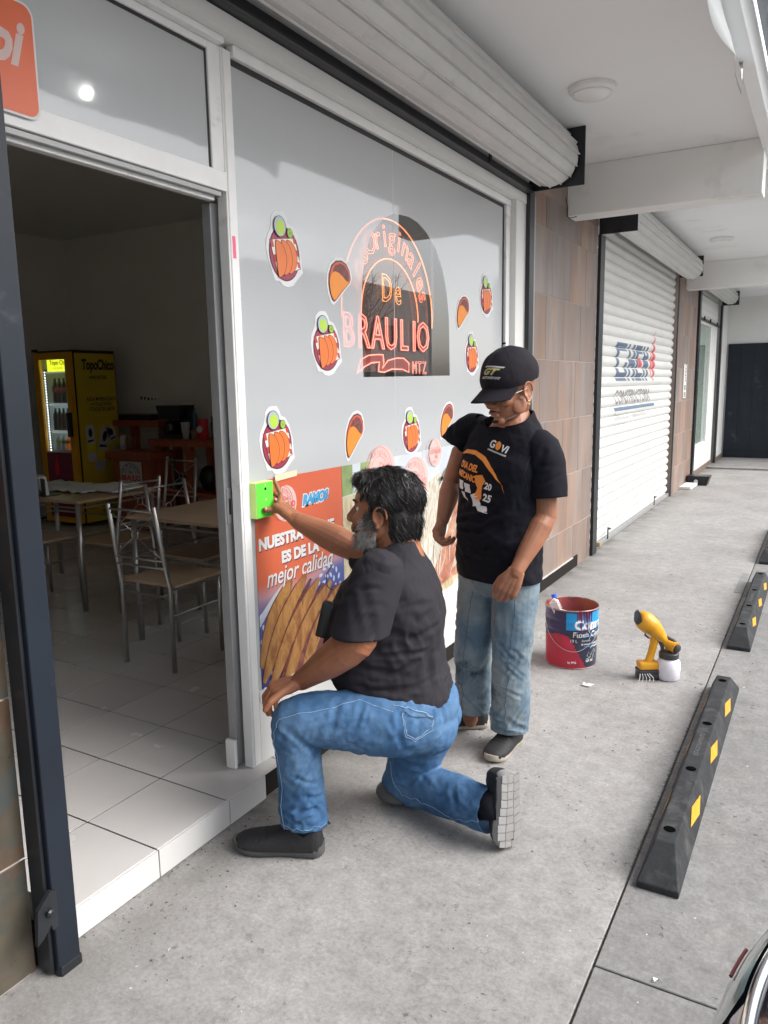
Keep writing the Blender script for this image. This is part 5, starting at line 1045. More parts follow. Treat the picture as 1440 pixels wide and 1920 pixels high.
# ---- objects by pillar three
bk = thing('lock_box', 'black shallow box with a white mark on the ground by the far pillar', 'box', (-1.62, 12.3, 0))
bm = B(); prism(bm, [(-1.77, 12.3, .0), (-1.50, 12.3, .0), (-1.46, 12.3, .14), (-1.79, 12.3, .14)], (0, .25, 0)); obj('box_body', bm, 'black_paint', bk); wall_me = B(); lathe(wall_me, [(.03, 0), (.03, .004)], (-1.65, 12.3, .06), 12, (0, -1, 0)); obj('white_mark', wall_me, 'lamp_plastic', bk)
bm = B(); prism(bm, [(-1.80, 11.75, .005), (-1.64, 11.75, .005), (-1.60, 12.1, .03), (-1.76, 12.1, .03)], (0, 0, .035)); obj('door_stop_block', bm, 'alu', label='flat grey metal block on the ground before the black box', cat='block')
# ---- green block held against the window
gb = thing('green_block', 'bright green rectangular block with drilled holes held against the poster corner', 'block', (-1.83, 2.25, 1.083))
M('lime_green', (.12, .78, .06), .4); M('lime_edge', (.62, .85, .25), .4)
bm = B(); box(bm, -1.853, -1.820, 2.203, 2.306, 1.083, 1.219, .002); obj('block_body', bm, 'lime_edge', gb); obj('block_face', box(B(), -1.8195, -1.8180, 2.2055, 2.3035, 1.0855, 1.2165), 'lime_green', gb)
for (y, z, r, m_) in ((2.257, 1.192, .0055, 'hole_dark'), (2.257, 1.206, .004, 'lime_edge'), (2.258, 1.152, .004, 'lime_edge'), (2.255, 1.101, .004, 'lime_edge')):
    bm = B(); lathe(bm, [(r, 0), (r, .0008), (.0001, .0009)], (-1.818, y, z), 12, (1, 0, 0)); obj('screw_hole', bm, m_, gb)
# ---- parked car
M('car_paint', (.012, .014, .02), .12, coat=1.0, var=.1, vs=2); M('chrome', (.80, .81, .82), .08, metal=1.0); M('car_plastic', (.02, .02, .022), .5); M('headlamp_lens', (.30, .38, .36), .08, coat=1.0, var=.2, vs=20); M('tyre', (.02, .02, .02), .85); glass_mat('car_glass', tint=(.2, .24, .24)); M('signal_red', (.16, .03, .03), .3)
car = thing('parked_car', 'dark parked car whose nose with chrome trim shows in the lower right corner', 'car', (2.1, .62, 0))
CX0, CY = -.085, .60
def car_ring(x, hw, z0, z1, n=20, rz=.10, sq=3.2):
    o = []
    for i in range(n):
        a = 2 * PI * i / n; c, s_ = math.cos(a), math.sin(a)
        y = CY + hw * math.copysign(abs(c) ** (2 / sq), c); z = (z0 + z1) / 2 + (z1 - z0) / 2 * math.copysign(abs(s_) ** (2 / sq), s_); o.append((x, y, z))
    return o
def nose_x(v): v = abs(v); return CX0 - .015 + (.115 * (max(0, v - .42) / .40) ** 2.4)
def plan(inset, n=56):
    o = []; W2 = .87
    vs_ = [W2 * math.sin(PI / 2 * (i / 20 * 2 - 1)) for i in range(21)]
    for v in vs_: o.append((nose_x(v * .94) + inset + (.25 * max(0, abs(v) / W2 - .90) / .10) ** 1.5, CY + v * (1 - inset / W2)))
    for k in range(10): o.append((.35 + .36 * k, CY + (W2 - inset)))
    for i in range(11): a = PI / 2 - PI * i / 10; o.append((4.05 - inset + .2 * math.cos(a), CY + (W2 - inset) * math.sin(a)))
    for k in range(10)[::-1]: o.append((.35 + .36 * k, CY - (W2 - inset)))
    return o
bm = B(); rs = []
for ins, z, ri in ((.05, .20, 0), (.01, .28, 0), (.0, .45, .02), (.0, .56, .06), (.012, .615, .12), (.035, .650, .18), (.08, .675, .22), (.18, .70, .24), (.40, .72, .25), (.70, .73, .26)):
    rs.append([bm.verts.new((x, y, z + ri * min(1, max(0, (x - CX0) / 1.2)) ** .8)) for x, y in plan(ins)])
skin_rings(bm, rs); obj('body', bm, 'car_paint', car, smooth=True)
def hood_z(x, ins): return float(np.interp(ins, (0, .012, .035, .08, .18), (.56, .615, .650, .675, .70))) + .2 * min(1, max(0, (x - CX0) / 1.2)) ** .8
def along(ins, lift, v0, v1, n=24):
    o = []
    for i in range(n + 1):
        v = v0 + (v1 - v0) * i / n; x = nose_x(v * .94) + ins + (.25 * max(0, abs(v) / .87 - .90) / .10) ** 1.5; o.append(Vector((x, CY + v * (1 - ins / .87), hood_z(x, ins) + lift)))
    return o
for s_ in (-1, 1):
    a, b_, c = along(.006, .004, s_ * .50, s_ * .83), along(.030, .006, s_ * .50, s_ * .83), along(.046, .005, s_ * .56, s_ * .80); bm = B(); rws = [[bm.verts.new(p) for p in r] for r in (a, b_, c)]
    for r0, r1_ in zip(rws, rws[1:]):
        for i in range(len(r0) - 1): bm.faces.new((r0[i], r0[i + 1], r1_[i + 1], r1_[i]))
    obj('headlight', bm, 'headlamp_lens', car, smooth=True)
    obj('turn_signal', tube(B(), along(.014, .006, s_ * .62, s_ * .69, 5), .003, 6), 'signal_red', car)
    obj('chrome_trim', tube(B(), along(.062, .004, s_ * .30, s_ * .82), .010, 8), 'chrome', car, smooth=True)
obj('grille', tube(B(), along(-.004, -.08, -.45, .45), .03, 8), 'car_plastic', car)
bm = B(); rs = []
for x, hw, z1 in ((CX0 + 1.10, .76, .95), (CX0 + 1.75, .62, 1.36), (CX0 + 2.2, .60, 1.42), (CX0 + 2.9, .60, 1.38), (CX0 + 3.75, .72, .98)): rs.append([bm.verts.new(p) for p in car_ring(x, hw, .86, z1, 24)])
skin_rings(bm, rs); obj('cabin_glass', bm, M('cabin_dark', (.02, .025, .03), .05, coat=1), car, smooth=True)
for x in (CX0 + .85, CX0 + 3.35):
    for s_ in (-1, 1):
        w_ = obj('wheel', lathe(B(), [(.20, -.09), (.29, -.08), (.31, -.04), (.31, .04), (.29, .08), (.20, .09)], (x, CY + s_ * .80, .31), 28, (0, 1, 0)), 'tyre', car, smooth=True); obj('rim', lathe(B(), [(.19, -.092), (.05, -.094), (.05, .094), (.19, .092)], (x, CY + s_ * .80, .31), 20, (0, 1, 0)), 'alu', w_)
# ------------------------------------------------------------ joints of the two people, metres
J = {
    'K_ring_hip': (-1.159, 2.288, 0.405),
    'K_r1270': (-1.272, 2.251, 0.517),
    'K_r1240': (-1.300, 2.242, 0.604),
    'K_r1200': (-1.302, 2.241, 0.693),
    'K_r1150': (-1.293, 2.244, 0.781),
    'K_r1100': (-1.283, 2.247, 0.878),
    'K_r1060': (-1.271, 2.251, 0.951),
    'K_r1035': (-1.258, 2.256, 1.002),
    'K_neck': (-1.252, 2.258, 1.045),
    'K_head': (-1.302, 2.241, 1.160),
    'K_lsh': (-1.221, 2.068, 0.960),
    'K_lslv': (-1.246, 1.996, 0.795),
    'K_lelb': (-1.204, 1.979, 0.766),
    'K_lfor': (-1.335, 1.978, 0.689),
    'K_lwri': (-1.482, 2.004, 0.584),
    'K_lknu': (-1.570, 1.975, 0.564),
    'K_rsh': (-1.364, 2.389, 0.931),
    'K_rslv': (-1.476, 2.384, 0.954),
    'K_relb': (-1.515, 2.350, 0.985),
    'K_rwri': (-1.690, 2.274, 1.079),
    'K_rknu': (-1.775, 2.290, 1.126),
    'K_itip': (-1.815, 2.278, 1.207),
    'K_tbase': (-1.735, 2.249, 1.100),
    'K_ttip': (-1.808, 2.213, 1.117),
    'K_lhip': (-1.127, 2.193, 0.479),
    'K_lknee': (-1.494, 1.947, 0.471),
    'K_lknee_d': (-1.442, 1.880, 0.509),
    'K_lank': (-1.479, 1.936, 0.000),
    'K_rhip': (-1.201, 2.369, 0.353),
    'K_rknee': (-1.311, 2.378, 0.000),
    'K_rank': (-0.912, 2.272, 0.108),
    'K_cuffr': (-0.945, 2.289, 0.113),
    'K_lheel': (-1.393, 1.959, 0.000),
    'K_ltoe': (-1.678, 1.829, 0.000),
    'K_rtoe': (-0.841, 2.227, 0.000),
    'K_rheeltop': (-0.841, 2.305, 0.248),
    'K_backp': (-1.094, 2.120, 0.477),
    'T_hem': (-1.157, 2.970, 0.798),
    'T_w1000': (-1.146, 2.950, 0.954),
    'T_w930': (-1.144, 2.955, 1.100),
    'T_w870': (-1.140, 2.964, 1.238),
    'T_w820': (-1.135, 2.984, 1.347),
    'T_w790': (-1.127, 2.992, 1.412),
    'T_neck': (-1.105, 2.974, 1.471),
    'T_head': (-1.110, 2.912, 1.563),
    'T_lsh': (-0.966, 2.939, 1.340),
    'T_lslv': (-0.938, 2.919, 1.123),
    'T_lelb': (-0.946, 2.922, 1.045),
    'T_lwri': (-1.010, 2.775, 0.844),
    'T_lknu': (-1.041, 2.753, 0.775),
    'T_rsh': (-1.320, 3.054, 1.400),
    'T_rslv': (-1.380, 3.032, 1.315),
    'T_relb': (-1.412, 3.053, 1.142),
    'T_rwri': (-1.412, 2.948, 0.984),
    'T_rknu': (-1.416, 2.917, 0.919),
    'T_lhip': (-1.105, 2.974, 0.736),
    'T_rhip': (-1.282, 3.032, 0.702),
    'T_lknee': (-1.096, 2.939, 0.443),
    'T_rknee': (-1.292, 3.003, 0.415),
    'T_lank': (-1.119, 2.979, 0.099),
    'T_rank': (-1.319, 3.044, 0.085),
    'T_lheel': (-1.099, 3.034, 0.000),
    'T_ltoe': (-1.106, 2.811, 0.000),
    'T_rheel': (-1.291, 3.141, 0.000),
    'T_rtoe': (-1.469, 2.995, 0.000),
    'T_brim': (-1.212, 2.798, 1.553),
    'T_nose': (-1.162, 2.814, 1.488),
    'T_ear': (-1.024, 2.926, 1.527),
    'T_logo': (-1.180, 2.841, 1.232),
    'T_govi': (-1.155, 2.832, 1.314),
}
J = {k: Vector(v) for k, v in J.items()}
# ------------------------------------------------------------ people
from mathutils import noise as mnoise
M('skin_tan', (.33, .128, .062), .5, var=.12, vs=9, bump=.25, bs=160, dirt=((.235, .082, .042), 12, .50, .72), sss=.06)
M('skin_warm', (.31, .130, .070), .5, var=.10, vs=9, bump=.2, bs=160, dirt=((.22, .088, .048), 12, .50, .72), sss=.06)
M('hair_black', (.012, .010, .010), .38, var=.3, vs=30); M('hair_grey', (.36, .35, .34), .6, var=.4, vs=60); M('hair_greydark', (.10, .09, .088), .6, var=.4, vs=60)
M('shirt_charcoal', (.021, .019, .024), .85, spec=.25, var=.10, vs=5, bump=.35, bs=260, dirt=((.030, .027, .032), 4, .5, .8)); M('shirt_black', (.0065, .007, .0115), .88, spec=.2, var=.12, vs=5, bump=.35, bs=260)
M('denim_blue', (.052, .125, .250), .88, spec=.2, var=.16, vs=6, bump=.6, bs=220, col2=(.10, .19, .32), mix=(.42, .60), dirt=((.030, .078, .165), 6, .48, .64))
M('denim_worn', (.120, .180, .235), .9, spec=.2, var=.14, vs=6, bump=.6, bs=220, col2=(.24, .285, .300), mix=(.44, .60), dirt=((.050, .070, .082), 7, .53, .66))
M('stitch_pale', (.26, .37, .50), .8); M('stitch_dark', (.06, .10, .15), .8)
M('shoe_black', (.012, .012, .014), .7, bump=.8, bs=170, var=.2); M('sole_dark', (.075, .078, .08), .8, var=.1, vs=12); M('sole_grey', (.27, .265, .26), .85, var=.10, vs=10, bump=.3, dirt=((.20, .19, .18), 8, .5, .8)); M('sole_beige', (.42, .37, .30), .8, var=.15, vs=12, dirt=((.26, .23, .19), 9, .5, .8))
M('cap_cloth', (.015, .013, .018), .88, spec=.2, bump=.4, bs=240, var=.1); M('gold_thread', (.36, .32, .13), .6); M('silver_thread', (.42, .40, .38), .6); M('gold', (.75, .55, .22), .25, metal=1); M('lens', (.55, .52, .50), .08); M('eye_white', (.6, .58, .55), .3); M('lip', (.30, .09, .065), .5); M('orange_ink', (.80, .27, .03), .6)

def pts_lerp(a, b_, t): return a + (b_ - a) * t
def round_limb(bm, pts, radii, n=16, flat=None, up=(0, 0, 1), cap=True):
    """tapered limb with rounded ends; flat = (axis vector, factor) squashes the section along an axis"""
    P = [Vector(p) for p in pts]; R = list(radii)
    if cap:
        d0 = (P[0] - P[1]).normalized(); d1 = (P[-1] - P[-2]).normalized()
        P = [P[0] + d0 * R[0] * .95, P[0] + d0 * R[0] * .7] + P + [P[-1] + d1 * R[-1] * .7, P[-1] + d1 * R[-1] * .95]; R = [R[0] * .3, R[0] * .72] + R + [R[-1] * .72, R[-1] * .3]
    b2 = bmesh.new(); tube(b2, P, R, n, up=up)
    if flat:
        ax, k = Vector(flat[0]).normalized(), flat[1]; m = len(P)
        vs = list(b2.verts)
        for i, p in enumerate(P):
            for v in vs[i * n:(i + 1) * n]: d = v.co - p; v.co = p + d - ax * d.dot(ax) * (1 - k)
    me = bpy.data.meshes.new('l'); b2.to_mesh(me); b2.free(); bm.from_mesh(me); bpy.data.meshes.remove(me); return bm
def ellipsoid(bm, c, axes, r, seg=20):
    """axes: three unit vectors, r: three radii"""
    m = Matrix.Identity(4)
    for i in range(3):
        for j in range(3): m[j][i] = axes[i][j] * r[i]
    m.translation = Vector(c); bmesh.ops.create_uvsphere(bm, u_segments=seg, v_segments=seg // 2 + 2, radius=1, matrix=m); return bm
def ring_loft(bm, rings, n=36, sq=2.4):
    """rings: (centre, a, ra, b, rb[, rb_back]) superellipse sections; closed with caps"""
    rs = []
    for r in rings:
        c, a, ra, b_, rb = r[:5]; rbb = r[5] if len(r) > 5 else rb; o = []
        for i in range(n):
            t = 2 * PI * i / n; u = math.copysign(abs(math.cos(t)) ** (2 / sq), math.cos(t)); v = math.copysign(abs(math.sin(t)) ** (2 / sq), math.sin(t))
            o.append(bm.verts.new(Vector(c) + Vector(a) * ra * u + Vector(b_) * (rb if v > 0 else rbb) * v))
        rs.append(o)
    skin_rings(bm, rs); return bm
def fuse(bm, voxel, smooth=4, fac=.5):
    """voxel-fuses overlapping shapes into one continuous surface"""
    bmesh.ops.recalc_face_normals(bm, faces=bm.faces)
    me = bpy.data.meshes.new('raw'); bm.to_mesh(me); bm.free(); o = bpy.data.objects.new('raw', me); COL.objects.link(o)
    r = o.modifiers.new('r', 'REMESH'); r.mode = 'VOXEL'; r.voxel_size = voxel; r.use_smooth_shade = True
    if smooth: s_ = o.modifiers.new('s', 'SMOOTH'); s_.iterations = smooth; s_.factor = fac
    dg = bpy.context.evaluated_depsgraph_get(); dg.update(); m2 = bpy.data.meshes.new_from_object(o.evaluated_get(dg))
    bpy.data.objects.remove(o); bpy.data.meshes.remove(me); return m2
def normals_np(me):
    a = np.empty(len(me.vertices) * 3); me.vertices.foreach_get('normal', a); return a.reshape(-1, 3)
def seg_dist(co, pl):
    d = np.full(len(co), 1e9); T = np.zeros(len(co)); acc = 0; tot = sum((Vector(b_) - Vector(a)).length for a, b_ in zip(pl, pl[1:]))
    for a, b_ in zip(pl, pl[1:]):
        a, b_ = np.array(a), np.array(b_); ab = b_ - a; L2 = (ab @ ab) + 1e-12; t = np.clip(((co - a) @ ab) / L2, 0, 1); q = np.linalg.norm(co - (a + t[:, None] * ab), axis=1); m = q < d; d[m] = q[m]; T[m] = (acc + t[m] * math.sqrt(L2)) / tot; acc += math.sqrt(L2)
    return d, T
def folds(me, strokes):
    """press creases (with raised lips) into a surface along polylines: (points, width, depth)"""
    co = verts_np(me); no = normals_np(me); D = np.zeros(len(co))
    for pl, w_, dp in strokes:
        d, T = seg_dist(co, pl); x = d / w_; D += -dp * (np.exp(-x * x) - .55 * np.exp(-((x - 1.6) ** 2) * 1.4)) * np.clip(np.sin(np.pi * np.clip(T * .9 + .05, 0, 1)), 0, 1) ** .5
    set_np(me, co + no * D[:, None])
def dents(me, items):
    co = verts_np(me); no = normals_np(me)
    for c, r, dp in items:
        d = np.linalg.norm(co - np.array(c), axis=1) / r; co = co - no * (dp * np.exp(-d * d))[:, None]
    set_np(me, co)
def ripple(me, amp, scale, stretch=None, seed=0, mask=None):
    """soft cloth undulation from stretched noise; stretch = (direction, factor) makes it long along that direction"""
    co = verts_np(me); no = normals_np(me); q = co * scale
    if stretch is not None:
        ax = np.array(Vector(stretch[0]).normalized()); q = q - np.outer(q @ ax, ax) * (1 - stretch[1])
    q = q + seed * 7.3
    h = np.array([mnoise.noise(Vector(p)) + .5 * mnoise.noise(Vector(p) * 2.1) for p in q])
    h = np.sign(h) * np.abs(h) ** .9
    if mask is not None: h = h * mask(co)
    set_np(me, co + no * (amp * h)[:, None])
def cut_open(me, cuts):
    """open the cloth at hems: delete what lies beyond a plane, within a radius of its centre"""
    bm = bmesh.new(); bm.from_mesh(me)
    for c, nrm, rad in cuts:
        c, nrm = Vector(c), Vector(nrm).normalized()
        def inside(q, lo):
            d = q - c; t = d.dot(nrm); return lo < t < .15 and (d - nrm * t).length < rad
        near = [f for f in bm.faces if inside(f.calc_center_median(), -.02)]
        gv = list({v for f in near for v in f.verts}); ge = list({e for f in near for e in f.edges})
        bmesh.ops.bisect_plane(bm, geom=gv + ge + near, plane_co=c, plane_no=nrm, clear_outer=False)
        kill = [f for f in bm.faces if inside(f.calc_center_median(), 1e-5)]
        bmesh.ops.delete(bm, geom=kill, context='FACES')
    # turn the rim in so the cloth has thickness
    be = [e for e in bm.edges if e.is_boundary]
    if be:
        g = bmesh.ops.extrude_edge_only(bm, edges=be); nv = [v for v in g['geom'] if isinstance(v, bmesh.types.BMVert)]
        for v in nv:
            for c, nrm, rad in cuts:
                c, nrm = Vector(c), Vector(nrm).normalized()
                if abs((v.co - c).dot(nrm)) < .004 and (v.co - c).length < rad: r = (v.co - c); r -= nrm * r.dot(nrm); v.co += -r.normalized() * .004 - nrm * .003; break
        g2 = bmesh.ops.extrude_edge_only(bm, edges=[e for e in bm.edges if e.is_boundary]); nv = [v for v in g2['geom'] if isinstance(v, bmesh.types.BMVert)]
        for v in nv:
            for c, nrm, rad in cuts:
                c, nrm = Vector(c), Vector(nrm).normalized()
                if abs((v.co - c).dot(nrm)) < .012 and (v.co - c).length < rad: v.co += -nrm * .03; break
    bm.to_mesh(me); bm.free()
def bvh_of(me):
    bm = bmesh.new(); bm.from_mesh(me); t = BVHTree.FromBMesh(bm); bm.free(); return t
def arcs(p0, p1, r, n, seed, face, w_=.007, dp=.0045, slope=.03, t0=.05, t1=.95):
    """random short creases running round a limb on the side given by face"""
    q = random.Random(seed); p0, p1 = Vector(p0), Vector(p1); ax = (p1 - p0).normalized(); f = Vector(face); f = (f - ax * f.dot(ax)).normalized(); g = ax.cross(f); o = []
    for _ in range(n):
        c = p0.lerp(p1, q.uniform(t0, t1)); a0 = q.uniform(-1.2, 1.2); sp = q.uniform(.5, 1.4); sl = q.uniform(-1, 1) * slope
        o.append(([c + ax * (sl * (k - 2) + q.uniform(-.003, .003)) + (f * math.cos(a0 + sp * (k / 4 - .5)) + g * math.sin(a0 + sp * (k / 4 - .5))) * r for k in range(5)], w_ * q.uniform(.7, 1.3), dp * q.uniform(.5, 1.2)))
    return o
def sleeve(name, pts, radii, hem_n, mat, parent, strokes, seed, n=40, m=44):
    """open t-shirt sleeve: tube along pts whose last ring lies in the hem plane, with a turned-in edge"""
    P = [Vector(p) for p in pts]; bm = B(); rs = []; hn = Vector(hem_n).normalized()
    ax0 = (P[-1] - P[-2]).normalized(); s_, u_, _t = frame_of(P[1] - P[0])
    for i in range(m):
        t = i / (m - 1) * (len(P) - 1); k = min(int(t), len(P) - 2); c = P[k].lerp(P[k + 1], t - k); r = radii[k] + (radii[k + 1] - radii[k]) * (t - k); ax = (P[min(k + 1, len(P) - 1)] - P[k]).normalized(); s_ = (s_ - ax * s_.dot(ax)).normalized(); u_ = ax.cross(s_); w_ = max(0, (i / (m - 1) - .5) * 2) ** 1.5; ring_ = []
        for q in range(n):
            a = 2 * PI * q / n; v = s_ * math.cos(a) * r + u_ * math.sin(a) * r; v -= ax * (v.dot(hn) / max(.3, ax.dot(hn))) * w_; ring_.append(bm.verts.new(c + v))
        rs.append(ring_)
    c = P[-1]
    for sc_, dz in ((.955, -.001), (.93, -.03)): rs.append([bm.verts.new(c + (v.co - c) * sc_ + ax0 * dz) for v in rs[m - 1]])
    skin_rings(bm, rs, cap=False); bmesh.ops.recalc_face_normals(bm, faces=bm.faces); me = bpy.data.meshes.new(name); bm.to_mesh(me); bm.free()
    folds(me, strokes); ripple(me, .004, 16, (ax0, .5), seed); me2 = me
    return finish(name, me2, mat, parent, smooth=True)
def seam(name, bvh, pts, r, mat, parent, n=30, off=.0006, direction=None):
    """thin stitched seam lying on a cloth surface"""
    P = []; pts = [Vector(p) for p in pts]
    for i in range(n + 1):
        t = i / n * (len(pts) - 1); k = min(int(t), len(pts) - 2); q = pts[k].lerp(pts[k + 1], t - k)
        if direction is not None: h = bvh.ray_cast(q - Vector(direction) * .3, Vector(direction)); loc, nr = h[0], h[1]
        else: h = bvh.find_nearest(q); loc, nr = h[0], h[1]
        if loc is not None: P.append(loc + nr * off)
    if len(P) > 2: return obj(name, tube(B(), P, r, 5), mat, parent)
def decal(name, me, mat, parent, bvh, org, right, upv, direction, off=.0012, step=.008):
    """print flat artwork onto a cloth surface along a direction"""
    grid_cut(me, step); co = verts_np(me); R_, U2 = Vector(right), Vector(upv); D_ = Vector(direction); out = []
    for c in co:
        q = Vector(org) + R_ * c[0] + U2 * c[1] - D_ * .4; h = bvh.ray_cast(q, D_)
        out.append(h[0] - D_ * off if h[0] is not None else q + D_ * .4)
    set_np(me, np.array([tuple(p) for p in out])); return finish(name, me, mat, parent)

def hand(bm, wrist, knuckle, back, thumbside, curls, thumb, size=1.0, spread=.0):
    """palm from wrist to knuckles, four fingers, thumb. back = outward normal of the back of the hand,
    curls = per finger (a1,a2,a3) bend angles towards the palm, thumb = list of points or angles"""
    w_, k = Vector(wrist), Vector(knuckle); d = (k - w_).normalized(); b_ = Vector(back); b_ = (b_ - d * b_.dot(d)).normalized(); t = Vector(thumbside); t = (t - d * t.dot(d) - b_ * t.dot(b_)).normalized()
    L_ = (k - w_).length; s = size
    for j, (o0, o1) in enumerate(((.016, .030), (.006, .011), (-.005, -.009), (-.015, -.027))):
        round_limb(bm, [w_ + t * o0 * s, w_ + d * L_ * .55 + t * (o0 + o1) * .55 * s, k + t * o1 * s], [.0165 * s, .0165 * s, .0125 * s], 12, flat=(b_, .9))
    lens = ((.042, .026, .020), (.046, .030, .021), (.043, .027, .020), (.034, .021, .018)); offs = (.030, .0105, -.010, -.028); rad = (.0092, .0095, .0090, .0080); drop = (-.004, .0, -.003, -.010)
    for f in range(4):
        if curls[f] is None: continue
        p = k + t * offs[f] * s + d * drop[f] * s; dd = (d + t * spread * (1.5 - f)).normalized(); pts = [p - dd * .012 * s, p]; ang = 0
        for q in range(3):
            ang += math.radians(curls[f][q]); v = (dd * math.cos(ang) - b_ * math.sin(ang)).normalized(); p = p + v * lens[f][q] * s; pts.append(p)
        r = rad[f] * s; round_limb(bm, pts, [r * 1.12, r * 1.12, r * 1.02, r * .93, r * .78], 12)
    if thumb:
        T0 = w_ + d * L_ * .22 + t * .020 * s - b_ * .004 * s
        pts = [T0] + [Vector(p) for p in thumb]; round_limb(bm, pts, [.0165 * s, .0135 * s, .0112 * s, .0090 * s][:len(pts)], 12)
    return bm

def head_shapes(bm, c, f, l, u, s=1.0, nose=1.0):
    A = (f, l, u); P = lambda x, y, z: Vector(c) + (f * x + l * y + u * z) * s
    E_ = lambda x, y, z, a, b_, d: ellipsoid(bm, P(x, y, z), A, (a * s, b_ * s, d * s), 24)
    E_(-.012, 0, .030, .100, .077, .090); E_(.034, 0, -.025, .060, .062, .085); E_(.030, 0, -.072, .056, .050, .042); E_(.078, 0, -.100, .020, .024, .018); E_(.04, 0, .03, .055, .062, .05)
    round_limb(bm, [P(.086, 0, .008), P(.099, 0, -.014), P(.108, 0, -.034)], [.0095 * s, .012 * s, .0150 * s * nose], 14)
    for y in (-1, 1):
        E_(.102, y * .0125, -.038, .0135, .0085, .009); E_(.077, y * .028, .016, .015, .021, .008); E_(.066, y * .043, -.030, .026, .020, .022); E_(.02, y * .056, -.06, .035, .012, .03)
        # ear: bowl, helix, lobe
        E_(-.004, y * .078, -.018, .014, .006, .026)
        hp = [P(-.004 + .021 * math.cos(a) - .002, y * (.084 + .003 * math.sin(a)), -.012 + .030 * math.sin(a)) for a in [math.radians(q) for q in range(-60, 215, 25)]]
        round_limb(bm, [P(.006, y * .079, -.020)] + hp[::-1][:0] + hp, [.0042 * s] * (len(hp) + 1), 8); E_(.002, y * .081, -.045, .008, .005, .009)
    E_(.098, 0, -.064, .0095, .023, .0062); E_(.095, 0, -.0765, .0095, .019, .0072); E_(.092, 0, -.055, .012, .022, .014)
    return P
def head_dents(me, P, s):
    dents(me, [(P(.094, y * .031, -.001), .0135 * s, .0085 * s) for y in (-1, 1)] + [(P(.103, 0, -.0705), .006 * s, .003 * s), (P(.094, 0, -.088), .011 * s, .003 * s)] + [(P(.0, y * .090, -.016), .010 * s, .006 * s) for y in (-1, 1)] + [(P(.06, y * .062, -.06), .02 * s, .003 * s) for y in (-1, 1)])
def strands(name, starts, mat, parent, seg=4, r0=.0011, seed=1):
    """starts: (root, list of direction vectors) -> thin curved locks joined into one part"""
    vs, fs = [], []
    for root, dirs, L_, r in starts:
        p = Vector(root); pts = [p]; 
        for d in dirs: p = p + d * (L_ / len(dirs)); pts.append(p)
        b0 = len(vs); t = (pts[1] - pts[0]).normalized(); a = t.cross(Vector((.3, .5, .8))).normalized(); b_ = t.cross(a)
        for i, q in enumerate(pts):
            rr = r * (1 - i / (len(pts) - 1)) ** .6 + .0001
            for k in range(3): an = 2.094 * k; vs.append(q + a * rr * math.cos(an) + b_ * rr * math.sin(an))
        for i in range(len(pts) - 1):
            for k in range(3): fs.append((b0 + i * 3 + k, b0 + i * 3 + (k + 1) % 3, b0 + (i + 1) * 3 + (k + 1) % 3, b0 + (i + 1) * 3 + k))
    me = bpy.data.meshes.new(name); me.from_pydata([tuple(v) for v in vs], [], fs); o = finish(name, me, mat, parent, smooth=True); o['kind'] = 'stuff'; return o
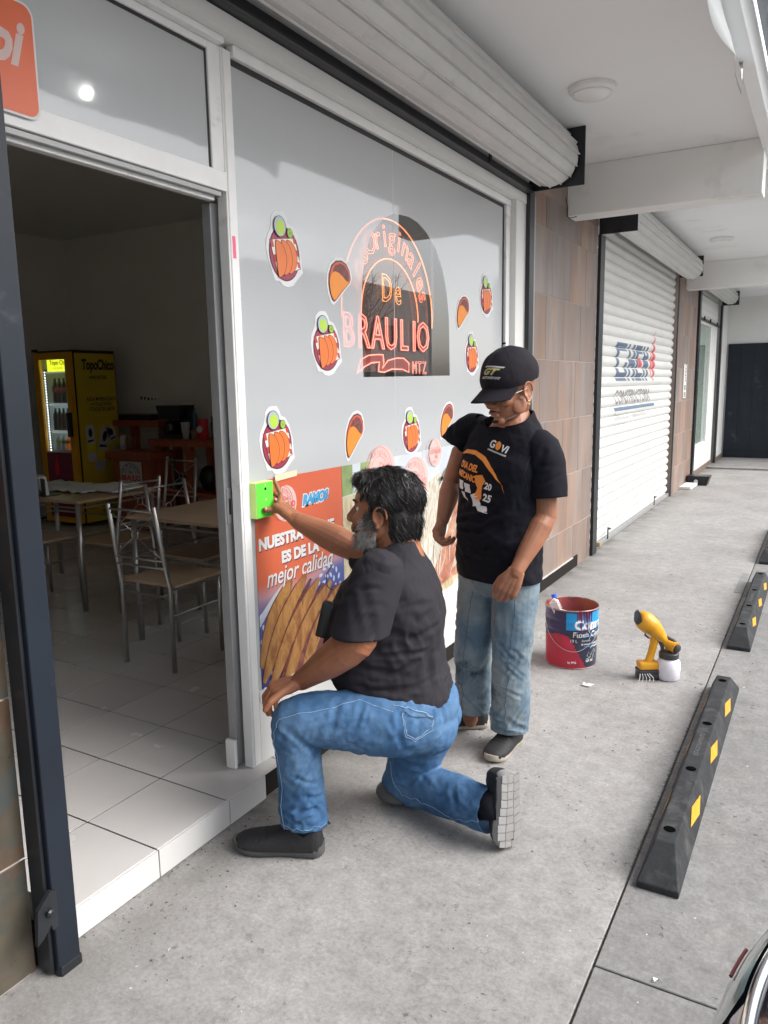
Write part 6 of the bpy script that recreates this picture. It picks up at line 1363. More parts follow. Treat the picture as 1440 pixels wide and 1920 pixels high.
def shoe(parent, heel, toe, up, mats, L_=None, treads=False, laces='stitch_dark', w_=1.0, hgt=1.0):
    heel, toe, up = Vector(heel), Vector(toe), Vector(up).normalized(); x = (toe - heel); L_ = L_ or x.length; x.normalize(); y = up.cross(x).normalized(); up = x.cross(y)
    P = lambda a, b_, c: heel + x * a * L_ + y * b_ * w_ + up * c * hgt
    half = ((.0, .012), (.02, .026), (.08, .035), (.20, .037), (.35, .036), (.50, .041), (.65, .048), (.78, .050), (.88, .043), (.95, .030), (1.0, .010))
    up_m, so_m = mats
    bm = B(); rs = []
    for q, (zl, g) in enumerate(((.0, -.006), (.004, -.002), (.020, .000), (.028, -.002))):
        ring_ = []; lift = lambda a: .012 * max(0, (a - .75) / .25) ** 2 + .004 * max(0, (.08 - a) / .08)
        for a, h in half: ring_.append(P(a * 1.0, (h + g) * 1.0, zl + lift(a) + (.006 if q > 1 and a < .3 else 0)))
        for a, h in half[::-1]: ring_.append(P(a, -(h + g) * .93, zl + lift(a) + (.006 if q > 1 and a < .3 else 0)))
        rs.append([bm.verts.new(p) for p in ring_])
    skin_rings(bm, rs); so = obj('sole', bm, so_m, parent, smooth=True, sharp=45)
    bm = B(); R2 = []
    for a, h, zt in ((.012, .016, .060), (.04, .030, .094), (.10, .037, .110), (.22, .040, .112), (.33, .041, .102), (.45, .045, .088), (.58, .050, .074), (.70, .052, .064), (.82, .050, .057), (.91, .040, .050), (.97, .022, .040)):
        c = P(a, 0, .022); R2.append((c, y, h * w_, up, (zt - .022) * hgt, .004))
    ring_loft(bm, R2, 24, 2.3); me = fuse(bm, .004, 3); folds(me, [([P(.60, -.05, .06), P(.62, 0, .07), P(.60, .05, .06)], .006, .0022), ([P(.68, -.05, .05), P(.70, 0, .06), P(.68, .05, .05)], .006, .002), ([P(.30, .045, .04), P(.36, .045, .075)], .004, .0015)])
    o = finish('upper', me, up_m, parent, smooth=True); bv = bvh_of(me) if False else None
    bm = B()
    for a in (.34, .40, .46, .52): tube(bm, [P(a, -.022, .088 - (a - .34) * .13), P(a + .01, 0, .094 - (a - .34) * .13), P(a, .022, .088 - (a - .34) * .13)], .0022, 6)
    obj('laces', bm, laces, parent)
    if not treads: obj('collar', tube(B(), [P(.17 + .135 * math.cos(t), .037 * math.sin(t), .100 - .012 * math.cos(t)) for t in [2 * PI * i / 20 for i in range(20)]], .007, 8, closed=True), up_m, parent, smooth=True)
    if treads:
        k = 0
        for ia in range(9):
            a0, a1 = .03 + ia * .105, .03 + ia * .105 + .095
            for (b0, b1) in ((-.95, -.34), (-.30, .30), (.34, .95)):
                hw = np.interp((a0 + a1) / 2, [h[0] for h in half], [h[1] for h in half]); bm = B(); sk_ = .02 * (1 if b0 > 0 else -1 if b1 < 0 else 0)
                q = [P(a0 + sk_ * (b0 < 0), b0 * hw, -.0045), P(a1 + sk_ * (b0 < 0), b0 * hw, -.0045), P(a1 - sk_, b1 * hw, -.0045), P(a0 - sk_, b1 * hw, -.0045)]
                lf = .012 * max(0, ((a0 + a1) / 2 - .75) / .25) ** 2; q = [v + up * lf for v in q]
                prism(bm, q, up * .006); obj('tread_block', bm, so_m, so)
    return P

# ================================================================= kneeling man
fk = Vector((-.95, -.31, 0)).normalized(); sk = Vector((.31, -.95, 0)).normalized(); zz = Vector((0, 0, 1))
km = thing('person', 'kneeling man in charcoal t-shirt and blue jeans with grey beard, pressing a green block to the window', 'person', (-1.2, 2.25, 0))
km['label'] = 'kneeling man in charcoal t-shirt and jeans with grey beard, pressing a green block'
j = lambda k: J['K_' + k].copy()
hs_ = 1.10; hc = j('head') + Vector((.006, .01, -.008))
hf = (Vector((-.962, -.272, 0)) + zz * .04).normalized(); hl = zz.cross(hf).normalized(); hu = hf.cross(hl).normalized(); 
bm = B()
Pk = head_shapes(bm, hc, hf, hl, hu, hs_, 1.1)
neck = j('neck') + Vector((0, 0, .0))
round_limb(bm, [hc - hf * .02 - hu * .06, neck + zz * .01, neck - zz * .07 - fk * .01], [.066, .070, .085], 20)
ring_loft(bm, [(j('r1270') - zz * .05 + fk * .02, sk, .13, fk, .12), (j('r1240'), sk, .16, fk, .16), (j('r1150'), sk, .165, fk, .15), (j('r1060'), sk, .14, fk, .09), (neck - zz * .02, sk, .06, fk, .06)], 24)
# left arm (near), hand on the knee
le, lw = j('lelb') + fk * .030 + zz * .004, j('lwri')
lknee = Vector((-1.470, 1.930, .478))
lw = lw + Vector((.0, -.02, .005)); lk = lknee + Vector((-.065, -.02, .095))
round_limb(bm, [j('lsh'), j('lsh').lerp(le, .5), le], [.058, .056, .052], 18)
round_limb(bm, [le + Vector((.0, 0, .0)), le.lerp(lw, .22) + zz * .006, le.lerp(lw, .5) + zz * .002, le.lerp(lw, .8), lw], [.050, .062, .056, .041, .034], 18)
hand(bm, lw, lk, (fk * .1 + zz * 1.0 - sk * -.25), -sk, ((40, 42, 20), (44, 40, 20), (46, 40, 20), (50, 40, 20)), None, 1.08)
tb = lw.lerp(lk, .35) + fk * .0
round_limb(bm, [lw.lerp(lk, .2) - sk * -.025, lw.lerp(lk, .6) + sk * .045 - zz * .006, lw.lerp(lk, .95) + sk * .058 - zz * .02, lw.lerp(lk, 1.15) + sk * .055 - zz * .04], [.018, .015, .013, .010], 12)
# right arm (far), reaching to the block
re, rw, rk = j('relb'), j('rwri'), j('rknu')
re = re + Vector((.01, 0, -.004))
round_limb(bm, [j('rsh'), j('rsh').lerp(re, .5), re], [.062, .056, .050], 18)
round_limb(bm, [re, re.lerp(rw, .25), re.lerp(rw, .55), re.lerp(rw, .85), rw], [.050, .054, .048, .037, .032], 18)
tip, tt = j('itip'), j('ttip'); d_ = (rk - rw).normalized(); bk_ = Vector((.75, -.1, .35)); 
bkn = (bk_ - d_ * bk_.dot(d_)).normalized(); ts = Vector((0, -.7, -.75)); ts = (ts - d_ * ts.dot(d_) - bkn * ts.dot(bkn)).normalized()
for o0, o1 in ((.016, .026), (.006, .010), (-.005, -.008), (-.015, -.024)):
    round_limb(bm, [rw + ts * o0, rw.lerp(rk, .55) + ts * (o0 + o1) * .55, rk + ts * o1], [.017, .017, .0135], 12)
ex = Vector((-1.805, 2.318, 1.190)); 
# index along the block edge, the others behind it, thumb on its face
def finger(a, b_, c, d, r=.0098): round_limb(bm, [a, b_, c, d], [r * 1.1, r * 1.03, r * .95, r * .8], 12)
finger(rk + ts * .010 + zz * .004, Vector((-1.792, 2.318, 1.160)), Vector((-1.806, 2.318, 1.188)), Vector((-1.816, 2.314, 1.212)))
finger(rk - ts * .004, Vector((-1.800, 2.335, 1.140)), Vector((-1.822, 2.330, 1.158)), Vector((-1.838, 2.318, 1.168)))
finger(rk - ts * .016, Vector((-1.798, 2.335, 1.112)), Vector((-1.822, 2.328, 1.128)), Vector((-1.838, 2.318, 1.136)))
finger(rk - ts * .026 - zz * .004, Vector((-1.790, 2.330, 1.088)), Vector((-1.815, 2.328, 1.100)), Vector((-1.834, 2.318, 1.106)), .0085)
round_limb(bm, [rw.lerp(rk, .25) + ts * .016, Vector((-1.757, 2.276, 1.108)), Vector((-1.790, 2.262, 1.114)), Vector((-1.809, 2.238, 1.116))], [.018, .0150, .0125, .0105], 12)
# legs inside the jeans
la = Vector((-1.446, 1.936, .10)); rh = j('rhip'); rkn = j('rknee') + Vector((0, 0, .075)); ra = Vector((-.905, 2.272, .125))
round_limb(bm, [Vector((-1.21, 2.12, .475)), lknee], [.07, .06], 16); round_limb(bm, [lknee, lknee.lerp(la, .4), la, la - zz * .03], [.058, .055, .038, .036], 16)
round_limb(bm, [Vector((-1.21, 2.35, .40)), rkn], [.06, .06], 16); round_limb(bm, [rkn, rkn.lerp(ra, .4), ra + Vector((.0, 0, .01))], [.058, .055, .036], 16)
me = fuse(bm, .0030, 2); head_dents(me, Pk, hs_)
folds(me, [([lw + Vector((.008, -.035, .0)), lw + Vector((.0, -.03, .025)), lw + Vector((-.002, .01, .035))], .003, .0022), ([lw + Vector((-.008, -.035, .0)), lw + Vector((-.014, -.03, .025))], .003, .0018)])
finish('body', me, 'skin_tan', km, smooth=True)
# thumb nail
E5 = B(); ellipsoid(E5, Vector((-1.800, 2.234, 1.1205)), (Vector((0, -1, 0)), Vector((0, 0, 1)), Vector((1, 0, 0))), (.007, .0055, .003), 12); obj('thumb_nail', E5, M('nail', (.62, .40, .30), .3), km, smooth=True)
for s_ in (-1, 1):
    E5 = B(); ellipsoid(E5, Pk(.074, s_ * .031, -.002), (hf, hl, hu), (.0125, .012, .009), 12); obj('eye', E5, 'ink_black' if False else 'eye_white', km, smooth=True)
    E5 = B(); ellipsoid(E5, Pk(.0835, s_ * .031, -.003), (hf, hl, hu), (.0045, .0065, .0065), 12); obj('iris', E5, 'ink_black', km, smooth=True)
    obj('eyebrow', tube(B(), [Pk(.092, s_ * .014, .020), Pk(.093, s_ * .03, .026), Pk(.078, s_ * .048, .020)], [.003, .0045, .002], 6), 'hair_black', km)
# hair: fused cap of locks plus thousands of thin strands
bm = B(); ellipsoid(bm, Pk(-.018, 0, .040), (hf, hl, hu), (.108 * hs_, .088 * hs_, .092 * hs_), 28); ellipsoid(bm, Pk(-.056, 0, -.036), (hf, hl, hu), (.060 * hs_, .078 * hs_, .108 * hs_), 24); ellipsoid(bm, Pk(.055, 0, .085), (hf, hl, hu), (.05 * hs_, .06 * hs_, .036 * hs_), 20)
for y in (-1, 1): ellipsoid(bm, Pk(.028, y * .060, .035), (hf, hl, hu), (.036 * hs_, .022 * hs_, .055 * hs_), 16)
me = fuse(bm, .005, 3); ripple(me, .006, 30, (hu, .3), 3)
hb = bvh_of(me); bmh = bmesh.new(); bmh.from_mesh(me)
kill = [v for v in bmh.verts if ((v.co - Pk(0, 0, 0)).dot(hf) > .034 * hs_ and (v.co - Pk(0, 0, 0)).dot(hu) < .040 * hs_) or ((v.co - Pk(0, 0, 0)).dot(hf) > -.028 * hs_ and (v.co - Pk(0, 0, 0)).dot(hu) < -.002 * hs_)]
bmesh.ops.delete(bmh, geom=kill, context='VERTS'); bmh.to_mesh(me); bmh.free(); finish('hair', me, 'hair_black', km, smooth=True)
rr = random.Random(12); st_ = []
co = verts_np(me); no = normals_np(me)
co = co + np.array(_anc(km))
whorl = Pk(-.06, .02, .13)
for i in rr.sample(range(len(co)), min(4200, len(co))):
    p = Vector(co[i]); n_ = Vector(no[i]); q = p - Pk(0, 0, 0); back = -hf * (1.0 if q.dot(hf) < .02 else .35) ; down = -hu * (1.1 if abs(q.dot(hl)) > .04 or q.dot(hf) < -.03 else .1) + (hf * .5 if q.dot(hf) > .06 else Vector())
    flow = back + down + hl * (.5 * (1 if q.dot(hl) > 0 else -1)) * (1 if q.dot(hu) > .06 else .1); flow = (flow - n_ * flow.dot(n_)).normalized()
    jit = Vector((rr.gauss(0, 1), rr.gauss(0, 1), rr.gauss(0, 1))) * .17; L_ = rr.uniform(.022, .046) * (1.1 if q.dot(hu) < 0 else 1)
    if q.dot(hf) > .05 and q.dot(hu) < .09: L_ *= .6
    dirs = [(flow + n_ * .40 + jit).normalized(), (flow + n_ * .02 + jit * 1.1).normalized(), (flow - n_ * .2 - zz * .2 + jit * 1.2).normalized(), (flow * .9 - zz * .4 - n_ * .15 + jit * 1.6).normalized()]
    st_.append((p - n_ * .003, dirs, L_, rr.uniform(.0009, .0019)))
strands('hair_strands', st_, 'hair_black', km)
st_ = []; st2 = []
for _ in range(2500):   # beard: along jaw and chin; moustache
    a = rr.random(); y = rr.uniform(-1, 1)
    if a < .78:
        t = rr.random(); px3 = .085 - .07 * abs(y) ** 1.3 * 1.0; q = Pk(px3 + rr.uniform(-.012, .010), y * .058, -.062 - .045 * rr.random() - .02 * (1 - abs(y)))
        if abs(y) > .62: y = math.copysign(1, y); q = Pk(.030 + rr.uniform(-.022, .030), y * (.066 - .004 * rr.random()), -.025 - .080 * rr.random())
        o_ = (q - Pk(.01, 0, -.05)).normalized(); dirs = [(o_ * .8 - hu * .5 + hf * .2 + Vector((rr.gauss(0, .3), rr.gauss(0, .3), rr.gauss(0, .3)))).normalized() for _2 in range(3)]
        st_.append((q, dirs, rr.uniform(.012, .030), rr.uniform(.0006, .0012)))
    else:
        q = Pk(.102 - .012 * abs(y), y * .032, -.053 - .012 * abs(y)); dirs = [(hf * .25 - hu * .9 + hl * y * .6 + Vector((rr.gauss(0, .25), rr.gauss(0, .25), rr.gauss(0, .25)))).normalized() for _2 in range(3)]
        st2.append((q, dirs, rr.uniform(.010, .018), rr.uniform(.0006, .0012)))
strands('beard', st_, 'hair_grey', km); strands('moustache', st2, 'hair_greydark', km)
st_ = []
for _ in range(700):
    q = Pk(.02 + rr.uniform(-.02, .03), rr.choice((-1, 1)) * .071, .0 - .055 * rr.random()); dirs = [(-hu + Vector((rr.gauss(0, .3), rr.gauss(0, .3), rr.gauss(0, .3))) + hl * .2 * (1 if (q - Pk(0, 0, 0)).dot(hl) > 0 else -1)).normalized() for _2 in range(3)]; st_.append((q, dirs, rr.uniform(.01, .02), .0008))
strands('sideburn', st_, 'hair_greydark', km)
# shirt
bm = B(); up1 = zz
ring_loft(bm, [(j('r1270') - zz * .135 - fk * .012, sk, .188, fk, .17, .178), (j('r1270') - zz * .07 - fk * .012, sk, .196, fk, .185, .192), (j('r1270') + fk * -.01, sk, .200, fk, .200, .205), (j('r1240') + fk * .0, sk, .203, fk, .208, .212), (j('r1200'), sk, .205, fk, .214, .208), (j('r1150'), sk, .203, fk, .204, .205), (j('r1100'), sk, .200, fk, .172, .178), (j('r1060'), sk, .175, fk, .125, .140), (j('r1035') - zz * .008, sk, .125, fk, .082, .098), (neck + zz * .006, sk, .075, fk, .068, .075)], 40, 2.3)
ls, lv = j('lsh'), j('lslv'); dl = (lv - ls).normalized()
round_limb(bm, [ls - dl * .01, ls.lerp(lv, .25) - sk * .02], [.082, .070], 24)
rs_, rv_ = j('rsh'), j('rslv'); dr_ = (rv_ - rs_).normalized(); round_limb(bm, [rs_ - dr_ * .03, rs_.lerp(rv_, .2)], [.078, .068], 24)
me = fuse(bm, .0055, 6)
W_ = lambda a, b_, c: j('r1150') + fk * a + sk * b_ + zz * c
folds(me, [([W_(-.02, .25, .14), W_(-.08, .24, .10), W_(-.12, .20, .02), W_(-.13, .17, -.05)], .014, .010), ([W_(-.05, .23, .12), W_(-.10, .22, .06), W_(-.15, .16, -.02)], .010, .006), ([W_(.02, .24, -.02), W_(-.05, .22, -.06), W_(-.10, .2, -.14)], .014, .007),
           ([W_(-.16, .12, -.06), W_(-.17, .12, -.20), W_(-.15, .15, -.28)], .016, .006), ([W_(.15, .16, -.08), W_(.02, .21, -.13), W_(-.10, .19, -.15)], .012, .006), ([W_(.17, .12, -.15), W_(.02, .21, -.20), W_(-.12, .19, -.20)], .013, .007), ([W_(.16, .10, -.22), W_(.03, .21, -.26), W_(-.10, .2, -.25)], .012, .006),
           ([W_(.05, .2, -.30), W_(-.06, .2, -.28), W_(-.17, .1, -.29)], .010, .006), ([W_(.0, .2, -.33), W_(-.1, .19, -.31), W_(-.2, .1, -.33)], .010, .006), ([W_(-.10, .10, .16), W_(-.15, .08, .08), W_(-.18, .06, -.04)], .014, .005), ([W_(-.06, .10, .19), W_(-.12, .02, .16)], .010, .004)])
folds(me, arcs(j('r1270'), j('r1060'), .2, 26, 5, sk - fk * .6, .011, .005, .02)); ripple(me, .007, 9, (W_(-.2, 0, -.3) - W_(.2, 0, .1), .35), 2); ripple(me, .0035, 26, (zz, .6), 5)
cut_open(me, [(neck + zz * .004 - fk * .004, (zz + fk * .45).normalized(), .10)])
# hem line: lower at the back
bmh = bmesh.new(); bmh.from_mesh(me); cH = Vector((j('r1270').x, j('r1270').y, .445)); nH = (-zz - fk * -.33).normalized()
bmesh.ops.bisect_plane(bmh, geom=bmh.verts[:] + bmh.edges[:] + bmh.faces[:], plane_co=cH, plane_no=nH, clear_outer=True); bmh.to_mesh(me); bmh.free()
ksh = finish('t_shirt', me, 'shirt_charcoal', km, smooth=True)
sleeve('sleeve', [ls - dl * .035 - sk * .045, ls + dl * .0 - sk * .008, ls.lerp(lv, .55) + sk * .004, lv + dl * .006], [.070, .086, .088, .090], Vector((0, 0, -1)) + fk * .05, 'shirt_charcoal', ksh, arcs(ls, lv, .085, 7, 3, sk, .010, .006) + [([ls + fk * .03 + sk * .09, ls.lerp(lv, .5) - fk * .02 + sk * .09, lv - fk * .06 + sk * .07], .012, .007)], 3)
sleeve('sleeve', [rs_ - dr_ * .05, rs_ + dr_ * .0, rs_.lerp(rv_, .5), rv_ + dr_ * .012], [.066, .078, .077, .074], dr_, 'shirt_charcoal', ksh, arcs(rs_, rv_, .078, 4, 8, -sk), 5); bv = BVHTree.FromPolygons([v.co + _anc(km) for v in me.vertices], [p.vertices for p in me.polygons])
seam('sleeve_hem', bv, [lv - dl * .018 + fk * .09 * math.cos(a) + sk * .09 * math.sin(a) for a in [math.radians(q) for q in range(-40, 200, 20)]], .0009, 'ink_black', km)
seam('shoulder_seam', bv, [W_(-.01, .25, .19), W_(-.02, .15, .26), W_(-.02, .08, .30)], .0010, 'ink_black', km)
# pouch and cord at the chest
pc_ = W_(.192, .10, .0); bm = B(); box(bm, -.022, .022, -.018, .018, -.065, .065, .010); bm.transform(Matrix.Translation(pc_) @ Matrix.Rotation(math.atan2(fk.y, fk.x), 4, 'Z') @ Matrix.Rotation(-.25, 4, 'Y')); obj('pouch', bm, 'black_paint', km, smooth=True, sharp=40)
obj('cord', tube(B(), [W_(.155, .12, .20), W_(.172, .14, .17), W_(.168, .15, .13), W_(.15, .15, .12)], .0016, 5), 'ink_black', km)
# jeans
bm = B(); hip = j('ring_hip')
hipL, hipR = Vector((-1.125, 2.165, .445)), Vector((-1.160, 2.360, .400))
ellipsoid(bm, hip + zz * .060 + fk * .035, (sk, fk, zz), (.180, .150, .115), 30); ellipsoid(bm, hipL + fk * .035 - zz * .005, (sk, fk, zz), (.095, .120, .112), 24); ellipsoid(bm, hipR + fk * .02 - zz * .01, (sk, fk, zz), (.095, .115, .115), 24)
ellipsoid(bm, (hipL + hipR) / 2 - zz * .035 + fk * .0, (sk, fk, zz), (.13, .105, .10), 20); round_limb(bm, [hipL + fk * .06, hipL.lerp(lknee, .35), hipL.lerp(lknee, .75), lknee + Vector((.01, 0, .0))], [.120, .112, .096, .084], 26)
ank = Vector((-1.447, 1.938, .085))
round_limb(bm, [lknee + Vector((0, 0, -.01)), lknee.lerp(ank, .22), lknee.lerp(ank, .6), ank + zz * .0, ank - zz * .03], [.083, .080, .077, .081, .082], 26)
round_limb(bm, [hipR + fk * .02, hipR.lerp(rkn, .5), rkn + Vector((.01, 0, .0))], [.112, .102, .084], 26)
rc_ = Vector((-.925, 2.285, .118)); round_limb(bm, [rkn + Vector((.0, 0, .0)), rkn.lerp(rc_, .3) + zz * .012, rkn.lerp(rc_, .7) + zz * .008, rc_, rc_ + (rc_ - rkn).normalized() * .03], [.082, .084, .080, .080, .082], 26, flat=(sk, .92))
me = fuse(bm, .0055, 5)
kb = lknee + Vector((.06, 0, -.07))
folds(me, [([kb + Vector((.0, -.09, .02)), kb + Vector((-.04, -.09, .035)), kb + Vector((-.09, -.08, .07))], .010, .010), ([kb + Vector((.0, -.09, -.01)), kb + Vector((-.05, -.09, -.005)), kb + Vector((-.11, -.08, .02))], .011, .009), ([kb + Vector((.03, -.09, .03)), kb + Vector((.05, -.10, .08)), kb + Vector((.03, -.10, .14))], .012, .007),
           ([kb + Vector((.06, -.10, .02)), kb + Vector((.14, -.06, .03)), kb + Vector((.24, 0, .06))], .014, .006), ([lknee + Vector((-.05, -.08, -.12)), lknee + Vector((.0, -.09, -.17)), lknee + Vector((.04, -.08, -.20))], .012, .005), ([lknee + Vector((-.05, -.08, -.22)), lknee + Vector((.03, -.09, -.28))], .012, .005), ([lknee + Vector((.04, -.08, -.12)), lknee + Vector((-.01, -.09, -.24)), lknee + Vector((-.03, -.08, -.33))], .012, .004),
           ([hipL + Vector((-.02, -.10, -.06)), hipL + Vector((.05, -.10, -.05)), hipL + Vector((.13, -.03, -.03))], .013, .008), ([hipL + Vector((-.01, -.08, -.10)), hipL + Vector((.06, -.08, -.09)), hipL + Vector((.14, 0, -.07))], .012, .008),
           ([rkn + Vector((.12, -.07, .02)), rkn + Vector((.10, -.07, .08)), rkn + Vector((.09, .0, .12))], .012, .010), ([rkn + Vector((.05, -.09, .10)), rkn + Vector((.10, -.06, .16)), rkn + Vector((.16, 0, .20))], .014, .009), ([rkn + Vector((.03, -.09, .15)), rkn + Vector((.10, -.06, .21)), rkn + Vector((.18, 0, .25))], .013, .008), ([rkn + Vector((.18, -.09, .05)), rkn + Vector((.24, -.09, .03))], .011, .006)])
folds(me, arcs(hipL, lknee, .10, 16, 1, -Vector((0, 1, 0)), .010, .0045, .04) + arcs(lknee, ank, .08, 22, 2, Vector((.2, -1, 0)), .009, .0045, .03) + arcs(hipR, rkn, .1, 10, 3, -Vector((0, 1, 0)), .010, .006, .02) + arcs(rkn, rc_, .08, 16, 4, Vector((0, -1, .6)), .009, .005, .03) + arcs(ank + zz * .05, ank + zz * .12, .08, 6, 6, Vector((.2, -1, 0)), .008, .006, .01))
ripple(me, .005, 9, None, 9); ripple(me, .0022, 30, None, 4)
cd_ = (rc_ - rkn).normalized()
cut_open(me, [(ank + zz * .028, -zz, .12), (rc_ + cd_ * .012, cd_, .12)])
finish('jeans', me, 'denim_blue', km, smooth=True); bj = BVHTree.FromPolygons([v.co + _anc(km) for v in me.vertices], [p.vertices for p in me.polygons])
seam('side_seam', bj, [hipL + Vector((-.02, -.14, .10)), hipL + Vector((-.15, -.14, .085)), lknee + Vector((.03, -.13, .075)), lknee + Vector((-.03, -.13, .03)), lknee + Vector((-.045, -.12, -.06)), lknee + Vector((-.03, -.12, -.2)), ank + Vector((-.03, -.12, -.02))], .0010, 'stitch_pale', km, 60)
seam('cuff_stitch', bj, [ank + zz * .042 + Vector((math.cos(a), math.sin(a), 0)) * .10 for a in [math.radians(q) for q in range(170, 371, 20)]], .0007, 'stitch_pale', km, 50)
seam('shin_seam', bj, [rkn + Vector((-.02, -.10, .12)), rkn + Vector((.04, -.11, -.0)), rkn + Vector((.15, -.14, .01)), rkn + Vector((.28, -.14, -.01)), rc_ + Vector((.01, -.12, -.0))], .0009, 'stitch_pale', km, 50)
Q_ = lambda a, b_: hipL + Vector((0, -.12, 0)) + Vector((.86, .30, 0)) * a + zz * b_
for sh_ in (0, .006):
    pk = [Q_(.0 + sh_, .085), Q_(.01 + sh_, .0 + sh_), Q_(.06, -.025 + sh_), Q_(.135 - sh_, .01 + sh_ * .5), Q_(.17 - sh_, .055)]
    seam('pocket_stitch', bj, pk, .0009, 'stitch_pale', km, 40)
seam('pocket_edge', bj, [Q_(-.002, .087), Q_(.08, .082), Q_(.172, .057)], .0018, 'stitch_dark', km, 30)
seam('yoke_seam', bj, [Q_(-.03, .13), Q_(.05, .115), Q_(.16, .085)], .0014, 'stitch_pale', km, 30)
obj('sock', tube(B(), [ra - Vector((.06, -.01, 0)), ra + Vector((.0, 0, .02)), ra + Vector((.028, -.01, .03))], [.050, .050, .045], 14), 'shirt_black', km, smooth=True)
obj('sock', tube(B(), [la + zz * .09, la + zz * .02, la - zz * .03], [.050, .050, .050], 14), 'shirt_black', km, smooth=True)
# knee pad strap seen in the photo at the kneeling knee
bm = B(); ellipsoid(bm, rkn + Vector((-.012, -.01, -.035)), (Vector((1, 0, 0)), Vector((0, 1, 0)), zz), (.088, .085, .036), 20); obj('knee_pad', bm, 'sole_dark', km, smooth=True)
lt, lh_ = j('ltoe'), j('lheel'); shoe(km, lh_ + Vector((.012, -.01, .004)), lt + Vector((.0, .004, .004)), zz, ('shoe_black', 'sole_dark'), w_=1.12, hgt=1.05)
obj('heel_tab', tube(B(), [lh_ + Vector((.0, 0, .10)), lh_ + Vector((.018, .005, .118)), lh_ + Vector((.028, .005, .108))], .004, 6), 'shoe_black', km)
tr, th_ = Vector((-.842, 2.262, .002)), Vector((-.858, 2.300, .268))
sn = Vector((.86, -.50, .05)).normalized(); shoe(km, th_ + sn * .012, tr + sn * .006 + zz * .006, -sn, ('shoe_black', 'sole_grey'), treads=True, w_=1.12)

# ================================================================= standing man
fb = Vector((-.31, -.95, 0)).normalized(); sb = Vector((.95, -.31, 0)).normalized()
sm_ = thing('person', 'standing man in black printed t-shirt, black cap and worn jeans, looking down', 'person', (-1.18, 3.0, 0))
t_ = lambda k: J['T_' + k].copy()
ss = 1.10; sc = t_('head') + Vector((.0, .0, .002)); pit = math.radians(15)
hz = Vector((-.43, -.903, 0)).normalized(); sf_ = (hz * math.cos(pit) - zz * math.sin(pit)).normalized(); sl_ = zz.cross(hz).normalized(); su_ = sf_.cross(sl_).normalized()
sc = sc + Vector((.012, .004, -.012))
bm = B(); Ps = head_shapes(bm, sc, sf_, sl_, su_, ss)
nk = t_('neck'); round_limb(bm, [sc - sf_ * .03 - su_ * .04, nk + zz * -.0, nk - zz * .07 + fb * -.0], [.062, .063, .085], 20)
ring_loft(bm, [(t_('hem') - zz * .04, sb, .14, fb, .10), (t_('w1000'), sb, .15, fb, .11), (t_('w870'), sb, .155, fb, .10), (t_('w820') - zz * .01, sb, .135, fb, .085), (nk - zz * .055, sb, .08, fb, .07)], 24)
ls, le, lw, lk = t_('lsh'), t_('lelb'), t_('lwri'), t_('lknu')
round_limb(bm, [ls - sb * .05 - zz * .055, ls.lerp(le, .5), le], [.045, .050, .047], 18); round_limb(bm, [le, le.lerp(lw, .2) + zz * .004, le.lerp(lw, .45), le.lerp(lw, .8), lw], [.045, .050, .045, .032, .028], 18)
hand(bm, lw, lk + Vector((-.0, 0, -.01)), (fb * .75 + sb * .55 + zz * .1), -sb + fb * .3, ((28, 40, 25), (32, 42, 25), (34, 42, 25), (38, 42, 25)), [lw.lerp(lk, .5) - sb * .045 + fb * .012, lw.lerp(lk, .85) - sb * .050 + fb * .014, lw.lerp(lk, 1.25) - sb * .044 + fb * .006], 1.08)
rs_, re, rw, rk = t_('rsh'), t_('relb'), t_('rwri'), t_('rknu')
round_limb(bm, [rs_ + sb * .04 - zz * .05, rs_.lerp(re, .5), re], [.045, .049, .045], 18); round_limb(bm, [re, re.lerp(rw, .25), re.lerp(rw, .5), re.lerp(rw, .85), rw], [.043, .047, .041, .031, .027], 18)
hand(bm, rw, rk, (-sb * .9 + fb * .25), fb + sb * .15, ((50, 60, 35), (52, 62, 35), (54, 62, 35), (56, 60, 35)), [rw.lerp(rk, .5) + fb * .040 + sb * .008, rw.lerp(rk, .95) + fb * .040 + sb * .028, rw.lerp(rk, 1.25) + fb * .018 + sb * .042], 1.05)
la, ra = t_('lank'), t_('rank'); lh, rh = Vector((-1.085, 2.97, .86)), Vector((-1.255, 3.02, .86)); lkn, rkn2 = Vector((-1.096, 2.945, .46)), Vector((-1.290, 3.005, .455))
for h_, kn, an in ((lh, lkn, la), (rh, rkn2, ra)): round_limb(bm, [h_, kn], [.075, .052], 16); round_limb(bm, [kn, kn.lerp(an, .35), an, an - zz * .03], [.050, .052, .036, .034], 16)
me = fuse(bm, .0030, 2); head_dents(me, Ps, ss); bb_ = bvh_of(me); finish('body', me, 'skin_warm', sm_, smooth=True)
seam('necklace', bb_, [nk + sb * .10 + zz * .05 - fb * .03, nk + sb * .09 + zz * .01 + fb * .03, nk + sb * .05 - zz * .03 + fb * .09, nk - zz * .05 + fb * .11, nk - sb * .05 - zz * .03 + fb * .09], .0014, 'silver_thread', sm_, 30, .001)
obj('lips', tube(B(), [Ps(.101, -.020, -.068), Ps(.1085, 0, -.066), Ps(.101, .020, -.068)], [.002, .0042, .002], 8), 'lip', sm_, smooth=True)
rr = random.Random(4); st_ = []
for _ in range(420):
    y = rr.uniform(-1, 1)
    if rr.random() < .55: q = Ps(.1045 - .012 * y * y, y * .026, -.055 - .008 * y * y)
    else: q = Ps(.098, y * .016, -.098 + .006 * rr.random())
    st_.append((q, [(sf_ * .5 - su_ + Vector((rr.gauss(0, .3), rr.gauss(0, .3), rr.gauss(0, .3)))).normalized()] * 2, rr.uniform(.004, .009), .0007))
strands('moustache_and_goatee', st_, 'hair_black', sm_)
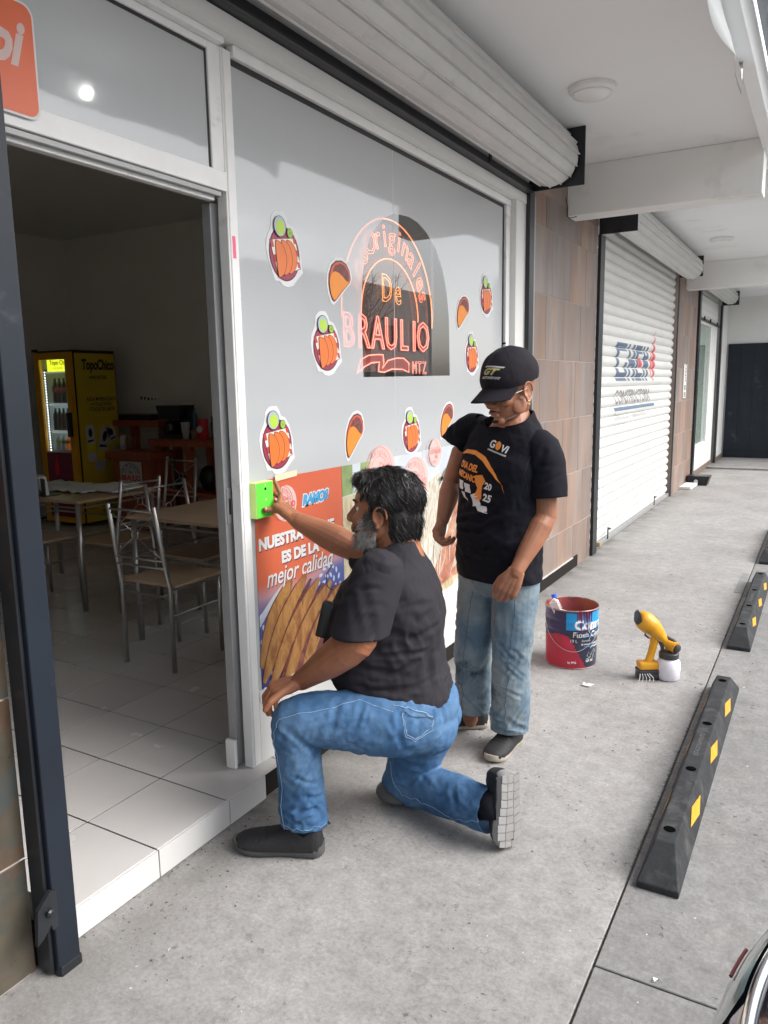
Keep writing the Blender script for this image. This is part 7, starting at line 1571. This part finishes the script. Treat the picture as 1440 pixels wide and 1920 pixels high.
# ear ring, glasses
obj('earring', tube(B(), [Ps(.004, .088, -.052) + su_ * .007 * math.cos(a) + sf_ * .007 * math.sin(a) for a in [i * PI / 6 for i in range(12)]], .0012, 6, closed=True), 'gold', sm_, smooth=True)
gl2 = obj('glasses', tube(B(), [Ps(.0, .084, -.004), Ps(.05, .080, -.006), Ps(.092, .060, -.010)], .0012, 6), 'alu_dark', sm_)
for y in (-1, 1):
    rim = [Ps(.104 - .018 * abs(y * .034 + .022 * math.cos(a)) / .05, y * .034 + .021 * math.cos(a), -.012 + .014 * math.sin(a)) for a in [i * PI / 10 for i in range(20)]]
    obj('glasses_rim', tube(B(), rim, .0011, 6, closed=True), 'alu_dark', gl2); bm = B(); bm.faces.new([bm.verts.new(p) for p in rim]); obj('glasses_lens', bm, 'lens', gl2)
obj('glasses_bridge', tube(B(), [Ps(.104, -.012, -.006), Ps(.110, 0, -.004), Ps(.104, .012, -.006)], .0012, 6), 'alu_dark', gl2)
# cap
bm = B(); ellipsoid(bm, Ps(-.008, 0, .046), (sf_, sl_, su_), (.118 * ss, .093 * ss, .100 * ss), 36)
me = fuse(bm, .005, 3); bmh = bmesh.new(); bmh.from_mesh(me); bmesh.ops.bisect_plane(bmh, geom=bmh.verts[:] + bmh.edges[:] + bmh.faces[:], plane_co=Ps(0, 0, .014), plane_no=(-su_ + sf_ * -.02).normalized(), clear_outer=True); bmh.to_mesh(me); bmh.free()
ripple(me, .003, 14, None, 3)
cp = finish('cap', me, 'cap_cloth', sm_, smooth=True); cb = BVHTree.FromPolygons([v.co + _anc(sm_) for v in me.vertices], [p.vertices for p in me.polygons])
bm = B(); top = []; n = 26
for q in range(7):
    row = []
    for i in range(n + 1):
        a = -1.15 + 2.3 * i / n; r0x, r1x = .104, .190; t = q / 6; x = (-.010 + (r0x + (r1x - r0x) * t * math.cos(a * .55) ** 1.2) * math.cos(a * (1 - .12 * t))); y = (.088 + .004 * t) * math.sin(a * (1 - .12 * t)) * 1.02; z = .030 - .034 * t - .020 * (math.sin(a) ** 2) * (1 - .1 * t)
        row.append(bm.verts.new(Ps(x, y, z)))
    top.append(row)
for a_, b_ in zip(top, top[1:]):
    for i in range(n): bm.faces.new((a_[i], a_[i + 1], b_[i + 1], b_[i]))
bmesh.ops.recalc_face_normals(bm, faces=bm.faces); g_ = bmesh.ops.extrude_face_region(bm, geom=bm.faces[:]); bmesh.ops.translate(bm, vec=-su_ * .003, verts=[e for e in g_['geom'] if isinstance(e, bmesh.types.BMVert)])
obj('cap_brim', bm, 'cap_cloth', cp, smooth=True)
bm = B(); ellipsoid(bm, Ps(-.010, 0, .158), (sf_, sl_, su_), (.009, .009, .004), 12); obj('cap_button', bm, 'cap_cloth', cp, smooth=True)
for az in (-60, 0, 60, 120, 180, 240):
    a = math.radians(az + 0); P_ = [Ps(-.010 + .114 * math.cos(a) * math.cos(e), .094 * math.sin(a) * math.cos(e), .048 + .110 * math.sin(e)) for e in [math.radians(q) for q in (0, 15, 30, 45, 60, 75, 88)]]
    seam('cap_seam', cb, P_, .0007, 'ink_black', cp, 20, .0001)
dcp = -(sf_ * .9 + su_ * .43 + sl_ * .12).normalized(); rgt = sl_ * 1.0; upc = dcp.cross(rgt).normalized() * -1; upc = upc if upc.dot(su_) > 0 else -upc
oc = Ps(.09, -.012, .066)
decal('cap_lettering', text_mesh('GT', .034, bold=.0022, shear=.5, sx=1.2), 'gold_thread', cp, cb, oc + upc * .004, rgt, upc, dcp, .001); decal('cap_lettering', text_mesh('MOTORSPORT', .0115, bold=.0007, shear=.4), 'silver_thread', cp, cb, oc - upc * .012 - rgt * .004, rgt, upc, dcp, .001)
decal('cap_stripe', poly_me([(0, 0), (.075, 0), (.080, .006), (.006, .006)]), 'silver_thread', cp, cb, oc + upc * .032 + rgt * .004, rgt, upc, dcp, .001)
# shirt
bm = B(); hm = t_('hem')
ring_loft(bm, [(hm - zz * .035, sb, .188, fb, .140, .125), (hm + zz * .03, sb, .190, fb, .146, .125), (t_('w1000'), sb, .190, fb, .148, .125), (t_('w930'), sb, .190, fb, .134, .128), (t_('w870'), sb, .198, fb, .128, .128), (t_('w820') + zz * .01, sb, .180, fb, .108, .120), (t_('w790') + zz * .004, sb, .125, fb, .088, .098), (nk + zz * -.012, sb, .078, fb, .072, .078)], 40, 2.4)
lv = t_('lslv'); dl = (lv - ls).normalized(); round_limb(bm, [ls - sb * .085 - zz * .018, ls - sb * .025 - zz * .030], [.062, .064], 24)
rv_ = t_('rslv'); drr = (rv_ - rs_ + Vector((-.02, 0, -.04))).normalized(); round_limb(bm, [rs_ + sb * .075 - zz * .02, rs_ + sb * .025 - zz * .03], [.06, .060], 24)
me = fuse(bm, .0055, 6)
V_2 = lambda a, b_, c: t_('w930') + fb * a + sb * b_ + zz * c
folds(me, [([V_2(.14, .10, .10), V_2(.15, .0, .02), V_2(.14, -.1, .0)], .013, .004), ([V_2(.12, .16, .02), V_2(.15, .02, -.07), V_2(.12, -.14, -.10)], .012, .006), ([V_2(.12, .15, -.05), V_2(.15, .0, -.12), V_2(.12, -.15, -.14)], .012, .006), ([V_2(.10, .17, -.12), V_2(.15, .02, -.19), V_2(.10, -.16, -.19)], .012, .006), ([V_2(.12, .12, .20), V_2(.12, .15, .10), V_2(.10, .16, -.02)], .012, .008), ([V_2(.08, .18, .12), V_2(.07, .20, .02), V_2(.05, .19, -.05)], .012, .008), ([V_2(.11, -.12, .22), V_2(.12, -.12, .12)], .010, .005), ([V_2(.12, .17, -.18), V_2(.15, .05, -.24), V_2(.13, -.10, -.24)], .011, .005), ([V_2(.05, .25, .22), V_2(.07, .26, .12), V_2(.07, .25, .05)], .011, .005)])
folds(me, arcs(t_('hem'), t_('w870'), .16, 30, 15, fb, .011, .0045, .018)); ripple(me, .006, 9, (V_2(0, .2, 0) - V_2(0, -.2, -.08), .4), 12); ripple(me, .003, 26, None, 7)
cut_open(me, [(nk - zz * .040 + fb * .015, (zz + fb * .50).normalized(), .13), (hm - zz * .03, -zz - sb * .02, .26)])
ssh = finish('t_shirt', me, 'shirt_black', sm_, smooth=True)
sleeve('sleeve', [ls - sb * .06 - zz * .012, ls - sb * .012 - zz * .022, ls + (lv - ls) * .35 + sb * .008, ls.lerp(lv, .7) + sb * .004, lv + dl * .004], [.060, .074, .078, .079, .080], dl, 'shirt_black', ssh, arcs(ls, lv, .078, 9, 13, fb, .010, .006, .05) + [([ls + fb * .08 - sb * .03, ls.lerp(lv, .5) + fb * .08 - sb * .02, lv + fb * .07 - sb * .04], .012, .006)], 9)
sleeve('sleeve', [rs_ + sb * .06 - zz * .012, rs_ + sb * .008 - zz * .022, rs_.lerp(rv_, .5) - zz * .004, rv_ + drr * .006], [.058, .070, .071, .072], drr, 'shirt_black', ssh, arcs(rs_, rv_, .07, 5, 17, fb, .010, .006, .04), 11)
bs_ = BVHTree.FromPolygons([v.co + _anc(sm_) for v in me.vertices], [p.vertices for p in me.polygons])
seam('sleeve_seam', bs_, [V_2(-.02, .20, .30), V_2(.06, .22, .22), V_2(.09, .19, .12), V_2(.06, .19, .04)], .0012, 'ink_black', sm_)
seam('collar_rib', bs_, [nk - zz * .012 + (fb * math.cos(a) + sb * math.sin(a)) * .10 + zz * (-.035 * math.cos(a)) for a in [math.radians(q) for q in range(-120, 121, 20)]], .0022, 'shirt_black', sm_, 40, .0)
# print on the chest: x to the viewer's right = wearer's left
og = V_2(.1, -.055, .165); dd = -fb; rt = sb; 
def dc(name, me_, mat, x, z, rot=0.0):
    me_.transform(Matrix.Translation((x, z, 0)) @ Matrix.Rotation(rot, 4, 'Z')); return decal(name, me_, mat, sm_, bs_, og, rt, zz, dd)
dc('print_lettering', text_mesh('G', .040, bold=.0012), 'white_print', .060, .058, -.25); dc('print_lettering', poly_me([(u, v) for u, v in ell(0, 0, .013, .017, 16)]), 'orange_ink', .106, .061); dc('print_lettering', text_mesh('VI', .036, bold=.0010), 'white_print', .120, .041, -.25); dc('print_line', poly_me([(0, 0), (.095, 0), (.095, .006), (0, .006)]), 'silver_thread', .058, .044, -.26)
arc = [(-.10, .018), (-.06, .040), (.0, .038), (.06, .015), (.11, -.03), (.15, -.09), (.165, -.125), (.145, -.085), (.10, -.042), (.052, -.004), (.0, .020), (-.055, .024)]
dc('print_arc', poly_me(arc), 'orange_ink', 0, 0); dc('print_lettering', text_mesh('DIA DEL', .038, bold=.0016, shear=.15, sx=.8), 'orange_ink', -.080, -.030, -.16); dc('print_lettering', text_mesh('MECANICO', .036, bold=.0016, shear=.15, sx=.74), 'orange_ink', -.098, -.066, -.20)
for k, p in enumerate(([(-.085, -.085), (-.05, -.09), (-.055, -.125), (-.08, -.12)], [(-.045, -.095), (-.01, -.10), (.0, -.135), (-.04, -.13)], [(-.06, -.13), (-.035, -.135), (-.02, -.17), (-.05, -.155)], [(0, -.14), (.03, -.13), (.06, -.175), (.02, -.185)], [(.03, -.175), (.085, -.18), (.10, -.205), (.05, -.20)])): dc('print_flag', poly_me(p[::-1]), 'white_print', 0, 0)
dc('print_figure', poly_me([(.02, -.06), (.06, -.055), (.075, -.08), (.06, -.10), (.062, -.15), (.04, -.165), (.02, -.145), (.035, -.11), (.02, -.085)][::-1]), 'orange_ink', 0, 0)
dc('print_lettering', text_mesh('20', .036, bold=.0014), 'white_print', .070, -.108, -.2); dc('print_lettering', text_mesh('25', .040, bold=.0016), 'white_print', .068, -.155, -.2)
# jeans
bm = B(); ellipsoid(bm, hm - zz * .0 + fb * -.0, (sb, fb, zz), (.172, .128, .13), 30); 
la2, ra2 = Vector((-1.108, 2.982, .085)), Vector((-1.312, 3.055, .085))
lknj, rknj = Vector((-1.088, 2.945, .45)), Vector((-1.285, 3.01, .44)); lhj, rhj = Vector((-1.078, 2.955, .80)), Vector((-1.245, 3.0, .80))
round_limb(bm, [lhj, lhj.lerp(lknj, .5), lknj, lknj.lerp(la2, .5), la2, la2 - zz * .03], [.100, .094, .086, .083, .082, .083], 26); round_limb(bm, [rhj, rhj.lerp(rknj, .5), rknj, rknj.lerp(ra2, .5), ra2, ra2 - zz * .03], [.100, .094, .086, .083, .083, .084], 26)
me = fuse(bm, .0055, 5); st2 = []
for kn, an in ((lknj, la2), (rknj, ra2)):
    for i, (z0, sl2) in enumerate(((.05, .05), (-.04, -.04), (-.10, .05), (-.28, .03), (-.315, -.03), (-.345, .02))):
        st2.append(([kn + fb * .07 - sb * .09 + zz * (z0 + sl2), kn + fb * .10 + zz * z0, kn + fb * .07 + sb * .09 + zz * (z0 - sl2 * .6)], .012, .007 if i > 2 else .005))
    st2.append(([kn + fb * .08 + zz * .25, kn + fb * .09 + sb * .02 + zz * .1, kn + fb * .09 - zz * .05], .012, .004))
    st2.append(([kn + fb * .08 + sb * .03 - zz * .08, kn + fb * .08 - sb * .02 - zz * .28], .012, .005))
st2 += [([hm + fb * .13 - zz * .10, hm + fb * .12 + sb * .08 - zz * .13, hm + fb * .08 + sb * .16 - zz * .12], .012, .007), ([hm + fb * .13 - zz * .10, hm + fb * .12 - sb * .08 - zz * .14, hm + fb * .08 - sb * .16 - zz * .12], .012, .007), ([hm + fb * .13 - zz * .06, hm + fb * .13 - zz * .16], .010, .008)]
for kn, an, hh_, q in ((lknj, la2, lhj, 31), (rknj, ra2, rhj, 37)): st2 += arcs(hh_, kn, .085, 10, q, fb, .010, .0045, .04) + arcs(kn, an, .078, 16, q + 1, fb, .009, .005, .035) + arcs(an + zz * .0, an + zz * .10, .078, 8, q + 2, fb, .009, .009, .012)
folds(me, st2); ripple(me, .007, 9, (zz, .6), 21); ripple(me, .002, 34, None, 14); cut_open(me, [(la2 + zz * .004, -zz, .12), (ra2 + zz * .022, -zz, .12)])
finish('jeans', me, 'denim_worn', sm_, smooth=True); bj = BVHTree.FromPolygons([v.co + _anc(sm_) for v in me.vertices], [p.vertices for p in me.polygons])
seam('side_seam', bj, [lhj + sb * .08 + fb * .08 + zz * -.02, lknj + sb * .06 + fb * .10, la2 + sb * .05 + fb * .10], .0013, 'stitch_dark', sm_, 50); seam('side_seam', bj, [rhj + sb * .03 + fb * .10 - zz * .1, rknj + sb * .02 + fb * .12, ra2 + sb * .02 + fb * .12], .0013, 'stitch_dark', sm_, 50)
seam('knee_seam', bj, [lknj + fb * .1 - sb * .04 - zz * .13, lknj + fb * .1 + sb * .05 - zz * .14], .0011, 'stitch_pale', sm_, 16)
M('oil_stain', (.05, .055, .055), .9, var=.3, vs=20)
lh2, lt2 = t_('lheel'), t_('ltoe'); shoe(sm_, Vector((-1.098, 3.065, .003)), Vector((-1.128, 2.795, .003)), zz, ('shoe_black', 'sole_beige'), laces='silver_thread', w_=1.05); shoe(sm_, Vector((-1.265, 3.130, .003)), Vector((-1.492, 2.992, .003)), zz, ('shoe_black', 'sole_beige'), w_=1.05)
print('objects', len(bpy.data.objects), 'tris', sum(len(m.polygons) for m in bpy.data.meshes))
